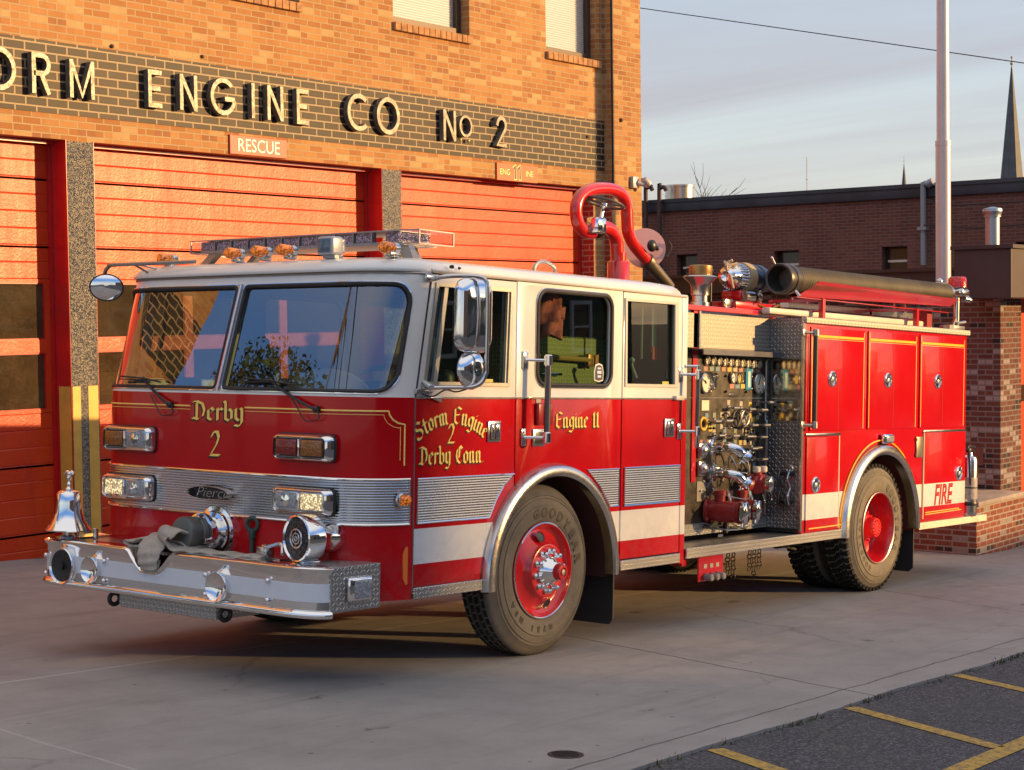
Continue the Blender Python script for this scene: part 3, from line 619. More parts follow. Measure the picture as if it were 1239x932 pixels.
m = M().tube([(0, 0, 0), (0, 0, 1.45), (0, -.03, 1.52), (0, -.12, 1.56)], .055, 12, sub=4).cyl((0, -.08, 1.52), (0, -.2, 1.57), .08).box(-.09, .06, -.09, .09, .66, .72)
o = m.build('service_mast', simple('grey_conduit', (.30, .30, .32), .5, .4)); o.location = (21.85, 7.24, 3.02); tag(o, 'grey service mast strapped to the far brick wall', 'pipe')
for pa in ([(21.8, 7.15, 4.25), (21.7, 6.6, 4.12), (21.75, 5.6, 4.12), (21.85, 4.2, 4.13)], [(21.8, 7.2, 3.78), (21.8, 6.2, 3.68), (21.8, 5.2, 3.70), (21.85, 4.0, 3.66)]):
    o = M().tube([(a-21.8, b-7.2, c-3.8) for a, b, c in pa], .012, 6, sub=6).build('cable', BLACK); o.location = (21.8, 7.2, 3.8)
    tag(o, 'loose upper cable strung along the far wall' if pa[0][2] > 4 else 'loose lower cable strung along the far wall', 'cable', 'cables on the far wall')
m = M().lathe([(.31, 0), (.31, .30), (.33, .30), (.33, .34), (.31, .35), (.0, .36)], (0, 0, 0), (0, 0, 1), 36, True)
o = m.build('roof_duct', simple('shiny_galvanised', (.55, .50, .44), .28, .9)); o.location = (22.6, 13.15, 4.56); tag(o, 'round shiny metal duct standing on the far flat roof', 'duct')
o = M().cyl((0, 0, 0), (0, 0, .75), .008, n=6).cyl((0, 0, .3), (0, 0, .31), .03, n=6).build('roof_antenna', GREY); o.location = (22.6, 10.1, 4.55); tag(o, 'thin whip antenna on the far flat roof', 'antenna')
# flagpole rising out of the planter
fp = thing('flagpole', 'tall pale metal flagpole rising behind the rear of the fire engine', 'flagpole', (12.7, 2.85, -.62))
PALE = simple('pale_pole_paint', (.60, .56, .56), .35, .3, var=.06)
M().lathe([(.15, 0), (.15, .04), (.10, .05), (.098, 4.96)], (0, 0, 0), (0, 0, 1), 28, True).build('lower_pole', PALE, fp)
M().lathe([(.084, 4.95), (.066, 11.6)], (0, 0, 0), (0, 0, 1), 28, True, True).lathe([(.102, 4.93), (.102, 5.0)], (0, 0, 0), (0, 0, 1), 28, True, True).build('upper_pole', PALE, fp)
M().ball((0, 0, 11.68), .10).build('ball_finial', simple('gilt', (.8, .6, .2), .25, 1.0), fp)
# overhead wire, spires, bare tree on the skyline
def raypt(u, v, d):
    q = right*((u-619.5)/2055.08)+up*(-(v-466)/2055.08)+fwd; return camo.matrix_world.translation+q*d
WIRE = WIRES
def sagwire(p, q, sag, r, label, group=None):
    p = Vector(p); q = Vector(q); pts = [p.lerp(q, t/24)-Vector((0, 0, sag*4*(t/24)*(1-t/24))) for t in range(25)]
    m = M().tube([x_-p for x_ in pts], r, 6); o = m.build('overhead_wire', BLACK); o.location = p; return tag(o, label, 'wire', group or 'overhead wires')
sagwire(WIRE[0], WIRE[1], .0, .011, 'single overhead wire crossing the sky behind the flagpole')
def spire(loc, H, base, label, fin):
    t = thing('church_spire', label, 'spire', loc, group='church spires on the skyline'); SLT = simple('slate_roof', (.075, .07, .075), .6, var=.3, vscale=1); STN = simple('spire_stone', (.42, .36, .28), .7)
    m = M().lathe([(base, 0), (base*.06, H)], (0, 0, 0), (0, 0, 1), 8, True, True); m.build('steeple', SLT, t, smooth=0)
    M().lathe([(base*1.05, -14), (base*1.05, -.2), (base*1.25, -.1), (base*1.25, .1), (base, .15)], (0, 0, 0), (0, 0, 1), 8, True, True).build('tower', STN, t, smooth=0)
    M().cyl((0, 0, H-.2), (0, 0, H+fin), base*.05, base*.03).ball((0, 0, H+fin*.4), base*.13).ball((0, 0, H+fin), base*.09).build('finial', STN, t)
spire(SP1[0], SP1[1], SP1[2], 'tall dark slate church spire at the right edge of the sky', .9)
spire(SP2[0], SP2[1], SP2[2], 'short spire with a round ball top left of the flagpole', .35)
def bare_tree(loc, H, label, seed, spread=.9, dens=5):
    rnd = random.Random(seed); t = thing('bare_tree', label, 'tree', loc); BARK = simple('grey_bark', (.10, .075, .065), .9)
    m = M(); tw = M()
    def br(p, d, L_, r, lev):
        pts = [p]; q = Vector(p)
        for i in range(4):
            d = (d+Vector((rnd.gauss(0, .12), rnd.gauss(0, .12), rnd.gauss(.04, .06)))).normalized(); q = q+d*L_/4; pts.append(q.copy())
        (m if lev < 1 else tw).tube(pts, lambda t_: r*(1-.65*t_), 5 if lev else 8, False)
        if lev < 4:
            for i in range(dens):
                s_ = rnd.uniform(.3, 1); q2 = pts[min(4, int(s_*4))]; a = rnd.uniform(0, 2*pi)
                nd = (d+Vector((math.cos(a), math.sin(a), .1))*rnd.uniform(.35, spread)).normalized(); br(q2, nd, L_*rnd.uniform(.5, .72), r*.5, lev+1)
    br(Vector((0, 0, 0)), Vector((0, 0, 1)), H*.45, H*.018, 0)
    m.build('trunk', BARK, t); tw.build('crown', BARK, t, fixn=False)
bare_tree(BT[0], BT[1], 'leafless tree showing above the far parapet', 3, 1.0, 5)
# ------------------------------------------------------------------ the fire engine
TR = thing('fire_engine', 'red and white fire engine parked on the concrete in front of the station', 'fire engine', (0, 0, 0), (0, TILT, 0))
W2 = 2.47; YC = W2/2
def livery():
    k = N('truck_paint'); x, y, z = k.xyz()
    def band(v, a, b): return k.math('MULTIPLY', k.math('GREATER_THAN', v, a), k.math('LESS_THAN', v, b))
    red = k.mix(k.rng(k.noise(1.3, 3), .3, .7), (.46, .002, .006), (.54, .003, .008))
    white = k.mix(k.rng(k.noise(2, 5, .6), .35, .75), (.82, .79, .73), (.75, .72, .665))
    sp_ = k.math('MULTIPLY', band(z, .669, .873), k.math('GREATER_THAN', x, -1.2575))
    c = k.mix(k.math('MULTIPLY', k.math('GREATER_THAN', z, 1.628), k.math('LESS_THAN', x, 1.72)), red, white)
    c = k.mix(sp_, c, (.72, .72, .70))
    # road dirt low down
    dz = k.math('MULTIPLY', k.rng(z, .50, .95, .38, 0), k.rng(k.noise(14, 6, .75), .40, .75, 0, 1))
    c = k.mix(dz, c, (.16, .10, .08))
    hz = k.noise(3.5, 3, .5)
    return k.pbr(c, k.rng(k.noise(5, 5, .7), .3, .8, .16, .30), 0, k.bump(k.math('ADD', hz, k.math('MULTIPLY', k.noise(300, 2), .012)), .10, .02), .38, .03, spec=.22)
PAINT = livery()
REDP = simple('red_enamel', (.54, .006, .010), .22, 0, .8, var=.1)
CHR = simple('chrome', (.86, .85, .84), .07, 1.0, rvar=.04)
CHR2 = simple('dull_chrome', (.62, .60, .58), .22, 1.0, var=.04, vscale=12, rvar=.03)
TRD = diamond('tread_plate'); TRD2 = diamond('polished_tread_plate', (.76, .75, .73), .8, .24, .027, .9)
RIB = ribbed('ribbed_aluminium')
RUB = simple('black_rubber', (.022, .021, .021), .6, 0, 0, var=.25, vscale=8, bump=.25, bscale=90)
BLK = simple('black_plastic', (.018, .018, .019), .4)
STL = simple('brushed_steel', (.42, .41, .39), .34, .9, var=.12, vscale=10)
def lens(name, col, emit=0.0):
    k = N(name); v = k.n('ShaderNodeTexVoronoi', {'Scale': 75.0}); k.put(v.inputs['Vector'], k.coord())
    c = k.mix(k.rng(v.outputs['Distance'], 0, .6), col, tuple(q*.45 for q in col))
    return k.pbr(c, .12, 0, k.bump(v.outputs['Distance'], .5, .004), .5, .02, emit=k.mix(k.rng(v.outputs['Distance'], .15, .6), col, tuple(q*.12 for q in col)) if emit else None, estr=emit)
AMB = lens('amber_lens', (.85, .20, .005), .22); AMB2 = lens('dark_amber_lens', (.45, .15, .02)); REDL = lens('red_lens', (.35, .01, .01)); CLR = lens('clear_lens', (.50, .52, .56)); REDG = lens('red_beacon_lens', (.70, .02, .015), .15)
LIT = lens('lit_headlamp', (1.0, .76, .40), .42)
GOLD = N('gold_leaf'); _g = GOLD.mix(GOLD.rng(GOLD.noise(90, 3), .35, .65), (1.0, .60, .08), (1.0, .78, .20)); GOLD = GOLD.pbr(_g, .38, .0, spec=.8)
YLW = simple('yellow_stripe_paint', (.92, .52, .02), .35, 0, .5)
SHD = simple('black_sign_paint', (.02, .004, .004), .35)
TGL = glass('windscreen_glass', (.40, .47, .48), 2.0, 0, 1.9); SGL = glass('side_glass', (.50, .62, .52), 1.7, 0, 1.15)
def T(m, name, mat, par=None, **kw): return m.build(name, mat, par or TR, **kw)

# ---- cab front wrap: lower red part
ZL0, ZB1, ZT = .46, 1.632, 2.362
def plan(xs, xf, ry=.36, n=14):
    """front wrap outline from the near door gap round to the far door gap. xs: side tangent x, xf: front x"""
    rx = xs-xf; near = [(xs-rx*math.sin(t), ry-ry*math.cos(t)) for t in [pi/2*i/n for i in range(n+1)]]
    mid = [(xf, ry+(W2-2*ry)*i/16) for i in range(1, 16)]
    return near+mid+[(a, W2-b) for a, b in near[::-1]]
LOW = plan(-1.262, -1.622)
def bow(pts, k=.022): return [(x-k*(1-((y-YC)/YC)**2) if True else x, y) for x, y in pts]
LOW = bow(LOW); UPB = bow(plan(-1.258, -1.615)); UPT = bow(plan(-1.128, -1.40, .34), .03)
def wrap(zs, th=.03, name='front_panel', mat=PAINT, rows=None):
    m = M(); ring = []
    for z in zs:
        ring.append([(x, y, z) for x, y in LOW])
    m.rings(ring, False); inner = [[(x+th, min(max(y, th), W2-th), z) for x, y in LOW] for z in (zs[-1], zs[0])]
    m2 = M().rings([ring[-1]]+inner+[ring[0]], False); m.join(m2); return m
T(wrap([ZL0+.012, ZL0+.03, .8, 1.2, ZB1]), 'front_panel', PAINT)
# upper wrap: two windscreen halves in a painted frame, built in (s, t) space
def ptU(s, t):
    n = len(UPB)-1; f = min(max(s, 0), 1)*n; i = min(int(f), n-1); q = f-i
    a = Vector((lerp(UPB[i][0], UPB[i+1][0], q), lerp(UPB[i][1], UPB[i+1][1], q))); b = Vector((lerp(UPT[i][0], UPT[i+1][0], q), lerp(UPT[i][1], UPT[i+1][1], q)))
    p = a.lerp(b, t); return Vector((p.x, p.y, lerp(ZB1, ZT, t)))
# reparametrise s by arc length of the lower outline
def arclen(P):
    L = [0]
    for a, b in zip(P, P[1:]): L.append(L[-1]+math.hypot(b[0]-a[0], b[1]-a[1]))
    return [q/L[-1] for q in L], L[-1]
SA, SLEN = arclen(UPB)
def ptS(s, t, out=0.0):
    s = min(max(s, 0), 1); i = 0
    while i < len(SA)-2 and SA[i+1] < s: i += 1
    q = (s-SA[i])/(SA[i+1]-SA[i]); sc_ = (i+q)/(len(SA)-1)
    p = ptU(sc_, t)
    if out:
        e = 1e-3; i0 = max(sc_-e, 0); i1 = min(sc_+e, 1); du = ptU(i1, t)-ptU(i0, t); dv = ptU(sc_, min(t+e, 1))-ptU(sc_, max(t-e, 0)); n_ = dv.cross(du).normalized()
        if n_.x > 0: n_ = -n_
        p = p+n_*out
    return p
def half(s0, s1, w0, w1):
    """frame face outer rect s0..s1 x 0..1, window w0..w1"""
    v0, v1 = .035, .885; r = .13; cs = (w0+w1)/2; ct = (v0+v1)/2; rs = r/SLEN; rt = r/(ZT-ZB1)
    def corner(cx, cy, a): return [(cx+rs*math.cos(R_(a+90*k/8)), cy+rt*math.sin(R_(a+90*k/8))) for k in range(9)]
    rsd = .03/SLEN; rtd = .03/(ZT-ZB1)
    def cornerS(cx, cy, a): return [(cx+rsd*math.cos(R_(a+90*k/8)), cy+rtd*math.sin(R_(a+90*k/8))) for k in range(9)]
    near = w0 < .25 or False
    big_lo = s0 < .3; c = []
    # order: (hi s, hi t), (lo s, hi t), (lo s, lo t), (hi s, lo t)
    f1 = cornerS if big_lo else corner; f0 = corner if big_lo else cornerS
    q1s = rsd if big_lo else rs; q1t = rtd if big_lo else rt; q0s = rs if big_lo else rsd; q0t = rt if big_lo else rtd
    segs = [f1(w1-q1s, v1-q1t, 0), f0(w0+q0s, v1-q0t, 90), f0(w0+q0s, v0+q0t, 180), f1(w1-q1s, v0+q1t, 270)]
    loop = []
    for k_ in range(4):
        a = segs[k_]; b = segs[(k_+1) % 4]; loop += a
        for i in range(1, 10): loop.append((lerp(a[-1][0], b[0][0], i/10), lerp(a[-1][1], b[0][1], i/10)))
    outer = []
    for s_, t_ in loop:                       # project each loop point to the outer rectangle
        ds, dt = s_-cs, t_-ct; hs = (s1-cs) if ds > 0 else (cs-s0); ht = (1-ct) if dt > 0 else ct
        f = max(abs(ds)/hs, abs(dt)/ht); outer.append((cs+ds/f, ct+dt/f))
    for cpt in ((s1, 1), (s0, 1), (s0, 0), (s1, 0)):
        j = min(range(len(outer)), key=lambda i: (outer[i][0]-cpt[0])**2*9+(outer[i][1]-cpt[1])**2); outer[j] = cpt
    return loop, outer, (cs, ct)
for s0, s1, w0, w1 in ((0, .5, .052, .4885), (.5, 1, .5115, .948)):
    loop, outer, (cs, ct) = half(s0, s1, w0, w1)
    m = M(); m.rings([[ptS(lerp(o[0], i[0], q), lerp(o[1], i[1], q)) for o, i in zip(outer, loop)] for q in (0, .33, .66, 1)]+[[ptS(a, b, -.03) for a, b in loop]])
    T(m, 'windscreen_surround', PAINT, smooth=40)
    m = M(); m.rings([[ptS(lerp(w0-.006, w1+.006, i/56), lerp(.022, .905, j/14), -.009) for i in range(57)] for j in range(15)], False)
    gl = T(m, 'windscreen', TGL, smooth=60)
    lp = [ptS(a, b, .004) for a, b in loop]; lp.append(lp[0]); T(M().tube(lp, .013, 8), 'rubber_seal', RUB, gl)
    lp = [ptS(cs+(a-cs)*1.018, ct+(b-ct)*1.032, .006) for a, b in loop]; lp.append(lp[0]); T(M().tube(lp, .006, 6), 'chrome_trim', CHR, gl)
T(M().tube([ptS(.5, t, .012) for t in (.02, .3, .6, .9)], .012, 8), 'windscreen_divider', CHR2)
# door gap seam at the near and far end of the wrap
for y in (-.001, W2+.001):
    T(M().tube([(-1.2595, y, .50), (-1.2595, y, 1.63)], .006, 6), 'door_seam', CHR2); T(M().tube([(-1.258, y, 1.632), (-1.129, y, 2.36)], .006, 6), 'door_seam', RUB)

# ---- cab sides
AX, AR, AZ = .085, .66, .505                  # front wheel arch
def side_y(near): return (lambda a, b, t: (a, t+.02, b)) if near else (lambda a, b, t: (a, W2-.02-t, b))
WIN_D = [(-1.178, 1.712), (-.398, 1.709), (-.378, 2.288), (-1.083, 2.286)]
def archpts(a0, a1, n=28): return [(AX+AR*math.cos(R_(a0+(a1-a0)*i/n)), AZ+AR*math.sin(R_(a0+(a1-a0)*i/n))) for i in range(n+1)]
for near in (True, False):
    fn = side_y(near); B = .006
    # front door with slanted nose and a scoop for the wheel arch
    aL = math.degrees(math.acos((-.318-AX)/AR)) ; 
    door = [(-1.252, .535), (AX-math.sqrt(AR**2-.03**2)-.03, .535)]+[(AX+(AR+.03)*math.cos(R_(q)), AZ+(AR+.03)*math.sin(R_(q))) for q in [178-(178-126)*i/14 for i in range(15)]]+[(-.318, 1.045+.02), (-.322, 2.345), (-1.122, 2.345), (-1.252, 1.63)]
    door = [p for p in door if not (p[0] > -.318)]
    d = T(M().plate(door, [WIN_D], .04, fn, B), 'cab_door', PAINT, smooth=30)
    T(M().plate([(a+(-.012 if i in (0, 3) else .012), b+(-.012 if i in (0, 1) else .012)) for i, (a, b) in enumerate(WIN_D)], [[(a+(.010 if i in (0, 3) else -.010), b+(.010 if i in (0, 1) else -.010)) for i, (a, b) in enumerate(WIN_D)]], .012, lambda a, b, t: (a, (-.003+t) if near else (W2+.003-t), b)), 'window_frame', STL, d, smooth=30)
    yy = .025 if near else W2-.025
    T(M().add([(a, yy, b) for a, b in WIN_D], [(0, 1, 2, 3)]), 'pane', SGL, d, smooth=0)
    T(M().plate([(-1.10, 1.712), (-1.065, 1.712), (-.972, 2.287), (-1.005, 2.287)], [], .02, lambda a, b, t: (a, (.012+t) if near else (W2-.012-t), b)).plate([(-.425, 1.712), (-.40, 1.712), (-.38, 2.287), (-.405, 2.287)], [], .02, lambda a, b, t: (a, (.012+t) if near else (W2-.012-t), b)), 'window_bar', STL, d, smooth=30)
    # fixed centre panel with arch cut and the rounded window
    cen = [(-.310, 1.045+.0)]+[(AX+AR*math.cos(R_(q)), AZ+AR*math.sin(R_(q))) for q in [127-(127-2)*i/34 for i in range(35)]]+[(.847, .5), (.847, 2.350), (-.314, 2.350)]
    cen[0] = (-.310, AZ+math.sqrt(AR**2-(-.310-AX)**2)); 
    cw = T(M().plate(cen, [rrect(-.105, .715, 1.712, 2.305, .085)], .04, fn, B), 'centre_panel', PAINT, smooth=30)
    rr = rrect(-.105, .715, 1.712, 2.305, .085); yo = -.003 if near else W2+.003
    T(M().tube([(a, yo, b) for a, b in rr+rr[:1]], .013, 8), 'window_rubber', RUB, cw); rr2 = rrect(-.120, .730, 1.697, 2.320, .10); T(M().tube([(a, yo, b) for a, b in rr2+rr2[:1]], .006, 6), 'window_trim', CHR2, cw)
    T(M().add([(a, yy, b) for a, b in rr], [tuple(range(len(rr)))]), 'pane', SGL, cw, smooth=0)
    # rear door
    rd = [(.860, .545), (1.598, .545), (1.598, 2.345), (.860, 2.345)]; wr = [(.892, 1.720), (1.530, 1.720), (1.518, 2.296), (.880, 2.293)]
    d2 = T(M().plate(rd, [wr], .04, fn, B), 'crew_door', PAINT, smooth=30)
    T(M().add([(a, yy, b) for a, b in wr], [(0, 1, 2, 3)]), 'pane', SGL, d2, smooth=0)
    T(M().plate([(.880, 1.708), (1.543, 1.708), (1.531, 2.308), (.868, 2.305)], [[(.900, 1.728), (1.500, 1.728), (1.488, 2.288), (.888, 2.285)]], .012, lambda a, b, t: (a, (-.003+t) if near else (W2+.003-t), b)), 'window_frame', simple('cream_frame', (.60, .57, .50), .4), d2, smooth=30)
    # rear pillar of the cab
    T(M().plate([(1.607, .46), (1.672, .46), (1.672, 2.352), (1.607, 2.352)], [], .04, fn, B), 'rear_pillar', PAINT, smooth=30)
    # gutter, chrome belt line, sills, seams
    yb = -.006 if near else W2+.006
    T(M().tube([(-1.14, yb, 2.366), (.2, yb, 2.363), (1.64, yb, 2.352)], .010, 8), 'drip_rail', simple('cream_drip_rail', (.62, .59, .54), .35, coat=.5))
    for a, b in ((-1.25, -.325), (-.305, .845), (.865, 1.595), (1.61, 1.67)): T(M().box(a, b, min(yb, yb+.008), max(yb, yb+.008), 1.622, 1.634, .002, 1), 'belt_moulding', CHR2)
    for x_ in (-.3145, .8535, 1.6025): T(M().box(x_-.004, x_+.004, .012, .03, .55, 2.35) if near else M().box(x_-.004, x_+.004, W2-.03, W2-.012, .55, 2.35), 'seam_shadow', BLK, smooth=0)
    y0, y1 = (-.012, .03) if near else (W2-.03, W2+.012)
    T(M().box(-1.255, -.585, y0, y1, .470, .535, .004, 1).box(.852, 1.600, y0, y1, .470, .538, .004, 1), 'sill_plate', TRD2)
    # ribbed aluminium panels
    def ribp(poly, nm='ribbed_panel'):
        o = T(M().plate(poly, [], .006, lambda a, b, t: (a, (-.003+t) if near else (W2+.003-t), b)), nm, RIB, smooth=0)
        cxx = sum(p[0] for p in poly)/len(poly); cz = sum(p[1] for p in poly)/len(poly); pp = [Vector((p[0], -.006 if near else W2+.006, p[1])) for p in poly]
        T(M().tube(pp+pp[:1], .0055, 6), 'panel_trim', CHR, o)
    ribp([(-1.232, .905), (-.565, .905), (-.50, 1.01), (-.43, 1.09), (-.325, 1.160), (-1.232, 1.160)])
    ribp([(.825, .910), (.825, 1.158), (.458, 1.158), (.60, 1.05), (.68, .96), (.722, .910)]); ribp([(.890, .905), (1.608-.02, .905), (1.608-.02, 1.160), (.890, 1.160)])
    # arch trim: polished flare
    m = M(); 
    for rr_, dp, last in ((AR-.018, .0, 0),): pass
    prof = [(AR-.03, .02), (AR-.03, -.045), (AR-.015, -.058), (AR+.01, -.060), (AR+.035, -.048), (AR+.05, -.012), (AR+.05, .004)]
    rings = []
    for q in [184-(184+4)*i/48 for i in range(49)]:
        rings.append([(AX+r*math.cos(R_(q)), (dy if near else W2-dy), AZ+r*math.sin(R_(q))) for r, dy in prof])
    T(m.rings(rings, False), 'wheel_arch_trim', CHR2)
    # wheel well liner
    m = M(); m.rings([[(AX+(AR-.02)*math.cos(R_(q)), y, AZ+(AR-.02)*math.sin(R_(q))) for q in [186-192*i/30 for i in range(31)]] for y in ((.0, .55) if near else (W2, W2-.55))], False)
    m.add([(AX-AR, .56 if near else W2-.56, .4), (AX+AR, .56 if near else W2-.56, .4), (AX+AR, .56 if near else W2-.56, 1.3), (AX-AR, .56 if near else W2-.56, 1.3)], [(0, 1, 2, 3)])
    T(m, 'wheel_well', simple('well_liner', (.05, .010, .010), .7, var=.3))
# backing of the lower cab body, floor, rear wall
T(M().box(-1.26, -.62, .06, W2-.06, .47, .60).box(-1.58, -1.2, .30, W2-.30, .47, .60).box(.76, 1.67, .06, W2-.06, .50, .60), 'cab_floor', BLK, smooth=0)
CRE = simple('cab_lining', (.16, .165, .15), .7, var=.15)
T(M().plate([(.03, .55), (W2-.03, .55), (W2-.03, 2.36), (.03, 2.36)], [[(.5, 1.75), (W2-.5, 1.75), (W2-.5, 2.25), (.5, 2.25)]], .04, lambda a, b, t: (1.652+t, a, b)), 'rear_wall', simple('dark_green_lining', (.05, .07, .055), .6), smooth=0)
# roof
def roofring(z, ins, zf=0):
    o = UPT; n_ = []
    for x, y in o:
        n_.append((x-.028+ins*1.1 if x < -1.15 else x-.01, y))
    pts = []
    F = plan(-1.13, -1.40, .34, 10); F = bow(F, .03)
    for x, y in F:
        cx, cy = .2, YC; vx, vy = x-cx, y-cy
        pts.append((x-.028*((-1.0-x)/.4 if x < -1.0 else 0)+ins*((-.9-x)/.5 if x < -.9 else 0)*1.1, y+(ins if y < YC else -ins)*min(1, abs(y-YC)/YC*1.0) if abs(y-YC) > .6 else y, z))
    pts = [(a, min(max(b, -.014+ins), W2+.014-ins) if True else b, c) for a, b, c in pts]
    pts += [(1.3, W2+.012-ins, z), (1.62-ins*.6, W2+.012-ins-.05, z), (1.685-ins, W2-.12-ins*.5, z), (1.685-ins, .12+ins*.5, z), (1.62-ins*.6, .038+ins, z), (1.3, -.012+ins, z)]
    return pts
rg = [roofring(2.352, .02), roofring(2.353, -.002), roofring(2.362, -.006), roofring(2.372, -.004), roofring(2.385, .003), roofring(2.405, .02), roofring(2.423, .05), roofring(2.436, .10), roofring(2.446, .18), roofring(2.455, .32), roofring(2.462, .6)]
T(M().rings(rg, True, False, True), 'roof', N('roof_paint').pbr((.80, .765, .70), .28, 0, None, .7, .05), smooth=50)
T(M().add([(x, y, 2.35) for x, y, z in rg[0]], [tuple(range(len(rg[0])))]), 'headliner', CRE, smooth=0)
T(M().tube([Vector((x-.002, y, 2.345)) for x, y in bow(plan(-1.13, -1.405, .34, 12), .03)], .008, 6), 'roof_seam', STL)

# ---- things mounted on the nose
XF = -1.622-.0
def fx(y):        # x of the bowed red front at width y
    return min(x for x, yy in [(lerp(a[0], b[0], (y-a[1])/(b[1]-a[1])), y) for a, b in zip(LOW, LOW[1:]) if a[1] <= y <= b[1] and b[1] > a[1]] or [-1.64])
def surf(off):    # sheet that follows the wrap
    return lambda sl, z: None
LA, LLEN = arclen(LOW)
def low_at(s, off=0.0):
    i = 0
    while i < len(LA)-2 and LA[i+1] < s: i += 1
    q = (s-LA[i])/(LA[i+1]-LA[i]); a = Vector(LOW[i]); b = Vector(LOW[i+1]); p = a.lerp(b, q)
    def nrm(j):
        j0 = max(j-1, 0); j1 = min(j+1, len(LOW)-1); t = Vector(LOW[j1])-Vector(LOW[j0]); return Vector((-t.y, t.x)).normalized()
    n_ = nrm(i).lerp(nrm(i+1), q).normalized()
    if n_.x > 0 and abs(n_.x) > abs(n_.y): n_ = -n_
    if p.y < .36 and n_.y > 0: n_ = -n_
    if p.y > W2-.36 and n_.y < 0: n_ = -n_
    return p+n_*off
def s_of_y(y):
    best = min(range(2000), key=lambda i: abs(low_at(i/2000).y-y)+ (0 if .004 < i/2000 < .996 else 1)); return best/2000
def wrapsheet(s0, s1, z0, z1, off, n=60, th=.004):
    P = [low_at(lerp(s0, s1, i/n), off) for i in range(n+1)]; Q = [low_at(lerp(s0, s1, i/n), off-th) for i in range(n+1)]
    return M().rings([[(p.x, p.y, z0) for p in Q], [(p.x, p.y, z0) for p in P], [(p.x, p.y, z1) for p in P], [(p.x, p.y, z1) for p in Q]], False)
grl = T(wrapsheet(.012, .988, .905, 1.160, .005), 'front_grille_band', RIB)
for z in (.905, 1.162): T(M().tube([(*low_at(lerp(.012, .988, i/80), .008), z) for i in range(81)], .0065, 6), 'band_trim', CHR, grl)
T(M().tube([(*low_at(.012, .008), .905), (*low_at(.012, .008), 1.162)], .0065, 6), 'band_trim', CHR, grl)
# gold pinstripe round the nose
def stripeline(pts, r, mat, name='pinstripe'): return T(M().tube(pts, r, 6), name, mat)
s1 = s_of_y(.995); s2 = s_of_y(1.475); sN = .035; sF = 1-.035
for z, r, m_ in ((1.549, .0052, GOLD), (1.528, .0018, GOLD)):
    e = .010 if z < 1.54 else 0
    pts = [(*low_at(lerp(s1, .062+e, i/40), .001), z) for i in range(41)]+[(*low_at(.062+e-.036*(1-math.cos(R_(q))), .001), z-.075*math.sin(R_(q))) for q in (15, 40, 65, 90)]+[(*low_at(.026+e, .001), zz_) for zz_ in (1.46, 1.35, 1.24+e*3)]
    T(M().tube(pts, r, 6), 'pinstripe', m_)
    pts = [(*low_at(lerp(s2, 1-.085-e, i/40), .001), z) for i in range(41)]+[(*low_at(1-.04-e, .001), zz_) for zz_ in (1.47, 1.35, 1.26+e)]
    T(M().tube(pts, r, 6), 'pinstripe', m_)

# blackletter by a broad pen held at 40 degrees
BL = {'n': (.78, [[(.03, .84), (.16, .97), (.16, .12), (.28, .0)], [(.18, .78), (.42, 1.0), (.52, .88), (.52, .12), (.66, .0)]]),
      'm': (1.08, [[(.03, .84), (.14, .97), (.14, .10), (.24, .0)], [(.16, .80), (.34, 1.0), (.46, .88), (.46, .10), (.55, 0)], [(.48, .80), (.66, 1.0), (.78, .88), (.78, .12), (.92, 0)]]),
      'e': (.62, [[(.12, .80), (.12, .16), (.32, .0), (.50, .14)], [(.12, .80), (.34, 1.0), (.50, .80), (.18, .48)]]),
      'r': (.56, [[(.03, .86), (.15, .96), (.15, .03)], [(.17, .70), (.34, .96), (.50, .86)]]),
      'b': (.70, [[(.06, 1.55), (.15, 1.4), (.15, .14), (.36, 0), (.56, .18), (.56, .74), (.40, .94), (.16, .74)]]),
      'y': (.72, [[(.03, .88), (.15, .96), (.15, .22), (.34, .04), (.54, .22)], [(.46, 1.02), (.56, .92), (.56, -.10), (.36, -.42), (.10, -.34)]]),
      'o': (.68, [[(.13, .80), (.13, .18), (.34, 0), (.54, .20), (.54, .80), (.34, 1.0), (.13, .80)]]),
      't': (.52, [[(.20, 1.32), (.20, .15), (.36, 0), (.48, .12)], [(.02, .93), (.44, .93)]]),
      'g': (.72, [[(.54, .80), (.34, 1.0), (.13, .80), (.13, .26), (.32, .10), (.54, .30)], [(.50, 1.02), (.56, .94), (.56, -.14), (.36, -.42), (.08, -.32)]]),
      'i': (.36, [[(.03, .86), (.15, .97), (.15, .12), (.28, 0)], [(.12, 1.28), (.19, 1.36)]]),
      'S': (.90, [[(.72, 1.28), (.48, 1.48), (.14, 1.22), (.20, .92), (.62, .68), (.74, .34), (.46, .0), (.12, .06), (.0, .28)]]),
      'E': (.86, [[(.76, 1.34), (.46, 1.5), (.16, 1.30), (.16, .20), (.44, 0), (.78, .24)], [(.18, .78), (.62, .84)]]),
      'D': (.96, [[(-.02, 1.42), (.26, 1.5), (.66, 1.30), (.80, .80), (.70, .30), (.36, .0), (.02, .14)], [(.26, 1.36), (.26, .16)], [(-.05, .08), (.3, .1)]]),
      'C': (.84, [[(.72, 1.30), (.50, 1.5), (.18, 1.20), (.08, .70), (.22, .2), (.48, 0), (.74, .24)], [(.44, 1.4), (.38, .5)]]),
      '1': (.46, [[(.02, 1.20), (.18, 1.44), (.18, .06), (.32, 0)]]), '2': (.78, [[(.08, 1.15), (.24, 1.45), (.48, 1.45), (.58, 1.15), (.44, .72), (.06, .12)], [(.06, .08), (.64, .08)]]),
      '.': (.3, [[(.08, .0), (.15, .08)]]), ' ': (.55, [])}
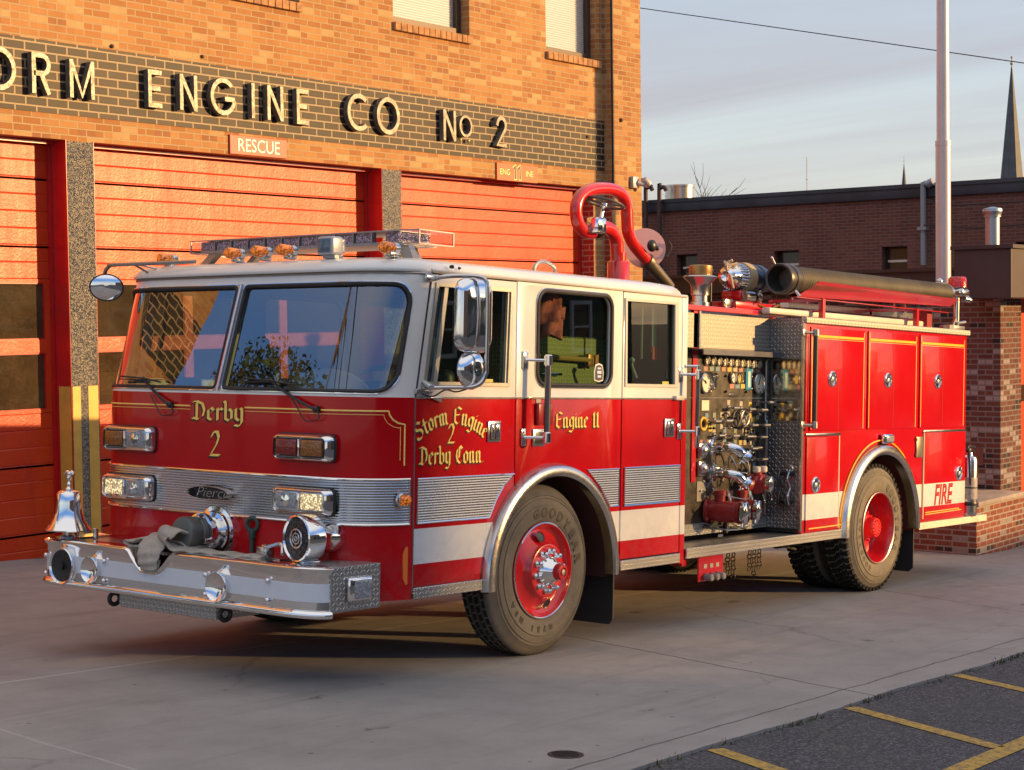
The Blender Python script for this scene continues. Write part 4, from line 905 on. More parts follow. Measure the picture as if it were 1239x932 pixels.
def pen(text, size, place, off, grow=0.0, dx=0.0, dz=0.0, us=1.0):
    """place(u, v, t) maps the written line to the panel; broad-nib segments at rising offsets"""
    m = M(); e = 0; x = 0; W_ = sum(BL[c][0] for c in text)
    nx, nz = .112*math.cos(R_(38)), .112*math.sin(R_(38))
    for c in text:
        w_, st_ = BL[c]
        for s in st_:
            for p, q in zip(s, s[1:]):
                L_ = math.hypot(q[0]-p[0], q[1]-p[1]) or 1; ux, uz = (q[0]-p[0])/L_*(.02+grow), (q[1]-p[1])/L_*(.02+grow)
                g_ = 1+grow*9
                quad = [(p[0]-nx*g_-ux, p[1]-nz*g_-uz-grow*.6), (p[0]+nx*g_-ux, p[1]+nz*g_-uz), (q[0]+nx*g_+ux, q[1]+nz*g_+uz), (q[0]-nx*g_+ux, q[1]-nz*g_+uz-grow*.6)]
                e += 1
                m.add([place((x+a+dx-W_/2)*size*us, (b+dz)*size, off+(e % 7)*.00012) for a, b in quad], [(0, 1, 2, 3)])
        x += w_
    return m
def write(text, size, place, name='gold_lettering', par=None, us=1.0):
    T(pen(text, size, place, .0006, .024, -.08, -.09, us), 'letter_shadow', SHD, par, smooth=0, fixn=False)
    return T(pen(text, size, place, .0018, us=us), name, GOLD, par, smooth=0, fixn=False)
def nose_place(y0, z0):
    def f(u, v, t): return (fx(y0-u)-.002-t, y0-u, z0+v)
    return f
write('Derby', .074, nose_place(1.222, 1.468), us=1.70); write('2', .102, nose_place(1.238, 1.250), us=1.25)
def door_place(x0, z0, arcr=None):
    if not arcr: return lambda u, v, t: (x0+u, -.0012-t, z0+v)
    def f(u, v, t):
        a = u/arcr; return (x0+(arcr+v)*math.sin(a), -.0012-t, z0-arcr+(arcr+v)*math.cos(a))
    return f
write('Storm Engine', .066, door_place(-.922, 1.476, .52), us=1.17); write('2', .078, door_place(-.93, 1.358), us=1.15); write('Derby Conn.', .067, door_place(-.918, 1.242), us=1.18); write('Engine 11', .066, door_place(.345, 1.440), us=1.33)

# lamps in chrome bezels: upper warning pair, lower headlamp pair
def quadlamp(yc, zc, mats, w=.46, h=.155):
    b = thing('lamp_cluster', None, None, (fx(yc)-.004, yc, zc)); b.parent = TR
    out = rrect(-w/2, w/2, -h/2, h/2, .035, 5)
    def sc_(k, kk=None): kk = kk or k; return [(a*k, c*kk) for a, c in out]
    m = M().rings([[(0, a, c) for a, c in sc_(1.0)], [(-.035, a, c) for a, c in sc_(.995)], [(-.062, a, c) for a, c in sc_(.93, .86)], [(-.066, a, c) for a, c in sc_(.90, .80)], [(-.050, a, c) for a, c in sc_(.88, .74)]], True, True, True)
    m.build('bezel', CHR, b, smooth=50)
    M().rings([[(.0, a, c) for a, c in sc_(1.03, 1.07)], [(-.012, a, c) for a, c in sc_(1.03, 1.07)], [(-.013, a, c) for a, c in sc_(.97, .95)]], True, True, True).build('gasket', RUB, b)
    for i, mt in enumerate(mats):
        y = (.1 if i == 0 else -.1)*w/.46
        fr_ = M().box(-.058, -.045, y-.092, y+.092, -.054, .054, .006).build('lamp_frame', CHR2 if mt not in (AMB2, REDL) else BLK, b)
        if mt in (LIT, CLR): M().box(-.0645, -.05, y-.084, y+.084, -.046, .046, .012, 3).build('lens', mt, b, smooth=60).parent = fr_
        else: M().box(-.074, -.05, y-.084, y+.084, -.046, .046, .010, 3).build('lens', mt, b, smooth=60).parent = fr_
        if mt is CLR:
            M().lathe([(.0, -.0), (.034, .004), (.036, .012)], (-.073, y, 0), (1, 0, 0), 20).build('projector', CHR, b).parent = fr_
    M().box(-.070, -.045, -.008, .008, -.05, .05, .003).build('bar', CHR, b)
    return b
quadlamp(2.015, 1.332, (AMB2, CLR)); quadlamp(.485, 1.332, (REDL, AMB2)); quadlamp(2.015, 1.027, (LIT, CLR)); quadlamp(.485, 1.027, (CLR, LIT))
# oval maker's badge on the ribbed band
bd = T(M().lathe([(.0, .014), (.9, .013), (.97, .010), (1.0, .0)], (0, 0, 0), (-1, 0, 0), 40), 'badge', simple('dark_badge', (.06, .055, .06), .3, .8))
bd.data.transform(Matrix.Diagonal((1, .185, .042, 1))); bd.location = (fx(1.245)-.008, 1.245, 1.034)
M().torus((-.012, 0, 0), (1, 0, 0), 1, .045, 48, 8).build('badge_rim', CHR2, bd).data.transform(Matrix.Diagonal((1, .178, .037, 1)))
M().text('Pierce', .085, lambda a, b, t: (-.0155-t, -a*1.35, b-.028), .001, shear=.35, bold=-.001).build('badge_script', CHR2, bd, smooth=0)
# corner marker and lower amber reflector
p_ = low_at(.035, .0); mk = thing('corner_marker', None, None, (p_.x, p_.y-.002, 1.045)); mk.parent = TR; mk.rotation_euler = (0, 0, R_(12))
M().lathe([(.042, 0), (.042, .012), (.034, .016), (.03, .02)], (0, 0, 0), (-.1, -1, 0), 24, True, True).build('base', CHR2, mk); M().lathe([(.032, .016), (.033, .045), (.026, .062), (.0, .068)], (0, 0, 0), (-.1, -1, 0), 24).build('lens', AMB, mk)
T(M().plate([(-1.335, .60), (-1.315, .56), (-1.285, .56), (-1.27, .60), (-1.27, .735), (-1.285, .775), (-1.315, .775), (-1.335, .735)], [], .012, lambda a, b, t: (a, .008+t-.2*(a+1.27)**2*0, b)), 'side_reflector', simple('orange_reflector', (.85, .20, .03), .15, 0, .6))
# ---- wipers
def wiper(y0, y1, yb0, yb1, name='wiper'):
    b = T(M().lathe([(.02, 0), (.02, .03), (.012, .04)], (fx(y0)-.001, y0, 1.552), (-1, 0, 0), 12, True, True).tube([(fx(y0)-.035, y0, 1.552), (-1.66, lerp(y0, y1, .35), 1.60), (-1.645, lerp(y0, y1, .75), 1.665), (-1.632, y1, 1.716)], .009, 8, sub=4), name, BLK)
    T(M().tube([(-1.625, yb0, 1.722), (-1.640, y1, 1.712), (-1.655, yb1, 1.690)], .006, 6).box(-1.640, -1.622, min(yb0, yb1), max(yb0, yb1), 1.700, 1.706), 'blade', RUB, b)
    T(M().tube([(fx(y0)-.03, y0-.02, 1.552), (-1.665, y0-.03, 1.50), (-1.665, y0+.07, 1.485), (-1.66, y0+.13, 1.54), (-1.65, y0+.2, 1.61)], .0035, 6, sub=5), 'washer_hose', BLK, b)
wiper(1.640, 1.93, 2.16, 1.74); wiper(.40, .80, 1.03, .58)

# ---- chrome bumper
XB = -2.03
def bplan():
    P = [(-1.555, 2.462), (-1.80, 2.462)]
    P += [(-1.80-.23*math.sin(R_(q)), 2.462-.14+.14*math.cos(R_(q))) for q in (20, 40, 60, 80, 90)]
    ys = [2.28-i*.03 for i in range(1, 68)]; P += [(XB, y) for y in ys if y > .27]
    P += [(XB, .25)]+[(XB+.115*(1-math.cos(R_(q))), .25-.25*math.sin(R_(q))) for q in (10, 20, 30, 40, 50, 60, 70, 80, 88)]
    return P
BP = bplan()
def btop(y): return .705-.118*max(0, min(1, (1-abs((y-1.375)/.19))*1.6))**.8 if abs(y-1.375) < .19 else .705
def bump_sweep(prof, P=BP):
    """prof(y) -> list of (outward, z)"""
    rings = []
    for i, (x, y) in enumerate(P):
        a = P[max(i-1, 0)]; b = P[min(i+1, len(P)-1)]; t = Vector((b[0]-a[0], b[1]-a[1])).normalized(); n_ = Vector((t.y, -t.x))
        if n_.x > .3: n_ = -n_
        if i < 3 and n_.y < 0: n_ = -n_
        if i > len(P)-4 and n_.y > 0: n_ = -n_
        rings.append([(x+n_.x*o, y+n_.y*o, z) for o, z in prof(y)])
    return M().rings(rings, False)
bm_ = T(bump_sweep(lambda y: [(-.16, btop(y)-.004), (-.03, btop(y)), (.0, btop(y)), (.012, btop(y)-.010), (.008, btop(y)-.022), (-.010, min(btop(y)-.035, .665)), (-.012, .60), (-.012, .52), (-.010, .468), (.010, .455), (.016, .440), (.008, .425), (-.02, .420), (-.12, .421)]), 'front_bumper', CHR, smooth=50)
T(bump_sweep(lambda y: [(-.010, .612 if btop(y) > .66 else min(.612, btop(y)-.03)), (-.0085, .61 if btop(y) > .66 else min(.61, btop(y)-.03)), (-.0085, .513), (-.010, .512)]), 'reflective_band', simple('white_reflective', (.66, .68, .72), .38, var=.05), bm_)
nb = M(); 
nb.box(-1.955, -1.60, .03, 2.43, .672, .690); T(nb, 'bumper_deck', TRD, bm_, smooth=0)
sd = T(M().box(-1.925, -1.530, .0, .012, .452, .700, .002, 1).box(-1.925, -1.53, .012, .30, .695, .7005), 'bumper_end_plate', TRD2, bm_, smooth=0)
T(M().box(-1.545, -1.53, .012, .2, .46, .69).box(-1.9, -1.6, .15, 2.3, .43, .45), 'bumper_back', BLK, bm_, smooth=0)
el = T(M().box(-1.812, -1.622, -.034, -.001, .505, .640, .020, 3), 'side_marker_lamp', CHR, bm_, smooth=50); T(M().box(-1.775, -1.635, -.042, -.02, .520, .625, .014, 3), 'lens', CLR, el, smooth=60)
for y, z in ((1.79, .605), (1.79, .487), (.89, .598), (.89, .487), (.385, .608), (.385, .50), (2.35, .60), (2.35, .49)): T(M().ball((XB-.001, y, z), .010, .016, .016, 12, 8), 'bumper_bolt', CHR, bm_)
def horn(y, z, r, mid):
    o = T(M().lathe([(r*.92, -.004), (r*.96, .010), (r*.98, .022), (r*.94, .027), (r*.88, .022), (r*.6, .007), (r*.3, .001), (.0, .0)], (XB+.006, y, z), (-1, 0, 0), 40), 'horn_trumpet', CHR, bm_, smooth=60)
    if mid: T(M().lathe([(r*.82, .0205), (r*.5, .012), (.0, .012)], (XB+.006, y, z), (-1, 0, 0), 32).cyl((XB+.02, y, z), (XB-.022, y, z), r*.20), 'speaker_driver', BLK, o)
horn(2.178, .548, .118, True); horn(1.906, .545, .082, False); horn(.783, .540, .088, False)
# step plate and tow eyes under the bumper
T(M().box(-1.965, -1.62, .87, 1.72, .335, .418, .004, 1), 'belly_plate', TRD2, bm_, smooth=0)
for y in (1.775, .80): T(M().torus((-1.955, y, .375), (.2, 1, 0), .034, .014, 24, 10).cyl((-1.955, y, .40), (-1.93, y, .46), .018), 'tow_eye', BLK, bm_)
# ---- bell
be = thing('bell', None, None, (-1.90, 2.300, .695)); be.parent = TR
M().lathe([(.135, .055), (.138, .062), (.120, .085), (.098, .12), (.083, .17), (.076, .23), (.074, .285), (.060, .302), (.03, .306), (.0, .306)], (0, 0, 0), (0, 0, 1), 48).lathe([(.135, .055), (.11, .085), (.08, .16), (.07, .28)], (0, 0, 0), (0, 0, 1), 48).build('bell_body', CHR, be, smooth=60)
M().cyl((-.0, .0, 0), (0, 0, .10), .022).torus((0, 0, .012), (0, 0, 1), .045, .012).tube([(.06, 0, 0), (.065, 0, .06), (0, 0, .09)], .014, 8, sub=4).cyl((.11, -.13, 0), (.11, -.13, .07), .016).build('bell_stand', CHR2, be)
M().lathe([(.020, .300), (.024, .315), (.012, .33), (.016, .345), (.010, .36), (.017, .385), (.012, .40), (.006, .41)], (0, 0, 0), (0, 0, 1), 16).ball((0, 0, .41), .014, .022, .018).tube([(0, -.048, .408), (0, -.02, .425), (0, .0, .41), (0, .02, .425), (0, .048, .408)], .008, 6, sub=3).build('eagle_finial', CHR, be)
M().ball((0, 0, .05), .022).cyl((0, 0, .06), (0, 0, .2), .006).build('clapper', STL, be)
# ---- siren
si = thing('siren', None, None, (-1.86, .325, .835)); si.parent = TR; si.rotation_euler = (0, 0, R_(-9))
M().lathe([(.085, -.12), (.128, -.105), (.134, -.09), (.134, .0), (.130, .012), (.122, .016), (.116, .004)], (0, 0, 0), (-1, 0, .02), 56, False).build('siren_drum', CHR, si, smooth=40)
k = N('siren_grille_mat'); vv = k.n('ShaderNodeTexVoronoi', {'Scale': 110.0}); k.put(vv.inputs['Vector'], k.coord()); SGR = k.pbr(k.mix(k.rng(vv.outputs['Distance'], .2, .5), (.16, .16, .17), (.02, .02, .02)), .4, .6, k.bump(vv.outputs['Distance'], .8, .004))
M().lathe([(.118, .0), (.10, .006), (.05, .010), (.0, .010)], (0, 0, 0), (-1, 0, .02), 56).build('siren_grille', SGR, si)
M().torus((-.012, 0, 0), (1, 0, 0), .052, .005, 40, 8).torus((-.013, 0, 0), (1, 0, 0), .030, .004, 32, 8).torus((-.013, 0, 0), (1, 0, 0), .012, .004, 20, 8).box(-.016, -.010, -.05, .05, -.003, .003).box(-.016, -.010, -.003, .003, -.05, .05).build('siren_badge', CHR2, si)
M().lathe([(.105, .105), (.092, .115), (.088, .20), (.078, .27), (.055, .32), (.025, .345), (.0, .35)], (0, 0, 0), (1, 0, -.02), 48).build('motor_housing', CHR, si, smooth=60)
for a in range(12):
    pass
M().box(.0, .12, -.055, .055, -.145, -.125, .006).box(.03, .10, -.03, .03, -.13, -.10, .01).box(-.02, .10, .14, .30, -.140, -.128).tube([(.0, .14, -.1), (.03, .2, -.05), (.0, .28, -.07), (.0, .33, -.07)], .012, 8, sub=4).box(-.03, .03, .26, .36, -.13, -.07, .008).build('siren_bracket', CHR2, si)
# ---- front intake
it = thing('front_intake', None, None, (fx(1.22), 1.21, .80)); it.parent = TR
M().lathe([(.155, -.0), (.155, -.02), (.13, -.025), (.13, -.0)], (0, 0, 0), (1, 0, 0), 40).lathe([(.10, 0), (.10, .03), (.12, .03), (.12, .05), (.09, .06), (.09, .12), (.115, .12), (.115, .15), (.10, .155)], (0, 0, 0), (-1, 0, .03), 40).build('intake_flange', CHR, it, smooth=40)
M().lathe([(.080, .15), (.096, .155), (.096, .185), (.090, .19), (.090, .22), (.098, .225), (.098, .27), (.092, .285), (.075, .29), (.0, .285)], (0, 0, 0), (-1, .0, .03), 40, False, False).build('coupling', simple('grey_coupling', (.16, .17, .16), .45, .6, var=.2), it, smooth=40)
for a in (20, 110, 200, 290): M().box(-.20, -.15, .090, .118, -.015, .015, .005).build('coupling_lug', CHR2, it).rotation_euler = (R_(a), 0, 0)
vl = T(M().cyl((-1.66, .90, .70), (-1.66, .90, .80), .014).torus((-1.66, .90, .865), (1, .3, 0), .038, .013, 24, 8, 0, 2*pi).box(-1.675, -1.645, .88, .92, .78, .84, .006), 'valve_handle', simple('green_black_handle', (.03, .06, .045), .5))

# canvas hose draped from the intake over the deck
CANV = N('canvas_hose'); _x = CANV.mix(CANV.rng(CANV.noise(14, 5, .7), .3, .7), (.34, .30, .25), (.50, .45, .38)); CANV = CANV.pbr(_x, .9, 0, CANV.bump(CANV.math('ADD', CANV.noise(160, 3), CANV.math('MULTIPLY', CANV.noise(18, 4, .6), 2.2)), .9, .006), spec=.2)
def ribbon(P, wd, th, name):
    """P: list of (point, width direction) ; flat lay hose with rounded edges"""
    pts = catmull([Vector(p) for p, _ in P], 8); ws = catmull([Vector(q) for _, q in P], 8); rs = []
    for i, (p, q) in enumerate(zip(pts, ws)):
        d = (pts[min(i+1, len(pts)-1)]-pts[max(i-1, 0)]).normalized(); q = (q-d*q.dot(d)).normalized(); n_ = d.cross(q)
        w_ = wd(i/(len(pts)-1)) if callable(wd) else wd; h_ = th(i/(len(pts)-1)) if callable(th) else th
        wob = .004*math.sin(i*.9)
        rs.append([p+q*w_*math.cos(t)*(1 if abs(math.cos(t)) < .5 else 1)+n_*(h_*math.copysign(abs(math.sin(t))**.6, math.sin(t))+wob) for t in [2*pi*j/16 for j in range(16)]])
    return M().rings(rs, True, True, True)
hz = thing('canvas_hose', 'folded grey canvas fire hose draped over the front bumper deck', 'hose', (0, 0, 0), (0, TILT, 0))
m = ribbon([((-1.88, 1.21, .805), (0, 1, 0)), ((-1.965, 1.25, .825), (0, 1, .15)), ((-2.005, 1.28, .785), (.2, 1, .3)), ((-1.975, 1.24, .735), (.5, .8, .3)), ((-1.92, 1.12, .716), (1, .35, .1)), ((-1.88, .97, .709), (1, .25, 0)), ((-1.85, .76, .706), (1, .2, .0)), ((-1.83, .60, .706), (1, 0, 0))], lambda t: lerp(.088, .058, min(1, t*2.2)), lambda t: .012, 'hose')
m.build('hose_loop', CANV, hz, smooth=60)
m = ribbon([((-1.80, 1.14, .722), (1, .1, 0)), ((-1.83, 1.28, .748), (1, .1, -.1)), ((-1.85, 1.46, .752), (1, .05, -.1)), ((-1.86, 1.62, .735), (1, .0, 0)), ((-1.865, 1.665, .722), (1, 0, 0)), ((-1.865, 1.62, .708), (1, 0, 0)), ((-1.86, 1.45, .702), (1, 0, 0))], lambda t: .135-.03*t, lambda t: .013, 'hose')
m.build('hose_fold', CANV, hz, smooth=60)
m = ribbon([((-1.80, 1.42, .768), (.25, 1, 0)), ((-1.90, 1.40, .775), (.15, 1, 0)), ((-1.98, 1.38, .752), (.0, 1, .05)), ((-2.035, 1.365, .700), (.0, 1, .12)), ((-2.058, 1.355, .640), (.0, 1, .1)), ((-2.052, 1.35, .597), (0, 1, 0)), ((-2.035, 1.35, .59), (0, 1, 0)), ((-2.02, 1.36, .64), (0, 1, 0))], lambda t: .13-.065*min(1, t*1.25), lambda t: .013, 'hose')
m.build('hose_tongue', CANV, hz, smooth=60)
# ------------------------------------------------------------------ wheels
k = N('tyre_rubber'); x, y, z = k.xyz(); rr_ = k.math('SQRT', k.math('ADD', k.math('POWER', x, 2.0), k.math('POWER', z, 2.0)))
c = k.mix(k.rng(k.noise(7, 6, .75), .35, .7), (.075, .070, .063), (.125, .115, .10)); c = k.mix(k.rng(k.noise(2.2, 3), .45, .7, 0, .6), c, (.17, .15, .12))
ang = k.math('ARCTAN2', z, x)
ringn = k.noise(1, 4, .6, k.comb(k.math('MULTIPLY', rr_, 90.0), k.math('MULTIPLY', ang, .6), 0.0))
c = k.mix(k.rng(ringn, .52, .72, 0, .45), c, (.18, .165, .14))
TYRE = k.pbr(c, .75, 0, k.bump(k.math('ADD', ringn, k.noise(60, 3)), .25, .003), spec=.35)
k = N('dusty_tyre_rubber'); x, y, z = k.xyz(); rr_ = k.math('SQRT', k.math('ADD', k.math('POWER', x, 2.0), k.math('POWER', z, 2.0))); ang = k.math('ARCTAN2', z, x)
rn_ = k.noise(1, 4, .6, k.comb(k.math('MULTIPLY', rr_, 70.0), k.math('MULTIPLY', ang, .7), 0.0)); c = k.mix(k.rng(k.noise(6, 6, .75), .35, .7), (.145, .128, .10), (.225, .20, .155)); c = k.mix(k.rng(rn_, .5, .75, 0, .5), c, (.13, .11, .085))
DTYRE = k.pbr(c, .85, 0, k.bump(k.math('ADD', rn_, k.noise(60, 3)), .3, .003), spec=.2)
TREAD = simple('tread_rubber', (.020, .019, .018), .85, var=.4, vscale=12, bump=.4, bscale=60, spec=.2)
TXT = simple('raised_black_lettering', (.016, .015, .015), .5); TXT2 = simple('dusty_raised_lettering', (.07, .06, .048), .7)
TR_ = .54; TW = .29
def arc_text(m, s, r, size, a0, step, y, outside=-1):
    for i, ch in enumerate(s):
        if ch == ' ': continue
        a = R_(a0-step*i)
        m.text(ch, size, lambda u, v, t: (math.cos(a)*(r+v-size*.35)+math.sin(a)*u, y-t, math.sin(a)*(r+v-size*.35)-math.cos(a)*u), .0015, bold=.005)
def tyre_group(name, rear, dirty=False):
    """axle end at the origin; outer face looks along -y at y=0"""
    wl = thing(name, None, None); wl.parent = TR
    R0 = TR_; prof = [(.300, .030), (.305, .012), (.318, .004), (.34, -.002), (.40, -.006), (.412, -.0065), (.416, -.001), (.45, .004), (.470, .010), (.474, .007), (.478, .012), (.505, .030), (.522, .042), (R0-.004, .060), (R0, .075)]
    if not rear:
        g_ = [(R0, TW*.33), (R0-.012, TW*.335), (R0-.012, TW*.36), (R0, TW*.365), (R0, TW*.48), (R0-.012, TW*.485), (R0-.012, TW*.52), (R0, TW*.525), (R0, TW*.64), (R0-.012, TW*.645), (R0-.012, TW*.67), (R0, TW*.675)]
    else: g_ = [(R0-.014, .078), (R0-.014, TW-.078)]
    prof2 = [(r, TW-h) for r, h in prof[::-1]]
    full = [(r, -h) for r, h in prof]+[(r, -h) for r, h in g_]+[(r, -h) for r, h in prof2]
    ty = M().lathe(full, (0, 0, 0), (0, -1, 0), 96).build('tyre', DTYRE if rear and not dirty else TYRE, wl, smooth=30)
    m = M(); n = 52 if rear else 56
    for i in range(n):
        a = 2*pi*(i+.5*0)/n
        def seg(da, r0, r1, y0, y1, w_, skew=0.0):
            aa = a+da; c_, s_ = math.cos(aa), math.sin(aa); v = []
            for r_ in (r0, r1):
                for yq in (y0, y1):
                    for sg in (-1, 1):
                        t_ = sg*w_/2*(1.0 if r_ == r0 else .92)+(skew if yq == y1 else 0); v.append((c_*r_-s_*t_, yq, s_*r_+c_*t_))
            m.add(v, [(0, 1, 3, 2), (4, 6, 7, 5), (0, 4, 5, 1), (2, 3, 7, 6), (0, 2, 6, 4), (1, 5, 7, 3)])
        if rear:
            cw_ = 2*pi*R0/n
            seg(0, .492, R0+.002, .030, .10, cw_*.66); seg(0, .492, R0+.002, TW-.10, TW-.030, cw_*.66)
            seg(.3*2*pi/n, .51, R0+.004, .112, .140, cw_*.70, .01); seg(.8*2*pi/n, .51, R0+.004, .152, .182, cw_*.70, .01)
        else:
            cw_ = 2*pi*R0/n; seg(0, .5, R0+.0012, .062, .090, cw_*.86); seg(0, .5, R0+.0012, TW-.090, TW-.062, cw_*.86)
            for k0, k1 in ((.37, .475), (.53, .635)): seg(.5*2*pi/n, .5, R0+.0012, TW*k0, TW*k1, cw_*.88, .01)
    m.build('tread', TREAD, ty, smooth=0, fixn=False)
    if not dirty:
        m = M()
        for a_ in ((('GOODYEAR', .369, .082, 104, 13.6), ('G751', .372, .045, 283, 10.2), ('MSA', .372, .045, 232, 10.2)), (('GOODYEAR', .369, .082, 64, 13.6), ('GOODYEAR', .367, .052, 244, 11)))[rear]:
            m = M(); arc_text(m, *a_, -.0045); m.build('sidewall_lettering', TXT2 if rear else TXT, ty, smooth=0)
        M().torus((0, .002, 0), (0, 1, 0), .455, .002, 96, 6).torus((0, .0, 0), (0, 1, 0), .412, .0025, 96, 6).build('sidewall_ribs', DTYRE if rear else TYRE, ty)
    return wl
WRED = simple('wheel_red', (.50, .008, .012), .25, 0, .7, var=.15, vscale=6)
def front_rim(w):
    rm = M().lathe([(.298, .028), (.306, .006), (.302, -.004), (.292, -.004), (.286, .012), (.272, .034), (.256, .046), (.232, .038), (.180, -.002), (.172, -.022), (.168, -.032), (.158, -.036), (.150, -.034), (.0, -.034)], (0, 0, 0), (0, 1, 0), 72).build('rim', WRED, w, smooth=40)
    M().torus((0, -.002, 0), (0, 1, 0), .300, .006, 80, 8).build('chrome_beauty_ring', CHR, rm)
    hh = M()
    for a in (100, 280): 
        c_ = Vector((.216*math.cos(R_(a)), .025, .216*math.sin(R_(a)))); hh.lathe([(.0, .0), (.030, .001), (.036, .006)], c_-Vector((0, .022, 0)), (math.cos(R_(a))*.5, -1, math.sin(R_(a))*.5), 20)
    hh.build('hand_hole', BLK, rm)
    hb = M().lathe([(.098, .034), (.096, .050), (.080, .070), (.062, .095), (.055, .110), (.052, .112)], (0, 0, 0), (0, -1, 0), 48).build('hub_cover', CHR, w, smooth=50)
    M().lathe([(.050, .10), (.050, .150), (.046, .156), (.032, .158), (.030, .148), (.0, .148)], (0, 0, 0), (0, -1, 0), 36).build('hub_cap', WRED, hb, smooth=40)
    M().lathe([(.020, .148), (.018, .160), (.0, .162)], (0, 0, 0), (0, -1, 0), 24).build('hub_plug', STL, hb)
    for i in range(10):
        a = 2*pi*(i+.3)/10; c_ = (.125*math.cos(a), -.034, .125*math.sin(a))
        M().lathe([(.021, 0), (.021, .008), (.0165, .012), (.0165, .034), (.013, .042), (.0, .047)], c_, (0, -1, 0), 16).build('lug_nut', CHR, rm, smooth=50)
def rear_rim(w):
    rm = M().lathe([(.298, .028), (.306, .006), (.302, -.004), (.292, .0), (.284, .02), (.270, .085), (.262, .13), (.250, .155), (.215, .168), (.150, .160), (.145, .150), (.0, .150)], (0, 0, 0), (0, 1, 0), 72).build('rim', WRED, w, smooth=40)
    M().torus((0, -.002, 0), (0, 1, 0), .300, .005, 80, 8).build('rim_edge', STL, rm)
    hb = M().lathe([(.110, -.150), (.108, -.10), (.09, -.085), (.085, -.03), (.078, -.015), (.0, -.012)], (0, 0, 0), (0, -1, 0), 40).build('hub', simple('bright_red_hub', (.75, .02, .015), .3, 0, .6), w, smooth=40)
    for i in range(12):
        a = 2*pi*i/12; M().cyl((.062*math.cos(a), .02, .062*math.sin(a)), (.062*math.cos(a), -.004+.02, .062*math.sin(a)), .009).cyl((.062*math.cos(a), .018, .062*math.sin(a)), (.062*math.cos(a), .004, .062*math.sin(a)), .007, n=6).build('hub_bolt', simple('hub_bolt_red', (.7, .05, .03), .3, .3), hb)
    for i in range(10):
        a = 2*pi*(i+.2)/10; M().cyl((.125*math.cos(a), .155, .125*math.sin(a)), (.125*math.cos(a), .108, .125*math.sin(a)), .017, .014, n=8).build('lug_nut', WRED, rm)
fw = tyre_group('front_wheel', False); front_rim(fw); fw.location = (0, 0.0, .54)
fw2 = copy_tree(fw, TR); fw2.location = (0, W2, .54); fw2.rotation_euler = (0, 0, pi)
rw = tyre_group('rear_wheel', True); rear_rim(rw); rw.location = (4.715, -.035, .54)
rw2 = copy_tree(rw, TR); rw2.location = (4.715, W2+.035, .54); rw2.rotation_euler = (0, 0, pi)
ri = tyre_group('inner_rear_wheel', True, True); ri.location = (4.715, .30, .54)
ri2 = copy_tree(ri, TR); ri2.location = (4.715, W2-.30, .54); ri2.rotation_euler = (0, 0, pi)
# axles, frame rails, tanks seen under the body
FRM = simple('chassis_black', (.025, .022, .02), .7, var=.4, vscale=6)
T(M().box(-1.5, 6.5, .80, .88, .50, .72).box(-1.5, 6.5, W2-.88, W2-.80, .50, .72).cyl((0, .2, .50), (0, W2-.2, .50), .06).cyl((4.715, .2, .54), (4.715, W2-.2, .54), .085).box(.9, 1.65, .45, 1.1, .38, .56).box(2.0, 3.6, .9, 1.6, .45, .62), 'chassis', FRM)
T(M().ball((4.715, YC, .54), .22, .22, .24).box(1.2, 2.0, 1.3, 1.9, .34, .60, .05), 'axle_casing', FRM)
sp = M()
for y in (.55, W2-.55):
    for i in range(4): sp.box(4.05+.05*i, 5.4-.05*i, y-.04, y+.04, .66-.022*i, .675-.022*i)
T(sp, 'leaf_spring', FRM, smooth=0)
T(M().rod((3.75, .42, .44), (4.10, .42, .44), .05).tube([(3.3, .5, .50), (3.6, .45, .47), (3.9, .5, .46)], .014, 8, sub=4).box(3.2, 3.55, .35, .6, .44, .56, .02).rod((3.5, .3, .50), (3.95, .3, .42), .012).rod((3.5, .34, .47), (3.95, .34, .38), .012), 'brake_chamber', FRM)
FLP = simple('mudflap_rubber', (.016, .016, .018), .6, var=.2, bump=.2, bscale=120)
T(M().plate([(-.16, 0), (.20, 0), (.20, .34), (.17, .38), (-.13, .38), (-.16, .34)], [], .012, lambda a, b, t: (.79+t, .20-a, .495-b)), 'mudflap', FLP); T(M().plate([(-.16, 0), (.20, 0), (.20, .34), (.17, .38), (-.13, .38), (-.16, .34)], [], .012, lambda a, b, t: (.79+t, W2-.20+a, .495-b)), 'mudflap', FLP)
T(M().plate([(-.24, 0), (.22, 0), (.22, .38), (.18, .42), (-.20, .42), (-.24, .38)], [], .012, lambda a, b, t: (5.50+t, .22-a, .52-b)), 'mudflap', FLP); T(M().plate([(-.24, 0), (.22, 0), (.22, .38), (.18, .42), (-.20, .42), (-.24, .38)], [], .012, lambda a, b, t: (5.50+t, W2-.22+a, .52-b)), 'mudflap', FLP)

# ------------------------------------------------------------------ pump compartment
GUN = simple('panel_dark_steel', (.10, .088, .072), .34, .75, var=.25, vscale=5, rvar=.08)
X0, X1, YP_ = 1.69, 3.395, .32
pp = T(M().box(X0, X1, YP_, YP_+.02, .60, 1.99), 'pump_panel', GUN, smooth=0)
T(M().box(X0, X1, YP_-.01, YP_+.02, 2.005, 2.268, .003, 1), 'upper_tread_panel', diamond('pale_tread_plate', (.66, .60, .50), .6, .33, .030, .8), smooth=0)
T(M().box(2.315, 2.337, YP_-.02, YP_+.02, 2.0, 2.29), 'panel_edge', CHR2, pp, smooth=0)
T(M().box(X0, X1, YP_+.02, W2-YP_, .60, 2.27), 'pump_housing', GUN, smooth=0)
T(M().box(X0, 3.60, YP_-.03, YP_+.20, 2.285, 2.325, .004, 1).box(2.25, 2.31, YP_-.01, YP_+.02, 1.0, 2.30), 'top_rail', REDP, smooth=0)
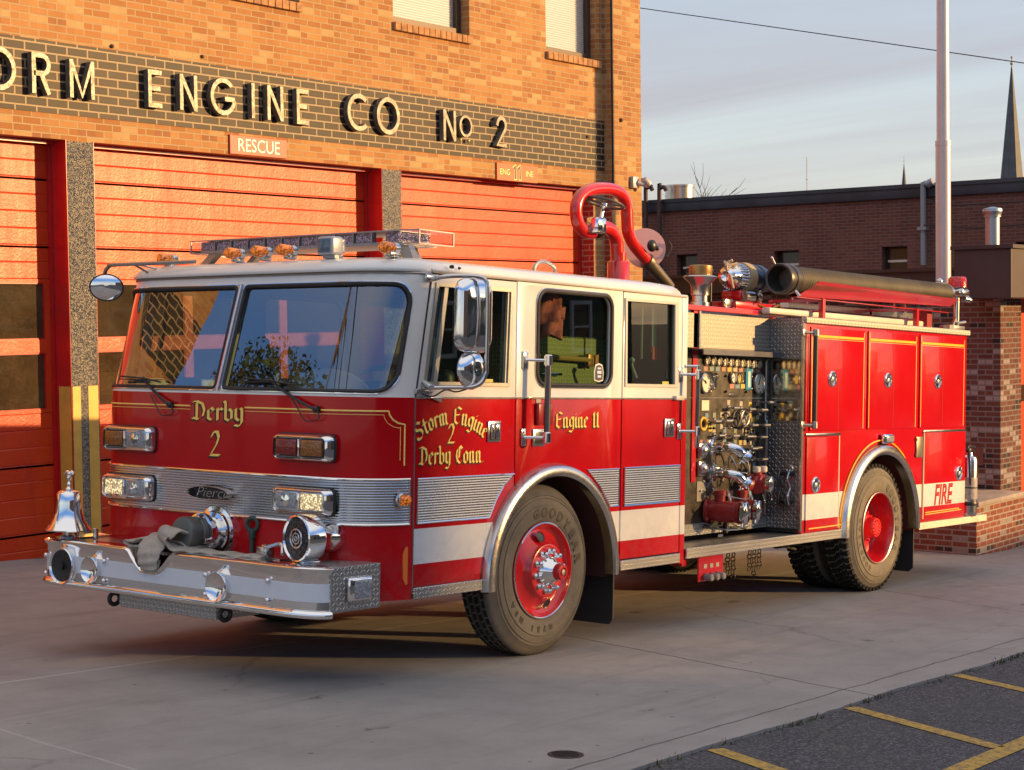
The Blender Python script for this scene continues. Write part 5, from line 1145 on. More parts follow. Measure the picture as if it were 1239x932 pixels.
aw = M(); pr = [(YP_, 2.005), (YP_-.13, 1.995), (YP_-.13, 1.955), (YP_-.118, 1.955), (YP_-.118, 1.984), (YP_, 1.990)]
aw.prism(pr, lambda a, b, t: (t, a, b), 2.20, 3.392); T(aw, 'gauge_light_hood', simple('smoky_steel', (.20, .20, .22), .28, .85, var=.2, vscale=8), smooth=0)
T(M().box(X0, X1, YP_-.012, YP_, .60, .685), 'kick_plate', TRD2, smooth=0)
# diamond plate end wall of the body beside the recess
T(M().box(3.385, 3.397, .0, YP_+.01, .60, 2.268), 'end_wall', diamond('end_wall_plate', (.52, .53, .56), .9, .24, .030, 1.0), smooth=0)
T(M().box(3.381, 3.386, .018, .285, 1.455, 1.945, .001, 1), 'polished_plate', simple('mirror_steel', (.50, .47, .44), .10, 1.0, rvar=.05), smooth=0)
T(M().box(3.37, 3.40, -.008, .006, .58, 2.275), 'corner_strip', CHR2, smooth=0)
FACE = simple('gauge_face', (.72, .68, .52), .4); DF = simple('dark_gauge_face', (.06, .055, .05), .3)
TAGC = [simple('tag_'+n_, c_, .5) for n_, c_ in (('pink', (.40, .18, .14)), ('green', (.20, .26, .17)), ('blue', (.14, .24, .30)), ('orange', (.42, .19, .10)), ('yellow', (.55, .40, .05)), ('cream', (.42, .38, .29)))]
yq = YP_
def gauge(x, z, r, face=FACE, needle=120):
    g = M().lathe([(r*1.0, .0), (r*1.12, .004), (r*1.14, .022), (r*1.02, .028), (r*.96, .020), (r*.96, .012)], (x, yq, z), (0, -1, 0), 28, False).build('gauge', CHR2, pp, smooth=50)
    f = M().lathe([(r*.98, .013), (.0, .013)], (x, yq, z), (0, -1, 0), 28); f.build('gauge_dial', face, g)
    d = Vector((math.cos(R_(needle)), 0, math.sin(R_(needle)))); t_ = M().tube([(x, yq-.016, z), Vector((x, yq-.016, z))+d*r*.8], r*.05, 5)
    for i in range(11):
        a = R_(-45+27*i); p0 = Vector((x+math.cos(a)*r*.72, yq-.0145, z+math.sin(a)*r*.72)); p1 = Vector((x+math.cos(a)*r*.9, yq-.0145, z+math.sin(a)*r*.9)); t_.tube([p0, p1], r*.035, 4)
    t_.ball((x, yq-.015, z), r*.12, .004, r*.12, 10, 6).build('gauge_markings', BLK if face is FACE else STL, g)
for i in range(10): gauge(2.44+i*.088, 1.915-.002*i, .033, needle=60+25*i)
for i in range(10): T(M().box(2.44+i*.088-.03, 2.44+i*.088+.03, yq-.004, yq-.0005, 1.835, 1.868), 'label_tag', TAGC[i % 6], pp, smooth=0)
gauge(2.43, 1.745, .072, needle=150); gauge(3.235, 1.745, .075, needle=70)
gauge(2.535, 1.735, .040, DF); gauge(2.56, 1.79, .030, DF, 30); gauge(2.485, 1.80, .026, DF, 30)
gauge(2.835, 1.79, .042, needle=200); gauge(2.925, 1.785, .040, TAGC[4], 100); 
for i in range(3): T(M().box(2.80+i*.085, 2.87+i*.085, yq-.004, yq-.0005, 1.705, 1.74), 'label_tag', TAGC[(i*2) % 6], pp, smooth=0)
T(M().box(3.035, 3.125, yq-.012, yq-.001, 1.695, 1.86, .003, 1), 'tank_level_gauge', simple('blue_sight_gauge', (.02, .25, .42), .3), pp, smooth=0); T(M().box(3.062, 3.10, yq-.015, yq-.011, 1.715, 1.84), 'level_lights', simple('pale_sight', (.6, .7, .6), .3), pp, smooth=0)
T(M().ball((2.86, yq-.002, 1.655), .075, .006, .022), 'panel_badge', DF, pp); T(M().box(X0+.5, X1-.02, yq-.006, yq-.001, 1.628, 1.633), 'panel_joint', CHR2, pp, smooth=0)
T(M().box(2.395, 2.50, yq-.003, yq-.0005, 1.535, 1.612), 'instruction_card', simple('cream_card', (.72, .66, .48), .6), pp, smooth=0)
rnd = random.Random(5)
for i in range(60):                           # small switches and lamps scattered between the dials
    x = 2.38+rnd.random()*.95; z = rnd.choice((1.68, 1.705, 1.76, 1.80, 1.50, 1.36, 1.40, 1.20, 1.14, 1.0, .93, .86, 1.29)); T(M().lathe([(.010, 0), (.011, .008), (.006, .014), (.005, .022), (.0, .023)], (x, yq, z), (0, -1, 0), 10), 'panel_switch', rnd.choice((CHR2, BLK, STL)), pp)
def pull(x, z, tagm, l=.10):
    o = T(M().cyl((x, yq, z), (x, yq-l, z), .007, n=10).rod((x-.045, yq-l, z), (x+.045, yq-l, z), .012, n=12).lathe([(.02, 0), (.018, .012)], (x, yq, z), (0, -1, 0), 14, True, True), 'valve_pull', STL, pp)
    T(M().box(x-.022, x+.022, yq-.003, yq-.0005, z+.022, z+.060).box(x-.022, x+.022, yq-.003, yq-.0005, z-.068, z-.030), 'label_tag', tagm, o, smooth=0)
for i, (x, z) in enumerate([(2.79, 1.555), (2.98, 1.545), (3.12, 1.54), (3.24, 1.53), (2.47, 1.455), (2.58, 1.458), (2.69, 1.46), (3.03, 1.42), (3.17, 1.42), (2.58, 1.345), (2.74, 1.34), (2.90, 1.335), (3.05, 1.33), (3.18, 1.325), (2.98, 1.24), (3.15, 1.24), (3.2, 1.15), (3.24, 1.60)]): pull(x, z, TAGC[(i*5) % 6 if i % 3 else 5], .07+.03*(i % 3))
def handwheel(x, z, r, mat, y=yq-.07):
    m = M().torus((x, y, z), (0, 1, 0), r, .007, 32, 8).cyl((x, yq, z), (x, y-.012, z), .009)
    for a in (30, 120, 210, 300): m.tube([(x, y, z), (x+math.cos(R_(a))*r, y, z+math.sin(R_(a))*r)], .005, 6)
    T(m, 'hand_wheel', mat, pp)
handwheel(2.80, 1.475, .055, BLK); handwheel(2.93, 1.475, .058, STL)
T(M().torus((2.395, yq-.02, 1.435), (0, 1, 0), .045, .010, 28, 8), 'yellow_ring', YLW, pp)
T(M().box(2.50, 2.565, yq-.003, yq-.0005, 1.375, 1.425), 'label_tag', TAGC[4], pp, smooth=0)
def elbow(x, z, nm='discharge_outlet'):
    o = T(M().lathe([(.070, 0), (.070, .012), (.056, .016), (.044, .03), (.044, .08)], (x, yq, z), (0, -1, 0), 32, True).tube([(x, yq-.05, z), (x, yq-.13, z), (x+.03, yq-.19, z-.015), (x+.09, yq-.22, z-.06)], .040, 20, True, 6), nm, CHR, pp, smooth=50)
    d = Vector((.5, -.35, -.55)).normalized(); c_ = Vector((x+.085, yq-.215, z-.055))
    T(M().lathe([(.048, 0), (.053, .01), (.053, .05), (.046, .056), (.02, .060), (.0, .060)], c_, d, 28), 'outlet_cap', CHR, o, smooth=40)
    lg = M()
    for a in (0, 90, 180, 270):
        u, v_ = frame(d); q = u*math.cos(R_(a))+v_*math.sin(R_(a)); lg.rod(c_+d*.03+q*.045, c_+d*.03+q*.070, .008, n=8)
    T(lg, 'cap_lug', CHR, o); T(M().tube([c_+d*.06, c_+d*.06+Vector((0, 0, -.10)), Vector((x+.02, yq-.06, z-.16)), Vector((x, yq-.0, z-.12))], .004, 5, sub=5), 'cap_chain', STL, o)
elbow(2.56, 1.262); elbow(2.57, 1.062)
for z in (1.236, 1.10): T(M().box(2.33, 2.43, yq-.03, yq, z-.06+.0, z+.055, .01).ball((2.38, yq-.04, z), .05, .03, .045), 'drain_cover', CHR2, pp)
T(M().box(2.34, 2.47, yq-.006, yq-.001, .85, 1.0), 'access_plate', STL, pp, smooth=0)
RV = simple('red_valve_paint', (.30, .012, .014), .34, 0, .5, var=.25, vscale=12, dirt=.3)
def intake(x, z, r, L_, caps=True, nm='suction_valve'):
    o = T(M().lathe([(r*1.25, 0), (r*1.25, .02), (r*.9, .03), (r, .06), (r*1.08, .12), (r*1.0, L_-.03), (r*1.1, L_-.02), (r*1.1, L_)], (x, yq, z), (.22, -1, -.02), 30, True, True).cyl((x+.02, yq-.10, z+r*.6), (x+.02, yq-.10, z+r*1.7), r*.52).lathe([(r*.62, 0), (r*.62, .03), (r*.2, .04), (.0, .04)], (x+.02, yq-.10, z+r*1.6), (0, 0, 1), 20), nm, RV, pp, smooth=40)
    d = Vector((.22, -1, -.02)).normalized(); c_ = Vector((x, yq, z))+d*L_*1.02
    T(M().lathe([(r*1.02, 0), (r*1.10, .006), (r*1.10, .04), (r*.95, .048), (r*.3, .05), (.0, .06)], c_, d, 32), 'intake_cap', CHR, o, smooth=40)
    lg = M(); u, v_ = frame(d)
    for a in (10, 130, 250): q = u*math.cos(R_(a))+v_*math.sin(R_(a)); lg.rod(c_+d*.02+q*r, c_+d*.02+q*(r+.035), .010, n=8)
    T(lg, 'cap_lug', CHR, o)
    w_ = M().torus((x+.13, yq-.12, z+r*1.25), (.5, -1, .2), .058, .008, 28, 8); 
    for a in range(4):
        u2, v2 = frame((.5, -1, .2)); q = u2*math.cos(a*pi/2)+v2*math.sin(a*pi/2); w_.tube([Vector((x+.13, yq-.12, z+r*1.25)), Vector((x+.13, yq-.12, z+r*1.25))+q*.055], .005, 5)
    T(w_, 'valve_wheel', CHR2, o)
    T(M().tube([c_+d*.05, c_+d*.05+Vector((-.02, .03, -.10)), c_+Vector((-.08, .08, -.13)), Vector((x-.05, yq-.01, z-r*1.2))], .005, 5, sub=5), 'cap_chain', STL, o)
intake(2.50, .775, .078, .27); intake(2.83, .775, .072, .20)
o = T(M().lathe([(.06, 0), (.06, .05), (.075, .06), (.075, .16), (.06, .17), (.06, .19)], (3.05, yq, .965), (.15, -1, 0), 26, True, True).ball((3.07, yq-.11, .965), .085, .07, .085).rod((3.05, yq-.12, 1.0), (3.05, yq-.12, 1.07), .035).box(2.90, 3.14, yq-.14, yq-.06, .915, 1.0, .03), 'gated_wye', RV, pp, smooth=40)
T(M().rod((3.035, yq-.12, 1.05), (3.035, yq-.12, 1.10), .032).rod((3.14, yq-.12, 1.05), (3.14, yq-.12, 1.10), .032), 'wye_knob', simple('pale_knob', (.62, .57, .46), .4), o)
T(M().lathe([(.06, 0), (.068, .006), (.068, .045), (.055, .052), (.0, .06)], (3.085, yq-.18, .962), (.2, -1, -.05), 28), 'wye_cap', CHR, o, smooth=40)
T(M().lathe([(.05, 0), (.058, .01), (.062, .06), (.05, .09), (.0, .10)], (3.24, yq-.02, .955), (.1, -1, 0), 24).tube([(3.26, yq-.10, .94), (3.29, yq-.12, .84), (3.20, yq-.12, .80), (3.12, yq-.13, .88)], .005, 5, sub=5), 'side_cap', CHR, pp, smooth=50)
T(M().box(2.47, 2.75, yq-.05, yq-.0, .66, .69).rod((2.40, yq-.03, .66), (2.95, yq-.08, .62), .010).rod((2.62, yq-.09, .60), (2.64, yq-.09, .71), .022), 'drain_linkage', BLK, pp)
T(M().box(3.26, 3.375, yq-.006, yq-.001, 1.03, 1.36), 'instruction_plate', DF, pp, smooth=0)
T(M().tube([(3.34, yq-.02, 1.93), (3.34, yq-.02, 1.46), (3.31, yq-.05, 1.40), (3.31, yq-.04, .70)], .010, 8, sub=3), 'grab_tube', STL, pp)
for i in range(16):
    x = 2.38+.92*((i*.377) % 1); z = (1.18, 1.02, .90, 1.30, .70)[i % 5]; T(M().box(x-.02, x+.02, yq-.003, yq-.0005, z-.014, z+.014), 'label_tag', TAGC[(i*3) % 6], pp, smooth=0)
for i in range(5): T(M().tube([(2.44+.19*i, yq-.01, 1.30-.06*i), (2.46+.19*i, yq-.05, 1.20-.05*i), (2.50+.17*i, yq-.04, 1.05), (2.48+.18*i, yq-.01, .95)], .007, 6, sub=4), 'drain_line', (STL, BLK)[i % 2], pp)
# tools clipped on the end wall
tl = M().tube([(3.36, .17, 1.06), (3.335, .17, 1.0), (3.36, .165, .92), (3.335, .17, .84), (3.36, .17, .78)], .010, 8, sub=4)
hw = thing('spanner_wrenches', 'pair of steel hydrant spanners clipped to the diamond plate end wall', 'tool', (0, 0, 0), (0, TILT, 0))
tl.rod((3.35, .15, .80), (3.35, .15, .795), .02); tl.torus((3.35, .14, .80), (1, 0, 0), .028, .008, 20, 8, .5, 5.5); tl.build('spanner', simple('dark_steel', (.12, .11, .10), .35, .9), hw)
M().tube([(3.345, .075, 1.07), (3.325, .085, 1.0), (3.345, .07, .93), (3.33, .085, .86), (3.345, .08, .79)], .011, 8, sub=4).torus((3.335, .075, 1.08), (1, 0, 0), .026, .008, 20, 8, 1, 6).ball((3.33, .085, .86), .016).build('spanner', CHR2, hw)
T(M().box(3.355, 3.385, .06, .19, 1.02, 1.05, .004).box(3.355, 3.385, .06, .19, .80, .83, .004), 'tool_bracket', BLK)
# running board
T(M().box(1.675, 4.085, -.012, .33, .545, .560), 'running_board', TRD, smooth=0)
T(M().box(1.675, 4.085, -.020, -.008, .492, .566, .002, 1), 'board_edge', TRD2, smooth=0)
# hanging valve bracket, snow chains
vb = T(M().box(1.93, 2.28, -.012+.05, .05, .30, .50, .004, 1).box(1.80, 1.86, .10, .2, .42, .52).box(2.30, 2.36, .1, .14, .43, .52), 'valve_bracket', REDP, smooth=0)
for i in range(3):
    x = 2.02+i*.085; T(M().rod((x, .04, .335), (x, -.03, .330), .026, n=16), 'drain_knob', simple('knob_grey', (.25, .24, .22), .5), vb); T(M().box(x-.022, x+.022, .034, .0375, .395, .425), 'label_tag', TAGC[5], vb, smooth=0)
ch = M()
for x, z1, ct in ((2.62, .50, 7), (2.70, .50, 8), (2.95, .50, 7), (3.02, .50, 8), (3.10, .50, 7)):
    for i in range(ct): ch.torus((x+.004*((i*7) % 3-1), .20, z1-.033*i), ((1, .3, 0) if i % 2 else (.2, 1, 0)), .017, .0055, 12, 6)
T(ch, 'hanging_chains', simple('chain_steel', (.06, .05, .045), .5, .7))

# ------------------------------------------------------------------ body
AX2, AR2, AZ2 = 4.80, .675, .515
def arcb(a0, a1, r=AR2, n=36): return [(AX2+r*math.cos(R_(a0+(a1-a0)*i/n)), AZ2+r*math.sin(R_(a0+(a1-a0)*i/n))) for i in range(n+1)]
for near in (True, False):
    fn = (lambda a, b, t: (a, t+.02, b)) if near else (lambda a, b, t: (a, W2-.02-t, b))
    o = [(3.40, .565)]+[(AX2-AR2-.001, .565)]+[p for p in arcb(176, 4) if p[1] > .566]+[(AX2+AR2+.001, .535), (6.600, .535), (6.600, 2.235), (3.40, 2.235)]
    T(M().plate(o, [], .04, fn, .002), 'body_side', PAINT, smooth=30)
    fd = (lambda a, b, t: (a, -.0062+t, b)) if near else (lambda a, b, t: (a, W2+.0062-t, b))
    def door(poly, name='compartment_door'): return T(M().plate(poly, [], .012, fd, .0025), name, PAINT, smooth=30)
    def latch(d, x, z, r=.066):
        s_ = -1 if near else 1; c_ = (x, -.012 if near else W2+.012, z)
        l_ = T(M().lathe([(r, 0), (r, .008), (r*.92, .014), (r*.82, .014), (r*.78, .004), (.0, .002)], c_, (0, s_, 0), 32), 'latch_dish', CHR, d, smooth=50)
        T(M().box(x-.008, x+.008, c_[1]+s_*.002 if near else c_[1], c_[1]+.0 if near else c_[1]+.014, z-r*.8, z+r*.8, .003).box(x-.02, x+.02, min(c_[1], c_[1]+s_*.016), max(c_[1], c_[1]+s_*.016), z-.018, z+.018, .005), 'd_handle', STL, l_)
    L3 = []
    for (a, b), lx in (((3.50, 4.452), 3.862), ((4.522, 5.483), 4.892), ((5.556, 6.535), 5.924)):
        d = door([(a, 1.378), (b, 1.378), (b, 2.205), (a, 2.205)]); latch(d, lx, 1.795); L3.append(d)
        yl = -.0128 if near else W2+.0128
        T(M().box(a+.012, b-.012, min(yl, yl+.003), max(yl, yl+.003), 2.124, 2.144), 'pinstripe', YLW, d, smooth=0); T(M().box(a+.012, b-.012, min(yl, yl+.002), max(yl, yl+.002), 2.112, 2.115), 'pinstripe', GOLD, d, smooth=0)
        for xx in (a+.014, b-.022): T(M().box(xx, xx+.008, min(yl, yl+.003), max(yl, yl+.003), 1.388, 2.188), 'pinstripe', simple('pale_gold_stripe', (.95, .58, .14), .4), d, smooth=0)
        mid = lx+.12; T(M().box(mid-.002, mid+.002, min(yl, yl+.0012), max(yl, yl+.0012), 1.38, 2.20), 'door_split', simple('dark_red_gap', (.15, .003, .004), .5), d, smooth=0)
    d = door([(3.455, .575), (4.012, .575), (4.012, 1.325), (3.455, 1.325)]); latch(d, 3.605, .945)
    lim = [p for p in arcb(86, 6, AR2+.075, 30) if p[0] >= 5.668 and p[1] < 1.3]
    d = door([(5.668, .560), (6.585, .560), (6.585, 1.335), (5.668, 1.335)]); latch(d, 6.434, .946)
    yl = -.0128 if near else W2+.0128
    if near:
        T(M().text('FIRE', .255, lambda a, b, t: (6.08+a*.84, yl-t, .680+b), .0006, shear=.22, bold=.007), 'fire_lettering', REDP, d, smooth=0)
        T(M().text('FIRE', .255, lambda a, b, t: (6.08+a*.84, yl-.0012-t, .680+b), .0003, shear=.22, bold=-.006), 'fire_lettering_inlay', simple('dark_red_inlay', (.30, .05, .03), .4), d, smooth=0)
    for a, b in ((3.44, 4.03), (5.65, 6.60)): T(M().box(a, b, min(yl, yl+.018)-.004, max(yl, yl+.018), 1.335, 1.357, .004), 'door_hinge_rail', CHR2)
    T(M().box(4.006, 4.020, min(yl, yl+.004), max(yl, yl+.004), .58, 1.33).box(5.655, 5.668, min(yl, yl+.012), max(yl, yl+.012), .56, 1.335), 'body_moulding', simple('pale_edge', (.75, .50, .35), .4), smooth=0)
    T(M().tube([(3.50, yl, .598), (4.06, yl, .600), (4.075, yl, .66)]+[(x_, yl, z_) for x_, z_ in arcb(172, 8, AR2+.088, 40)][:0], .006, 6), 'pinstripe', YLW)
    T(M().tube([(x_, yl+.004*(1 if near else -1), z_) for x_, z_ in arcb(176, 52, AR2+.090, 40)], .007, 6), 'pinstripe', YLW); T(M().tube([(x_, yl+.004*(1 if near else -1), z_) for x_, z_ in arcb(46, 30, AR2+.090, 10)], .007, 6), 'pinstripe', YLW)
    T(M().tube([(5.70, yl, .598), (6.50, yl, .606), (6.44, yl, .622), (5.70, yl, .616)], .005, 6), 'pinstripe', YLW)
    prof = [(AR2-.03, .03), (AR2-.03, -.045), (AR2-.012, -.060), (AR2+.018, -.062), (AR2+.045, -.048), (AR2+.062, -.010), (AR2+.062, .006)]
    T(M().rings([[(AX2+r*math.cos(R_(q)), (dy if near else W2-dy), AZ2+r*math.sin(R_(q))) for r, dy in prof] for q in [182-184*i/52 for i in range(53)]], False), 'wheel_arch_trim', CHR2)
    m = M().rings([[(AX2+(AR2-.02)*math.cos(R_(q)), y, AZ2+(AR2-.02)*math.sin(R_(q))) for q in [184-188*i/30 for i in range(31)]] for y in ((.0, .75) if near else (W2, W2-.75))], False)
    yw = .76 if near else W2-.76
    T(m.add([(AX2-AR2, yw, .5), (AX2+AR2, yw, .5), (AX2+AR2, yw, 1.3), (AX2-AR2, yw, 1.3)], [(0, 1, 2, 3)]), 'wheel_well', simple('rear_well_liner', (.10, .012, .012), .6, var=.3))
    T(M().box(3.385, 6.615, (-.028 if near else W2-.02), (.02 if near else W2+.028), 2.232, 2.280, .006, 1), 'top_edge_trim', diamond('cream_tread_trim', (.78, .72, .60), .3, .4, .03, .4), smooth=0)
    if near:
        T(M().box(4.775, 4.965, -.050, -.006, 1.252, 1.335, .016, 3), 'scene_light', CHR, smooth=50); T(M().box(4.80, 4.95, -.058, -.045, 1.268, 1.32, .006), 'scene_light_lens', CLR)
        T(M().box(5.50, 5.632, -.016, -.001, 1.115, 1.300, .006), 'fuel_door', simple('olive_steel', (.30, .27, .20), .35, .7))
        for z in (1.14, 1.275): T(M().box(5.49, 5.51, -.020, -.006, z-.014, z+.014), 'fuel_hinge', STL)
T(M().box(6.56, 6.600, .04, W2-.04, .535, 2.235), 'rear_panel', PAINT, smooth=0)
T(M().box(3.40, 6.56, .04, .75, 1.36, 2.23).box(3.40, 6.56, W2-.75, W2-.04, 1.36, 2.23).box(3.40, 6.56, .76, W2-.76, .9, 2.16).box(3.4, 4.1, .04, .75, .57, 1.36).box(5.5, 6.56, .04, .75, .54, 1.36), 'body_core', FRM, smooth=0)
T(M().box(3.40, 6.58, .03, .62, 2.2355, 2.262).box(3.40, 6.58, W2-.62, W2-.03, 2.2355, 2.262), 'body_top', diamond('top_plate', (.7, .66, .58), .6, .4, .03, .6), smooth=0)
ts = T(M().box(5.56, 7.085, -.018, W2+.018, .500, .530, .003, 1).box(5.56, 7.085, -.026, -.016, .470, .532, .003, 1), 'tailboard', simple('cream_step', (.68, .60, .46), .45, .2, var=.15, vscale=5), smooth=0)
# chrome grab rails
def grab(x0, z0, x1, z1, y=-.11, r=.018, dark=True):
    g = T(M().rod((x0, y, z0-.03), (x1, y, z1+.03), r), 'grab_rail', simple('rail_rubber', (.10, .10, .11), .3, .4) if dark else CHR)
    for x, z in ((x0, z0), (x1, z1)): T(M().rod((x, y, z-.035), (x, y, z+.035), r*1.35).rod((x, y, z), (x-.09, -.004, z), .010).box(x-.115, x-.07, -.014, -.001, z-.055, z+.055, .004), 'rail_bracket', CHR, g)
grab(-.145, 1.865, -.150, 1.385, -.12, .020)
grab(1.66, 1.80, 1.655, 1.40, -.10, .016); T(M().rod((1.76, -.03, 1.87), (1.76, -.03, 1.28), .013).rod((1.64, -.01, 1.86), (1.78, -.03, 1.86), .010), 'grab_rail', CHR)
T(M().rod((3.462, -.07, 2.165), (3.462, -.07, 1.415), .020), 'long_grab_rail', simple('rail_rubber_dark', (.06, .055, .045), .35, .3)); T(M().rod((3.505, -.045, 2.14), (3.505, -.045, 1.42), .006), 'rail_highlight', CHR)
for z in (2.155, 1.425): T(M().rod((3.462, -.07, z-.03), (3.462, -.07, z+.03), .026).rod((3.46, -.07, z), (3.36, -.01, z), .012).box(3.345, 3.40, -.022, -.001, z-.028, z+.028, .004), 'rail_bracket', STL)
# door handles
for x in (-.535, 1.435):
    d = T(M().box(x-.062, x+.062, -.014, -.001, 1.360, 1.490, .008), 'door_handle', CHR2); T(M().box(x-.045, x+.045, -.018, -.013, 1.376, 1.474, .003), 'handle_recess', BLK, d); T(M().box(x-.045, x-.020, -.030, -.016, 1.380, 1.470, .005).box(x+.005, x+.042, -.024, -.016, 1.380, 1.470, .004), 'handle_lever', CHR, d)
d = T(M().box(-.145, -.020, -.012, -.001, 1.325, 1.435, .006), 'socket_box', CHR2); T(M().box(-.122, -.045, -.016, -.011, 1.345, 1.415, .004), 'socket', BLK, d)
for x in (-.085, .015): T(M().box(x-.032, x+.032, -.028, -.001, 1.46, 1.60, .022, 3), 'inlet_cover', simple('dark_red_cover', (.33, .01, .012), .3, 0, .5))
T(M().box(-.11, -.06, -.004, -.001, 1.612-.02, 1.622), 'inlet_plate', TAGC[5])
T(M().box(-1.17, -1.05, -.030, -.004, 1.622, 1.634, .004).prism([(-1.175, 1.632), (-1.055, 1.632), (-1.045, 1.600)], lambda a, b, t: (a, t, b), -.022, -.010), 'door_catch', CHR2)
T(M().box(1.49, 1.60, -.030, -.006, 1.618, 1.650, .004), 'door_stop', simple('cream_rail2', (.62, .57, .48), .4))
# near mirror
mr = thing('side_mirror', None, None, (-1.03, -.235, 2.105)); mr.parent = TR
def rbox(w_, h_, d0, d1, r, nrm=1): 
    o_ = rrect(-w_/2, w_/2, -h_/2, h_/2, r, 8); 
    return [[(a*k1, d, b*k2) for a, b in o_] for d, k1, k2 in d1]
m = M().rings(rbox(.285, .425, 0, [(.030, .90, .94), (.028, .98, .985), (.0, 1, 1), (-.016, .99, .99), (-.034, .90, .93), (-.045, .72, .80), (-.050, .45, .5), (-.052, .1, .1)], .075), True, True, True)
m.build('mirror_shell', CHR, mr, smooth=70)
M().lathe([(.0, -.030), (.05, -.036), (.085, -.026), (.108, -.005), (.116, .010), (.112, .026), (.0, .028)], (0, 0, -.312), (0, 1, 0), 36).build('round_mirror', CHR, mr, smooth=60)
M().tube([(-.12, .235, .205), (-.12, .10, .222), (-.02, -.02, .225), (.015, -.075, .20), (.02, -.085, .10), (.02, -.085, -.25), (.02, -.08, -.34), (-.02, -.04, -.405), (-.10, .12, -.415), (-.17, .225, -.42)], .013, 10, sub=5).rod((-.17, .225, -.39), (-.17, .16, -.42), .022).box(-.24, -.10, .215, .235, -.455, -.425, .004).box(-.17, -.08, .215, .235, .20, .235, .005).build('mirror_arm', CHR2, mr)
M().tube([(-.20, .225, -.45), (-.12, .20, -.47), (-.05, .16, -.43), (-.02, .1, -.44), (0, 0, -.41), (.02, -.06, -.38)], .005, 6, sub=5).build('mirror_cable', BLK, mr)
# far mirror on its arm
fm = thing('front_mirror', None, None, (-1.50, 2.465, 2.297)); fm.parent = TR
dn = Vector((-.72, -.62, -.12)).normalized()
M().lathe([(.110, 0), (.113, .006), (.110, .012), (.104, .012)], (0, 0, 0), dn, 40, True).build('mirror_shell', BLK, fm, smooth=50).data.transform(Matrix.Diagonal((1, 1, .80, 1)))
M().lathe([(.104, .010), (.08, .022), (.04, .030), (.0, .033)], (0, 0, 0), dn, 40).build('mirror_glass', simple('mirror_silver', (.9, .9, .9), .02, 1.0), fm, smooth=70).data.transform(Matrix.Diagonal((1, 1, .80, 1)))
M().tube([(.03, .02, .0), (.0, .02, .09), (.0, -.02, .135), (.0, -.10, .145), (.08, -.76, .150)], .0135, 8, sub=4).tube([(.02, -.24, .145), (.1, -.40, .05)], .008, 6).tube([(.02, -.26, .146), (.12, -.42, .105)], .006, 6).build('mirror_arm', STL, fm)

# ------------------------------------------------------------------ roof gear
mkl = thing('marker_light', None, None, (-1.30, 1.48, 2.50)); mkl.parent = TR
M().lathe([(.030, .045), (.034, .0), (.036, -.045), (.030, -.06), (.014, -.066), (.0, -.067)], (0, 0, 0), (1, 0, 0), 24).build('lens', AMB, mkl, smooth=60)
M().lathe([(.0, .075), (.030, .072), (.035, .06), (.033, -.0+.03)], (0, 0, 0), (1, 0, 0), 24).box(-.01, .07, -.022, .022, -.055, -.02, .006).build('base', CHR2, mkl, smooth=40)
for x, y, z in ((-1.30, 1.24, 2.503), (-1.30, 1.02, 2.505), (-1.30, .185, 2.492), (-1.32, 2.09, 2.482)): c_ = copy_tree(mkl, TR); c_.location = (x, y, z)
fl = thing('spot_lamp', None, None, (-1.31, .655, 2.518)); fl.parent = TR
M().box(-.04, .06, -.065, .065, -.055, .055, .016, 3).box(.06, .10, -.045, .045, -.04, .045, .01).box(-.0, .07, -.05, .05, -.075, -.05).build('lamp_housing', simple('lamp_grey', (.40, .42, .45), .35, .3), fl, smooth=50)
M().box(-.046, -.03, -.052, .052, -.042, .042, .008, 2).build('lens', simple('blue_grey_lens', (.12, .16, .20), .08), fl)
for x in (-.06,): T(M().lathe([(.010, 0), (.012, .02), (.0, .03)], (-.98, -.012, 2.395), (0, -1, 0), 10).lathe([(.010, 0), (.0, .02)], (-.90, -.012, 2.392), (0, -1, 0), 10), 'roof_screw', BLK)
lb = thing('light_bar', None, None, (-.99, 1.27, 2.585)); lb.parent = TR
L0, L1 = -1.03, .945
LBF = simple('light_bar_frame', (.34, .31, .32), .35, .6)
M().box(-.015, .30, -.93, L1-.10, -.040, -.028).box(-.012, .302, -.88, L1-.12, .036, .041).box(-.012, .302, -.92, L1-.1, -.046, -.040).build('tray', LBF, lb, smooth=0)
PCG = glass('clear_cover', (.86, .86, .90), 1.5, .02)
M().box(-.016, .300, -1.06, -.93, -.040, .034, .006, 1).box(-.016, .30, L1-.10, L1, -.040, .034, .006, 1).build('clear_end', PCG, lb)
for y0 in (-1.06, L1):
    for x0 in (-.016, .30): M().box(x0-.004, x0+.004, y0-.004, y0+.004, -.044, .040).build('end_frame', LBF, lb, smooth=0)
    for z0 in (-.043, .038): M().box(-.016, .30, y0-.004, y0+.004, z0-.003, z0+.003).build('end_frame', LBF, lb, smooth=0)
M().box(-.020, -.014, -1.06, L1, -.046, -.038).box(-.020, -.014, -1.06, L1, .034, .042).build('front_rail', LBF, lb, smooth=0)
k = N('led_module'); vv = k.n('ShaderNodeTexVoronoi', {'Scale': 85.0}); k.put(vv.inputs['Vector'], k.coord()); LED = k.pbr(k.mix(k.rng(vv.outputs['Distance'], .1, .6), (.55, .52, .62), (.14, .11, .16)), .2, .5, k.bump(vv.outputs['Distance'], .9, .006), .8)
for i in range(10):
    y = .79-.155*i
    M().box(-.010, .02, y-.066, y+.066, -.034, .030, .004, 1).build('led_module', LED, lb)
    M().box(-.018, .02, y-.078, y-.070, -.038, .034).build('divider', LBF, lb, smooth=0)
M().box(.0, .29, -.78, -.88, -.034, .030).box(.02, .27, .80, .83, -.03, .03).build('led_module', LED, lb, smooth=0)
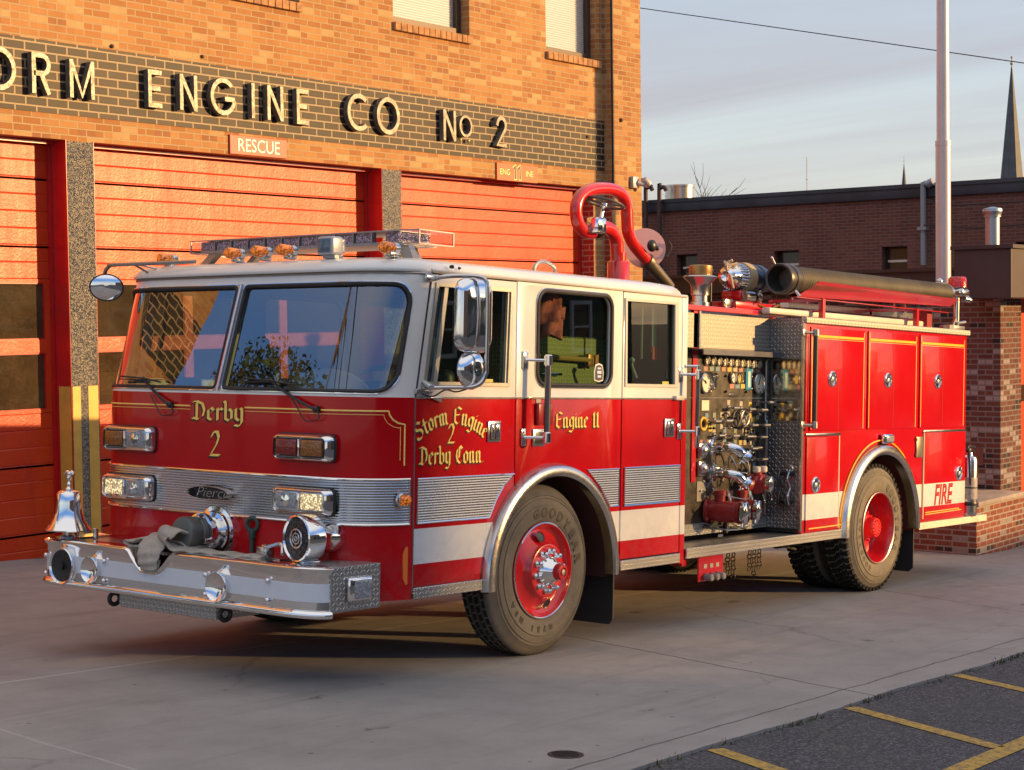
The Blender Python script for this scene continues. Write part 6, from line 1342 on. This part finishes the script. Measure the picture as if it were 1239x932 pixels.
M().plate([(-.93, -.045), (-.98, -.145), (-.90, -.145), (-.84, -.045)], [], .05, lambda a, b, t: (.06+t, a, b)).plate([(.80, -.045), (.93, -.145), (.85, -.145), (.72, -.045)], [], .05, lambda a, b, t: (.04+t, a, b)).plate([(.60, -.045), (.72, -.145), (.66, -.145), (.54, -.045)], [], .05, lambda a, b, t: (.24+t, a, b)).plate([(-.80, -.045), (-.86, -.145), (-.80, -.145), (-.74, -.045)], [], .05, lambda a, b, t: (.24+t, a, b)).build('mounting_foot', STL, lb)
T(M().tube([(.31, .35, 2.44), (.33, .35, 2.50), (.42, .35, 2.53), (.53, .35, 2.50), (.55, .35, 2.44)], .014, 8, sub=4), 'roof_grab_loop', STL)

# ------------------------------------------------------------------ deck gun behind the cab
dg_ = thing('deck_gun', None, None, (2.60, 1.24, 2.27)); dg_.parent = TR
REDG2 = simple('worn_red_pipe', (.56, .010, .010), .22, 0, .8, var=.18, vscale=9, dirt=.25)
M().lathe([(.088, 0), (.088, .42), (.080, .43), (.070, .435)], (0, 0, 0), (0, 0, 1), 32, True).lathe([(.095, .20), (.095, .235)], (0, 0, 0), (0, 0, 1), 32, True, True).lathe([(.062, .42), (.062, .50)], (0, 0, 0), (0, 0, 1), 32).build('base_pipe', REDG2, dg_, smooth=50)
M().tube([(-.0, 0, .40), (-.015, 0, .495), (-.037, 0, .599), (-.114, 0, .667), (-.20, 0, .686), (-.27, 0, .676)], .054, 20, True, 6).build('elbow_pipe', REDG2, dg_, smooth=60)
M().ball((-.31, 0, .655), .075, .08, .065).build('ball_joint', BLK, dg_)
M().tube([(-.36, 0, .632), (-.47, 0, .632), (-.560, 0, .685), (-.590, 0, .77), (-.575, 0, .85), (-.505, 0, .92), (-.379, 0, .968), (-.216, 0, .990), (-.078, 0, .990), (.036, 0, .958), (.098, 0, .885), (.112, 0, .782), (.131, 0, .676), (.211, 0, .586), (.35, 0, .499), (.42, 0, .462)], .050, 20, True, 5).build('loop_pipe', REDG2, dg_, smooth=60)
M().box(-.46, -.34, -.12, .0, .62, .745, .02).cyl((-.38, -.09, .74), (-.345, -.09, .85), .014).lathe([(.028, 0), (.028, .02)], (-.345, -.09, .835), (.2, 0, 1), 16, True, True).build('gear_housing', CHR, dg_, smooth=40)
hwm = M().torus((-.335, -.09, .862), (.22, -.12, 1), .150, .011, 40, 10); u, v_ = frame((.22, -.12, 1))
for a in range(4): q = u*math.cos(a*pi/2+.4)+v_*math.sin(a*pi/2+.4); hwm.tube([Vector((-.335, -.09, .858)), Vector((-.335, -.09, .862))+q*.148], .009, 6)
hwm.build('hand_wheel', simple('grey_cast', (.10, .09, .085), .5, .5), dg_)
dd = Vector((.276, .0, -.152)).normalized(); p0 = Vector((.40, .0, .473))
M().lathe([(.060, 0), (.066, .02), (.064, .06), (.054, .07), (.052, .16), (.048, .28), (.046, .36), (.042, .42)], p0, dd, 28, True, True).build('nozzle', simple('grey_brass', (.15, .125, .10), .45, .7), dg_, smooth=40)
M().ball((.36, -.08, .58), .05, .035, .05).build('knob', BLK, dg_)
T(M().lathe([(.0, .0), (.155, .004), (.168, .012), (.170, .022), (.0, .024)], (3.10, 1.32, 2.84), (-.75, -.62, .15), 48), 'round_disc', simple('salmon_disc', (.78, .42, .36), .4), smooth=40)
T(M().tube([(3.20, 1.15, 2.90), (3.22, 1.14, 2.86), (3.20, 1.15, 2.80), (3.18, 1.16, 2.77)], .008, 6, sub=3).ball((3.10, 1.2, 2.84), .02), 'disc_bracket', BLK)
# fittings on top of the pump
sg = thing('hydrant_adapter', None, None, (2.56, .45, 2.31)); sg.parent = TR
M().lathe([(.075, 0), (.075, .05), (.06, .055), (.06, .10), (.072, .105), (.072, .17), (.085, .20), (.128, .235), (.134, .245), (.128, .252), (.06, .255)], (0, 0, 0), (0, 0, 1), 36, True, True).build('chrome_body', CHR2, sg, smooth=40)
M().lathe([(.082, .252), (.088, .262), (.090, .33), (.084, .335), (.0, .335)], (0, 0, 0), (0, 0, 1), 36, True).build('bronze_cap', simple('bronze', (.42, .26, .11), .4, .8, var=.2, vscale=20), sg, smooth=40)
T(M().box(2.66, 2.76, .50, .60, 2.31, 2.60, .01).box(2.63, 2.79, .47, .63, 2.60, 2.635, .008).rod((2.79, .50, 2.34), (2.79, .50, 2.60), .014), 'vent_post', BLK); T(M().box(2.80, 2.90, .36, .40, 2.33, 2.40, .005), 'small_plate', CHR2)
nz = thing('foam_nozzle', 'large ribbed chrome and tan nozzle lying beside the black suction hose', 'nozzle', (0, 0, 0), (0, TILT, 0))
A0 = Vector((2.93, .45, 2.585)); dA = Vector((1, 0, -.0)).normalized()
M().lathe([(.0, .02), (.04, .0), (.075, .02), (.085, .06), (.098, .10), (.098, .20), (.108, .21)], A0, dA, 40).build('chrome_tip', CHR, nz, smooth=40)
rbm = M()
for i in range(28):
    a = 2*pi*i/28; rbm.rod(A0+Vector((.10, .100*math.cos(a), .100*math.sin(a))), A0+Vector((.205, .106*math.cos(a), .106*math.sin(a))), .008, n=6)
rbm.build('knurled_ring', CHR2, nz); M().lathe([(.10, .205), (.122, .215), (.125, .30), (.112, .31)], A0, dA, 40).build('tan_bumper', simple('tan_rubber', (.40, .28, .14), .6), nz, smooth=40)
M().lathe([(.11, .305), (.118, .32), (.118, .39), (.105, .40), (.105, .44), (.118, .45), (.118, .50), (.10, .52), (.10, .58), (.0, .58)], A0, dA, 40).build('blue_black_body', simple('blue_black', (.06, .08, .11), .3, .6), nz, smooth=40)
kn = M(); rn = random.Random(2)
for i in range(14): kn.tube([A0+Vector((rn.uniform(-.03, .09), rn.uniform(-.09, .02), rn.uniform(-.10, .12))), A0+Vector((rn.uniform(-.03, .09), rn.uniform(-.11, .0), rn.uniform(-.05, .14)))], .012, 6)
kn.build('rope_tie', simple('pale_rope', (.55, .42, .28), .9), nz)
T(M().box(3.02, 3.16, .36, .54, 2.40, 2.48, .02).box(2.90, 3.55, .33, .60, 2.325, 2.385, .004), 'nozzle_cradle', REDP); T(M().lathe([(.055, 0), (.055, .14), (.03, .16)], (3.05, .37, 2.43), (1, 0, 0), 24, True).lathe([(.07, 0), (.05, .06)], (3.24, .37, 2.43), (1, 0, 0), 20, True, True).rod((3.32, .36, 2.39), (3.32, .36, 2.49), .015), 'nozzle_valve', CHR2)
T(M().tube([(3.24, .33, 2.37), (3.40, .31, 2.345), (3.52, .3, 2.38), (3.56, .3, 2.36)], .010, 6, sub=4), 'brass_lever', simple('brass', (.45, .28, .08), .35, .9))
# hard suction hose on its red rack
rk = thing('hose_rack', None, None, (0, 0, 0)); rk.parent = TR
HY = .155
def hp(x): return lerp(2.577, 2.628, (x-3.27)/(6.53-3.27))
def hr(x): return lerp(.112, .083, (x-3.27)/(6.53-3.27))
m = M()
for sgn in (-1, 1):
    P0 = [(3.72, HY+sgn*.112, hp(3.72)-.005), (6.54, HY+sgn*.088, hp(6.5)-.055)]; P1 = [(3.48, HY+sgn*.03, hp(3.5)-.135), (6.54-.06, HY+sgn*.03, hp(6.5)-.125)]
    t_ = .006*sgn
    m.add([(*P0[0],), (*P0[1],), (*P1[1],), (*P1[0],), (P0[0][0], P0[0][1]+t_, P0[0][2]), (P0[1][0], P0[1][1]+t_, P0[1][2]), (P1[1][0], P1[1][1]+t_, P1[1][2]), (P1[0][0], P1[0][1]+t_, P1[0][2])], [(0, 1, 2, 3), (4, 7, 6, 5), (0, 4, 5, 1), (1, 5, 6, 2), (2, 6, 7, 3), (3, 7, 4, 0)])
m.box(3.50, 6.46, HY-.03, HY+.03, hp(3.6)-.142, hp(3.6)-.135)
m.build('trough', REDP, rk, smooth=0)
for x in (3.95, 5.765):
    for y in (HY-.02, .60): M().box(x-.025, x+.025, y-.02, y+.02, 2.262, 2.452 if y < .3 else 2.44, .003, 1).build('rack_post', REDP, rk, smooth=0)
    M().box(x-.012, x+.012, HY-.02, .62, 2.425, 2.45).rod((x, HY, 2.35), (x, .6, 2.35), .010).build('cross_bar', REDP, rk, smooth=0)
M().box(6.15, 6.26, .2, .3, 2.262, 2.45).build('rack_post', simple('dark_red_post', (.30, .006, .008), .4), rk, smooth=0)
T(M().box(3.22, 6.10, .21, .29, 2.300, 2.350, .012, 2), 'cream_rail', simple('cream_rail_paint', (.66, .60, .50), .45, var=.1))
sh = thing('suction_hose', 'long black corrugated suction hose lying in the red rack on top', 'hose', (0, 0, 0), (0, TILT, 0))
pr = []; n = 74; HA = Vector((3.46, HY, hp(3.46))); HB = Vector((6.44, HY, hp(6.44))); Lh = (HB-HA).length
for i in range(n+1):
    x = i/n; r = lerp(.098, .078, x); pr += [(r, x*Lh), (r+.011, (x+.25/n)*Lh), (r+.011, (x+.60/n)*Lh), (r, (x+.80/n)*Lh)]
M().lathe(pr, HA, HB-HA, 32, True, True).build('hose_body', simple('hose_rubber', (.075, .060, .038), .6, var=.25, vscale=5, spec=.4), sh, smooth=60)
M().lathe([(.080, .12), (.098, .06), (.103, .0), (.118, -.004), (.123, .004), (.122, .05), (.112, .055), (.112, .10), (.120, .105), (.118, .16), (.106, .17), (.106, .24), (.10, .25)], (3.255, HY, hp(3.27)), HB-HA, 40).lathe([(.0, .14), (.085, .14), (.100, .02)], (3.255, HY, hp(3.27)), HB-HA, 40).build('open_coupling', simple('dark_coupling', (.085, .075, .065), .38, .55), sh, smooth=40)
M().rod((3.36, HY-.09, hp(3.3)-.09), (3.37, HY-.13, hp(3.3)-.14), .012).rod((3.27, HY+.04, hp(3.3)+.10), (3.22, HY+.05, hp(3.3)+.17), .010).build('coupling_lug', CHR2, sh)
M().lathe([(.082, 0), (.090, .005), (.090, .045), (.080, .05), (.080, .07), (.0, .07)], (6.42, HY, hp(6.42)), HB-HA, 32, True).build('end_coupling', CHR2, sh, smooth=40)
def uhandle(x, y, z0, z1, w_): return T(M().tube([(x, y, z0), (x, y, z1-.02), (x+.02, y, z1), (x+w_-.02, y, z1), (x+w_, y, z1-.02), (x+w_, y, z0)], .009, 8).cyl((x, y, z0), (x, y, z0+.03), .014).cyl((x+w_, y, z0), (x+w_, y, z0+.03), .014), 'u_handle', CHR)
uhandle(4.35, .62, 2.45, 2.725, .27); uhandle(6.35, .62, 2.45, 2.74, .25); T(M().box(4.2, 6.7, .58, .66, 2.40, 2.45), 'hatch_edge', CHR2)
bc = thing('rear_beacon', None, None, (6.66, .13, 2.585)); bc.parent = TR
M().lathe([(.090, .105), (.088, .13), (.084, .19), (.072, .205), (.0, .208)], (0, 0, 0), (0, 0, 1), 32, True).build('red_dome', REDG, bc, smooth=50)
M().box(-.085, .10, -.09, .09, .015, .095, .03, 3).lathe([(.09, .09), (.094, .105)], (0, 0, 0), (0, 0, 1), 32, True, True).cyl((-.01, 0, -.31), (-.01, 0, .03), .028).cyl((.04, -.05, .0), (.12, -.07, -.01), .03).ball((.10, -.06, .0), .03).build('beacon_base', CHR2, bc, smooth=50)
T(M().box(6.33, 6.60, .02, .16, 2.28, 2.32, .006).prism([(6.36, 2.32), (6.44, 2.40), (6.50, 2.32)], lambda a, b, t: (a, t, b), .04, .06).rod((6.42, .03, 2.34), (6.62, .03, 2.36), .015).box(6.2, 6.3, -.0, .06, 2.28, 2.32), 'rear_bracket', STL)
T(M().ball((6.33, .16, 2.73), .04, .03, .03).box(6.28, 6.38, .12, .2, 2.70, 2.72), 'hose_strap', CHR2)
# extinguisher on the tailboard
fe = thing('fire_extinguisher', 'silver pressurised water extinguisher standing on the tailboard', 'extinguisher', (6.755, .02, .53)); 
fe.matrix_world = Matrix.Rotation(TILT, 4, 'Y') @ Matrix.Translation((6.745, .02, .532))
M().lathe([(.070, 0), (.078, .015), (.080, .04), (.080, .52), (.070, .555), (.035, .575), (.03, .60)], (0, 0, 0), (0, 0, 1), 32, True, True).build('cylinder', CHR2, fe, smooth=40)
M().box(-.03, .03, -.02, .02, .60, .64, .006).tube([(-.03, 0, .64), (.0, 0, .66), (.14, 0, .645)], .010, 6, sub=3).tube([(-.03, 0, .62), (.06, 0, .625), (.13, 0, .60)], .008, 6, sub=3).tube([(-.05, 0, .63), (-.10, -.04, .60), (-.10, -.06, .3)], .010, 6, sub=4).build('valve_head', BLK, fe)
M().lathe([(.0808, .16), (.0812, .165), (.0812, .36), (.0808, .365)], (0, 0, 0), (0, 0, 1), 32).build('label', simple('worn_label', (.34, .30, .27), .5, var=.3, vscale=30), fe)
M().lathe([(.083, .10), (.085, .105), (.085, .13), (.083, .135)], (0, 0, 0), (0, 0, 1), 32).torus((.0, 0, .27), (0, 0, 1), .083, .006).box(.06, .12, -.02, .02, .25, .29).build('strap', BLK, fe)

# ------------------------------------------------------------------ cab interior
SEAT = simple('black_vinyl', (.03, .03, .032), .45); 
def seat(x, y, name='seat'):
    s_ = T(M().box(x-.24, x+.24, y-.24, y+.24, 1.10, 1.24, .05, 3), name, SEAT); T(M().box(x+.16, x+.28, y-.23, y+.23, 1.22, 1.80, .05, 3), 'seat_back', SEAT, s_); T(M().box(x+.17, x+.27, y-.12, y+.12, 1.80, 2.0, .04, 3), 'headrest', simple('seat_green', (.10, .16, .10), .7), s_)
seat(-.85, .48); seat(-.85, W2-.48)
T(M().box(-1.53, -1.20, .34, W2-.34, 1.30, 1.60, .05, 3), 'dashboard', simple('dash_grey', (.075, .07, .065), .6), smooth=50)
T(M().ball((-1.30, .66, 1.60), .17, .34, .19), 'dash_hood', simple('dash_tan', (.55, .44, .27), .6), smooth=60)
T(M().torus((-1.12, .50, 1.68), (-.55, 0, .85), .235, .016, 44, 10).rod((-1.10, .5, 1.55), (-1.32, .5, 1.33), .02).tube([(-1.1, .5, 1.55), (-1.0, .5, 1.70)], .01).tube([(-1.1, .27, 1.555), (-1.1, .73, 1.555)], .010), 'steering_wheel', BLK)
YGP = diamond('green_lit_plate', (.42, .50, .28), .6, .35, .036, .8)
T(M().box(.42, 1.34, .45, .80, .9, 2.045, .01, 1), 'engine_cover', diamond('engine_cover_plate', (.46, .50, .22), .3, .35, .030, .8), smooth=0)
T(M().box(-.55, .9, .75, W2-.75, 1.0, 1.55, .05, 3), 'centre_console', BLK, smooth=50)
T(M().tube([(.525, .45, 1.785), (.525, .42, 1.785), (.73, .42, 1.785), (.73, .45, 1.785)], .010, 8), 'cover_handle', CHR)
hn = thing('wooden_axe', 'axe with wooden handle seen through the crew window', 'axe', (0, 0, 0), (0, TILT, 0))
M().tube([(.44, .40, 1.905), (.75, .40, 1.895), (1.04, .40, 1.888)], .019, 8).build('handle', simple('ash_wood', (.50, .33, .10), .5), hn); M().box(1.0, 1.06, .385, .415, 1.84, 1.93, .006).prism([(1.06, 1.91), (1.13, 1.93), (1.13, 1.84), (1.06, 1.86)], lambda a, b, t: (a, t, b), .39, .41).build('head', simple('copper_head', (.50, .24, .12), .4, .5), hn)
jk = thing('red_jacket', 'crumpled dusty red jacket hanging inside the crew window', 'jacket', (0, 0, 0), (0, TILT, 0)); m = M(); rn = random.Random(9)
rs = []
for i in range(26):
    z = lerp(2.30, 2.02, i/25); a_ = lerp(.05, .13, min(1, i/9))*(1-.35*max(0, (i-17)/8))
    rs.append([(.23+a_*math.cos(t)*(1+.22*math.sin(3*t+i*.4)), .16+.07*math.sin(t)*(1+.3*math.sin(5*t+i*.3)), z+.02*math.sin(2*t+i)) for t in [2*pi*j/28 for j in range(28)]])
m.rings(rs, True, True, True).build('cloth', simple('dusty_red_cloth', (.62, .15, .14), .85, var=.45, vscale=16, bump=.5, bscale=40), jk, smooth=70)
# stickers and small things in the windows
bdg = T(M().plate([(.55, 1.745), (.60, 1.735), (.65, 1.745), (.655, 1.80), (.64, 1.85), (.60, 1.86), (.56, 1.85), (.545, 1.80)], [], .002, lambda a, b, t: (a, .018+t, b)), 'window_sticker', simple('white_outline2', (.7, .7, .7), .5), smooth=0)
T(M().plate([(.558, 1.752), (.60, 1.744), (.642, 1.752), (.645, 1.80), (.632, 1.842), (.60, 1.850), (.568, 1.842), (.555, 1.80)], [], .001, lambda a, b, t: (a, .0155+t, b)), 'sticker_face', simple('navy', (.02, .02, .05), .5), bdg, smooth=0)
T(M().box(.575, .625, .0125, .0145, 1.79, 1.81).box(.58, .62, .0125, .0145, 1.765, 1.78).box(.58, .62, .0125, .0145, 1.82, 1.832), 'sticker_text', simple('pale_blue', (.5, .6, .75), .5), bdg, smooth=0)
T(M().box(-.60, -.52, .020, .023, 1.722, 1.742).box(1.38, 1.46, .020, .023, 1.728, 1.748), 'yellow_label', simple('label_yellow', (.6, .5, .12), .6), smooth=0)
o = T(M().ball((-.57, .14, 1.98), .035, .02, .05), 'hanging_tag', simple('hi_vis', (.45, .55, .02), .6))
T(M().rod((1.26, .12, 2.30), (1.26, .12, 1.90), .008).box(1.395, 1.45, .12, .135, 1.95, 2.30, .006), 'hanging_strap', simple('pale_green_strap', (.30, .36, .26), .7))
T(M().box(1.39, 1.455, .112, .118, 1.90, 1.99).box(1.49, 1.51, .112, .118, 1.90, 1.98), 'red_strap_end', simple('strap_red', (.55, .05, .03), .6))
T(M().tube([(1.16, .12, 1.90), (1.14, .12, 1.86), (1.20, .12, 1.77)], .012, 8, sub=4).ball((1.14, .12, 1.89), .022), 'interior_handle', simple('pale_handle', (.35, .38, .32), .5))
seat(1.1, .55); seat(1.1, W2-.55)
# ------------------------------------------------------------------ the street behind the camera (seen in glass and chrome, shades the nose)
SID = N('green_siding'); zz = SID.xyz()[2]; ww = SID.math('FRACT', SID.math('DIVIDE', zz, .13)); SIDM = SID.pbr(SID.mix(SID.rng(ww, 0, .12), (.012, .018, .014), (.05, .068, .05)), .7, 0, SID.bump(ww, .8, .02))
SHG = simple('shingle_roof', (.07, .062, .058), .9, var=.3, vscale=4)
def house(loc, rot, L_, D_, H_, wallm, label, wins):
    h = thing('house', label, 'house', loc, (0, 0, rot))
    M().box(0, L_, -D_, 0, -2, H_).prism([(-D_, H_), (0, H_), (-D_/2, H_+D_*.10)], lambda a, b, t: (t, a, b), .02, L_-.02).build('wall', wallm, h, smooth=0)
    M().prism([(-D_-.4, H_-.12), (-D_/2, H_+D_*.10+.02), (.4, H_-.12), (.4, H_+.05), (-D_/2, H_+D_*.10+.25), (-D_-.4, H_+.05)], lambda a, b, t: (t, a, b), -.4, L_+.4).build('roof', SHG, h, smooth=0)
    TRM = simple('white_trim', (.6, .62, .66), .6)
    for x, z in wins:
        f = M().plate(rrect(x, x+1.1, z, z+1.6, .01, 1), [rrect(x+.12, x+.98, z+.12, z+1.48, .01, 1)], .08, lambda a, b, t: (a, .04+t, b)).box(x+.1, x+1.0, .02, .07, z+.77, z+.83).build('window', TRM, h, smooth=0)
        M().box(x+.1, x+1.0, .012, .02, z+.1, z+1.5).build('pane', simple('dark_pane2', (.02, .025, .035), .08), f, smooth=0)
    return h
house((7.0, -24.0, -.9), R_(0), 30, 9, 5.4, SIDM, 'green clapboard house with white windows facing the truck', [(x, z) for x in (1.5, 6.3, 9.4, 12.5, 16, 20, 23.5, 26.6) for z in (1.9,)])
TREEL = simple('dark_leaves', (.030, .045, .018), .85, var=.5, vscale=2)
def leafy(loc, H, R0, label, seed, n=2600, trunk=.25):
    rnd = random.Random(seed); t = thing('leafy_tree', label, 'tree', loc, group='leafy trees across the road and beside the station'); BARK = simple('brown_bark', (.07, .05, .035), .9)
    cs = [(rnd.gauss(0, R0*.42), rnd.gauss(0, R0*.42), H*.55+rnd.uniform(-.25, .45)*H*.8, R0*rnd.uniform(.25, .5)) for _ in range(22)]
    m = M().lathe([(trunk, 0), (trunk*.75, H*.3), (trunk*.4, H*.7)], (0, 0, -1), (0, 0, 1), 10, True)
    for c in cs[:14]: m.tube([(0, 0, H*.3), (c[0]*.4, c[1]*.4, H*.3+(c[2]-H*.3)*.6), (c[0], c[1], c[2])], lambda q: trunk*.3*(1-q*.8), 5, False, 3)
    m.build('trunk', BARK, t); lf = M()
    for i in range(n):
        c = rnd.choice(cs); d = Vector((rnd.gauss(0, 1), rnd.gauss(0, 1), rnd.gauss(0, .8))).normalized()*c[3]*rnd.uniform(.5, 1.1)**.6; p = Vector(c[:3])+d
        u = Vector((rnd.gauss(0, 1), rnd.gauss(0, 1), rnd.gauss(0, 1))).normalized(); v = u.cross(Vector((rnd.gauss(0, 1), rnd.gauss(0, 1), rnd.gauss(0, 1)))).normalized(); s_ = rnd.uniform(.03, .065)*R0/2.5
        lf.add([p-u*s_, p+v*s_*.6, p+u*s_, p-v*s_*.6], [(0, 1, 2, 3)])
    lf.build('crown', TREEL, t, smooth=0, fixn=False)
leafy((-12.0, 11.9, -.3), 9.0, 2.5, 'dark evergreen beside the utility pole left of the station', 4, 26000, .16)
leafy((-19, 22, 0), 8, 3.2, 'broad leafy tree farther down the side street', 8, 2600)
up_ = thing('utility_pole', 'leaning wooden utility pole with a crossarm beside the station', 'utility pole', (-10.6, 9.2, -.3)); WOOD = simple('pole_wood', (.14, .08, .045), .9)
M().lathe([(.15, 0), (.11, 10.5)], (0, 0, 0), (.03, 0, 1), 12, True, True).build('pole', WOOD, up_); M().box(-1.1, 1.7, -.06, .06, 9.4, 9.52).box(-.15, .25, -.4, .0, 8.4, 9.2, .08).build('crossarm', WOOD, up_)
for i, (a, b, s_) in enumerate((((-11.4, 9.2, 9.3), (-30, -26, 9.6), 1.2), ((-9.4, 9.2, 9.3), (-28, -26, 9.6), 1.2), ((-10.4, 9.0, 8.3), (-29, -26, 8.5), 1.4), ((-10.4, 9.2, 7.5), (-29, -26, 7.6), 1.5), ((-10.4, 9.2, 9.3), (-34, 36, 9.4), 1.2))):
    sagwire(a, b, s_, .05, ('highest crossarm wire nearest the road', 'crossarm wire on the station side', 'sagging telephone cable under the crossarm', 'lowest sagging cable on the leaning pole', 'service wire running away past the evergreen')[i])
# unseen block added across the road; keeps sun off the nose and forecourt
BRN = brick('shade_block_brick', (.20, .09, .06), (.28, .13, .08), (.3, .27, .24))
nb_ = thing('shade_block', 'unseen tall brick block added across the road to shade the truck nose', 'building', (SHX, -46, -1)); 
M().box(-60, 0, -16, 0, -2, 15.5).build('wall', BRN, nb_, smooth=0); M().box(-60.2, .2, -16.2, .2, 15.5, 15.8).build('roof', DBR, nb_, smooth=0)
leafy((SHX+.3, -45.0, -1), 13, 3.2, 'unseen large tree added at the corner of the brick block to soften its shadow', 21, 5200, .3)  # tree added beside the block to break up its shadow edge
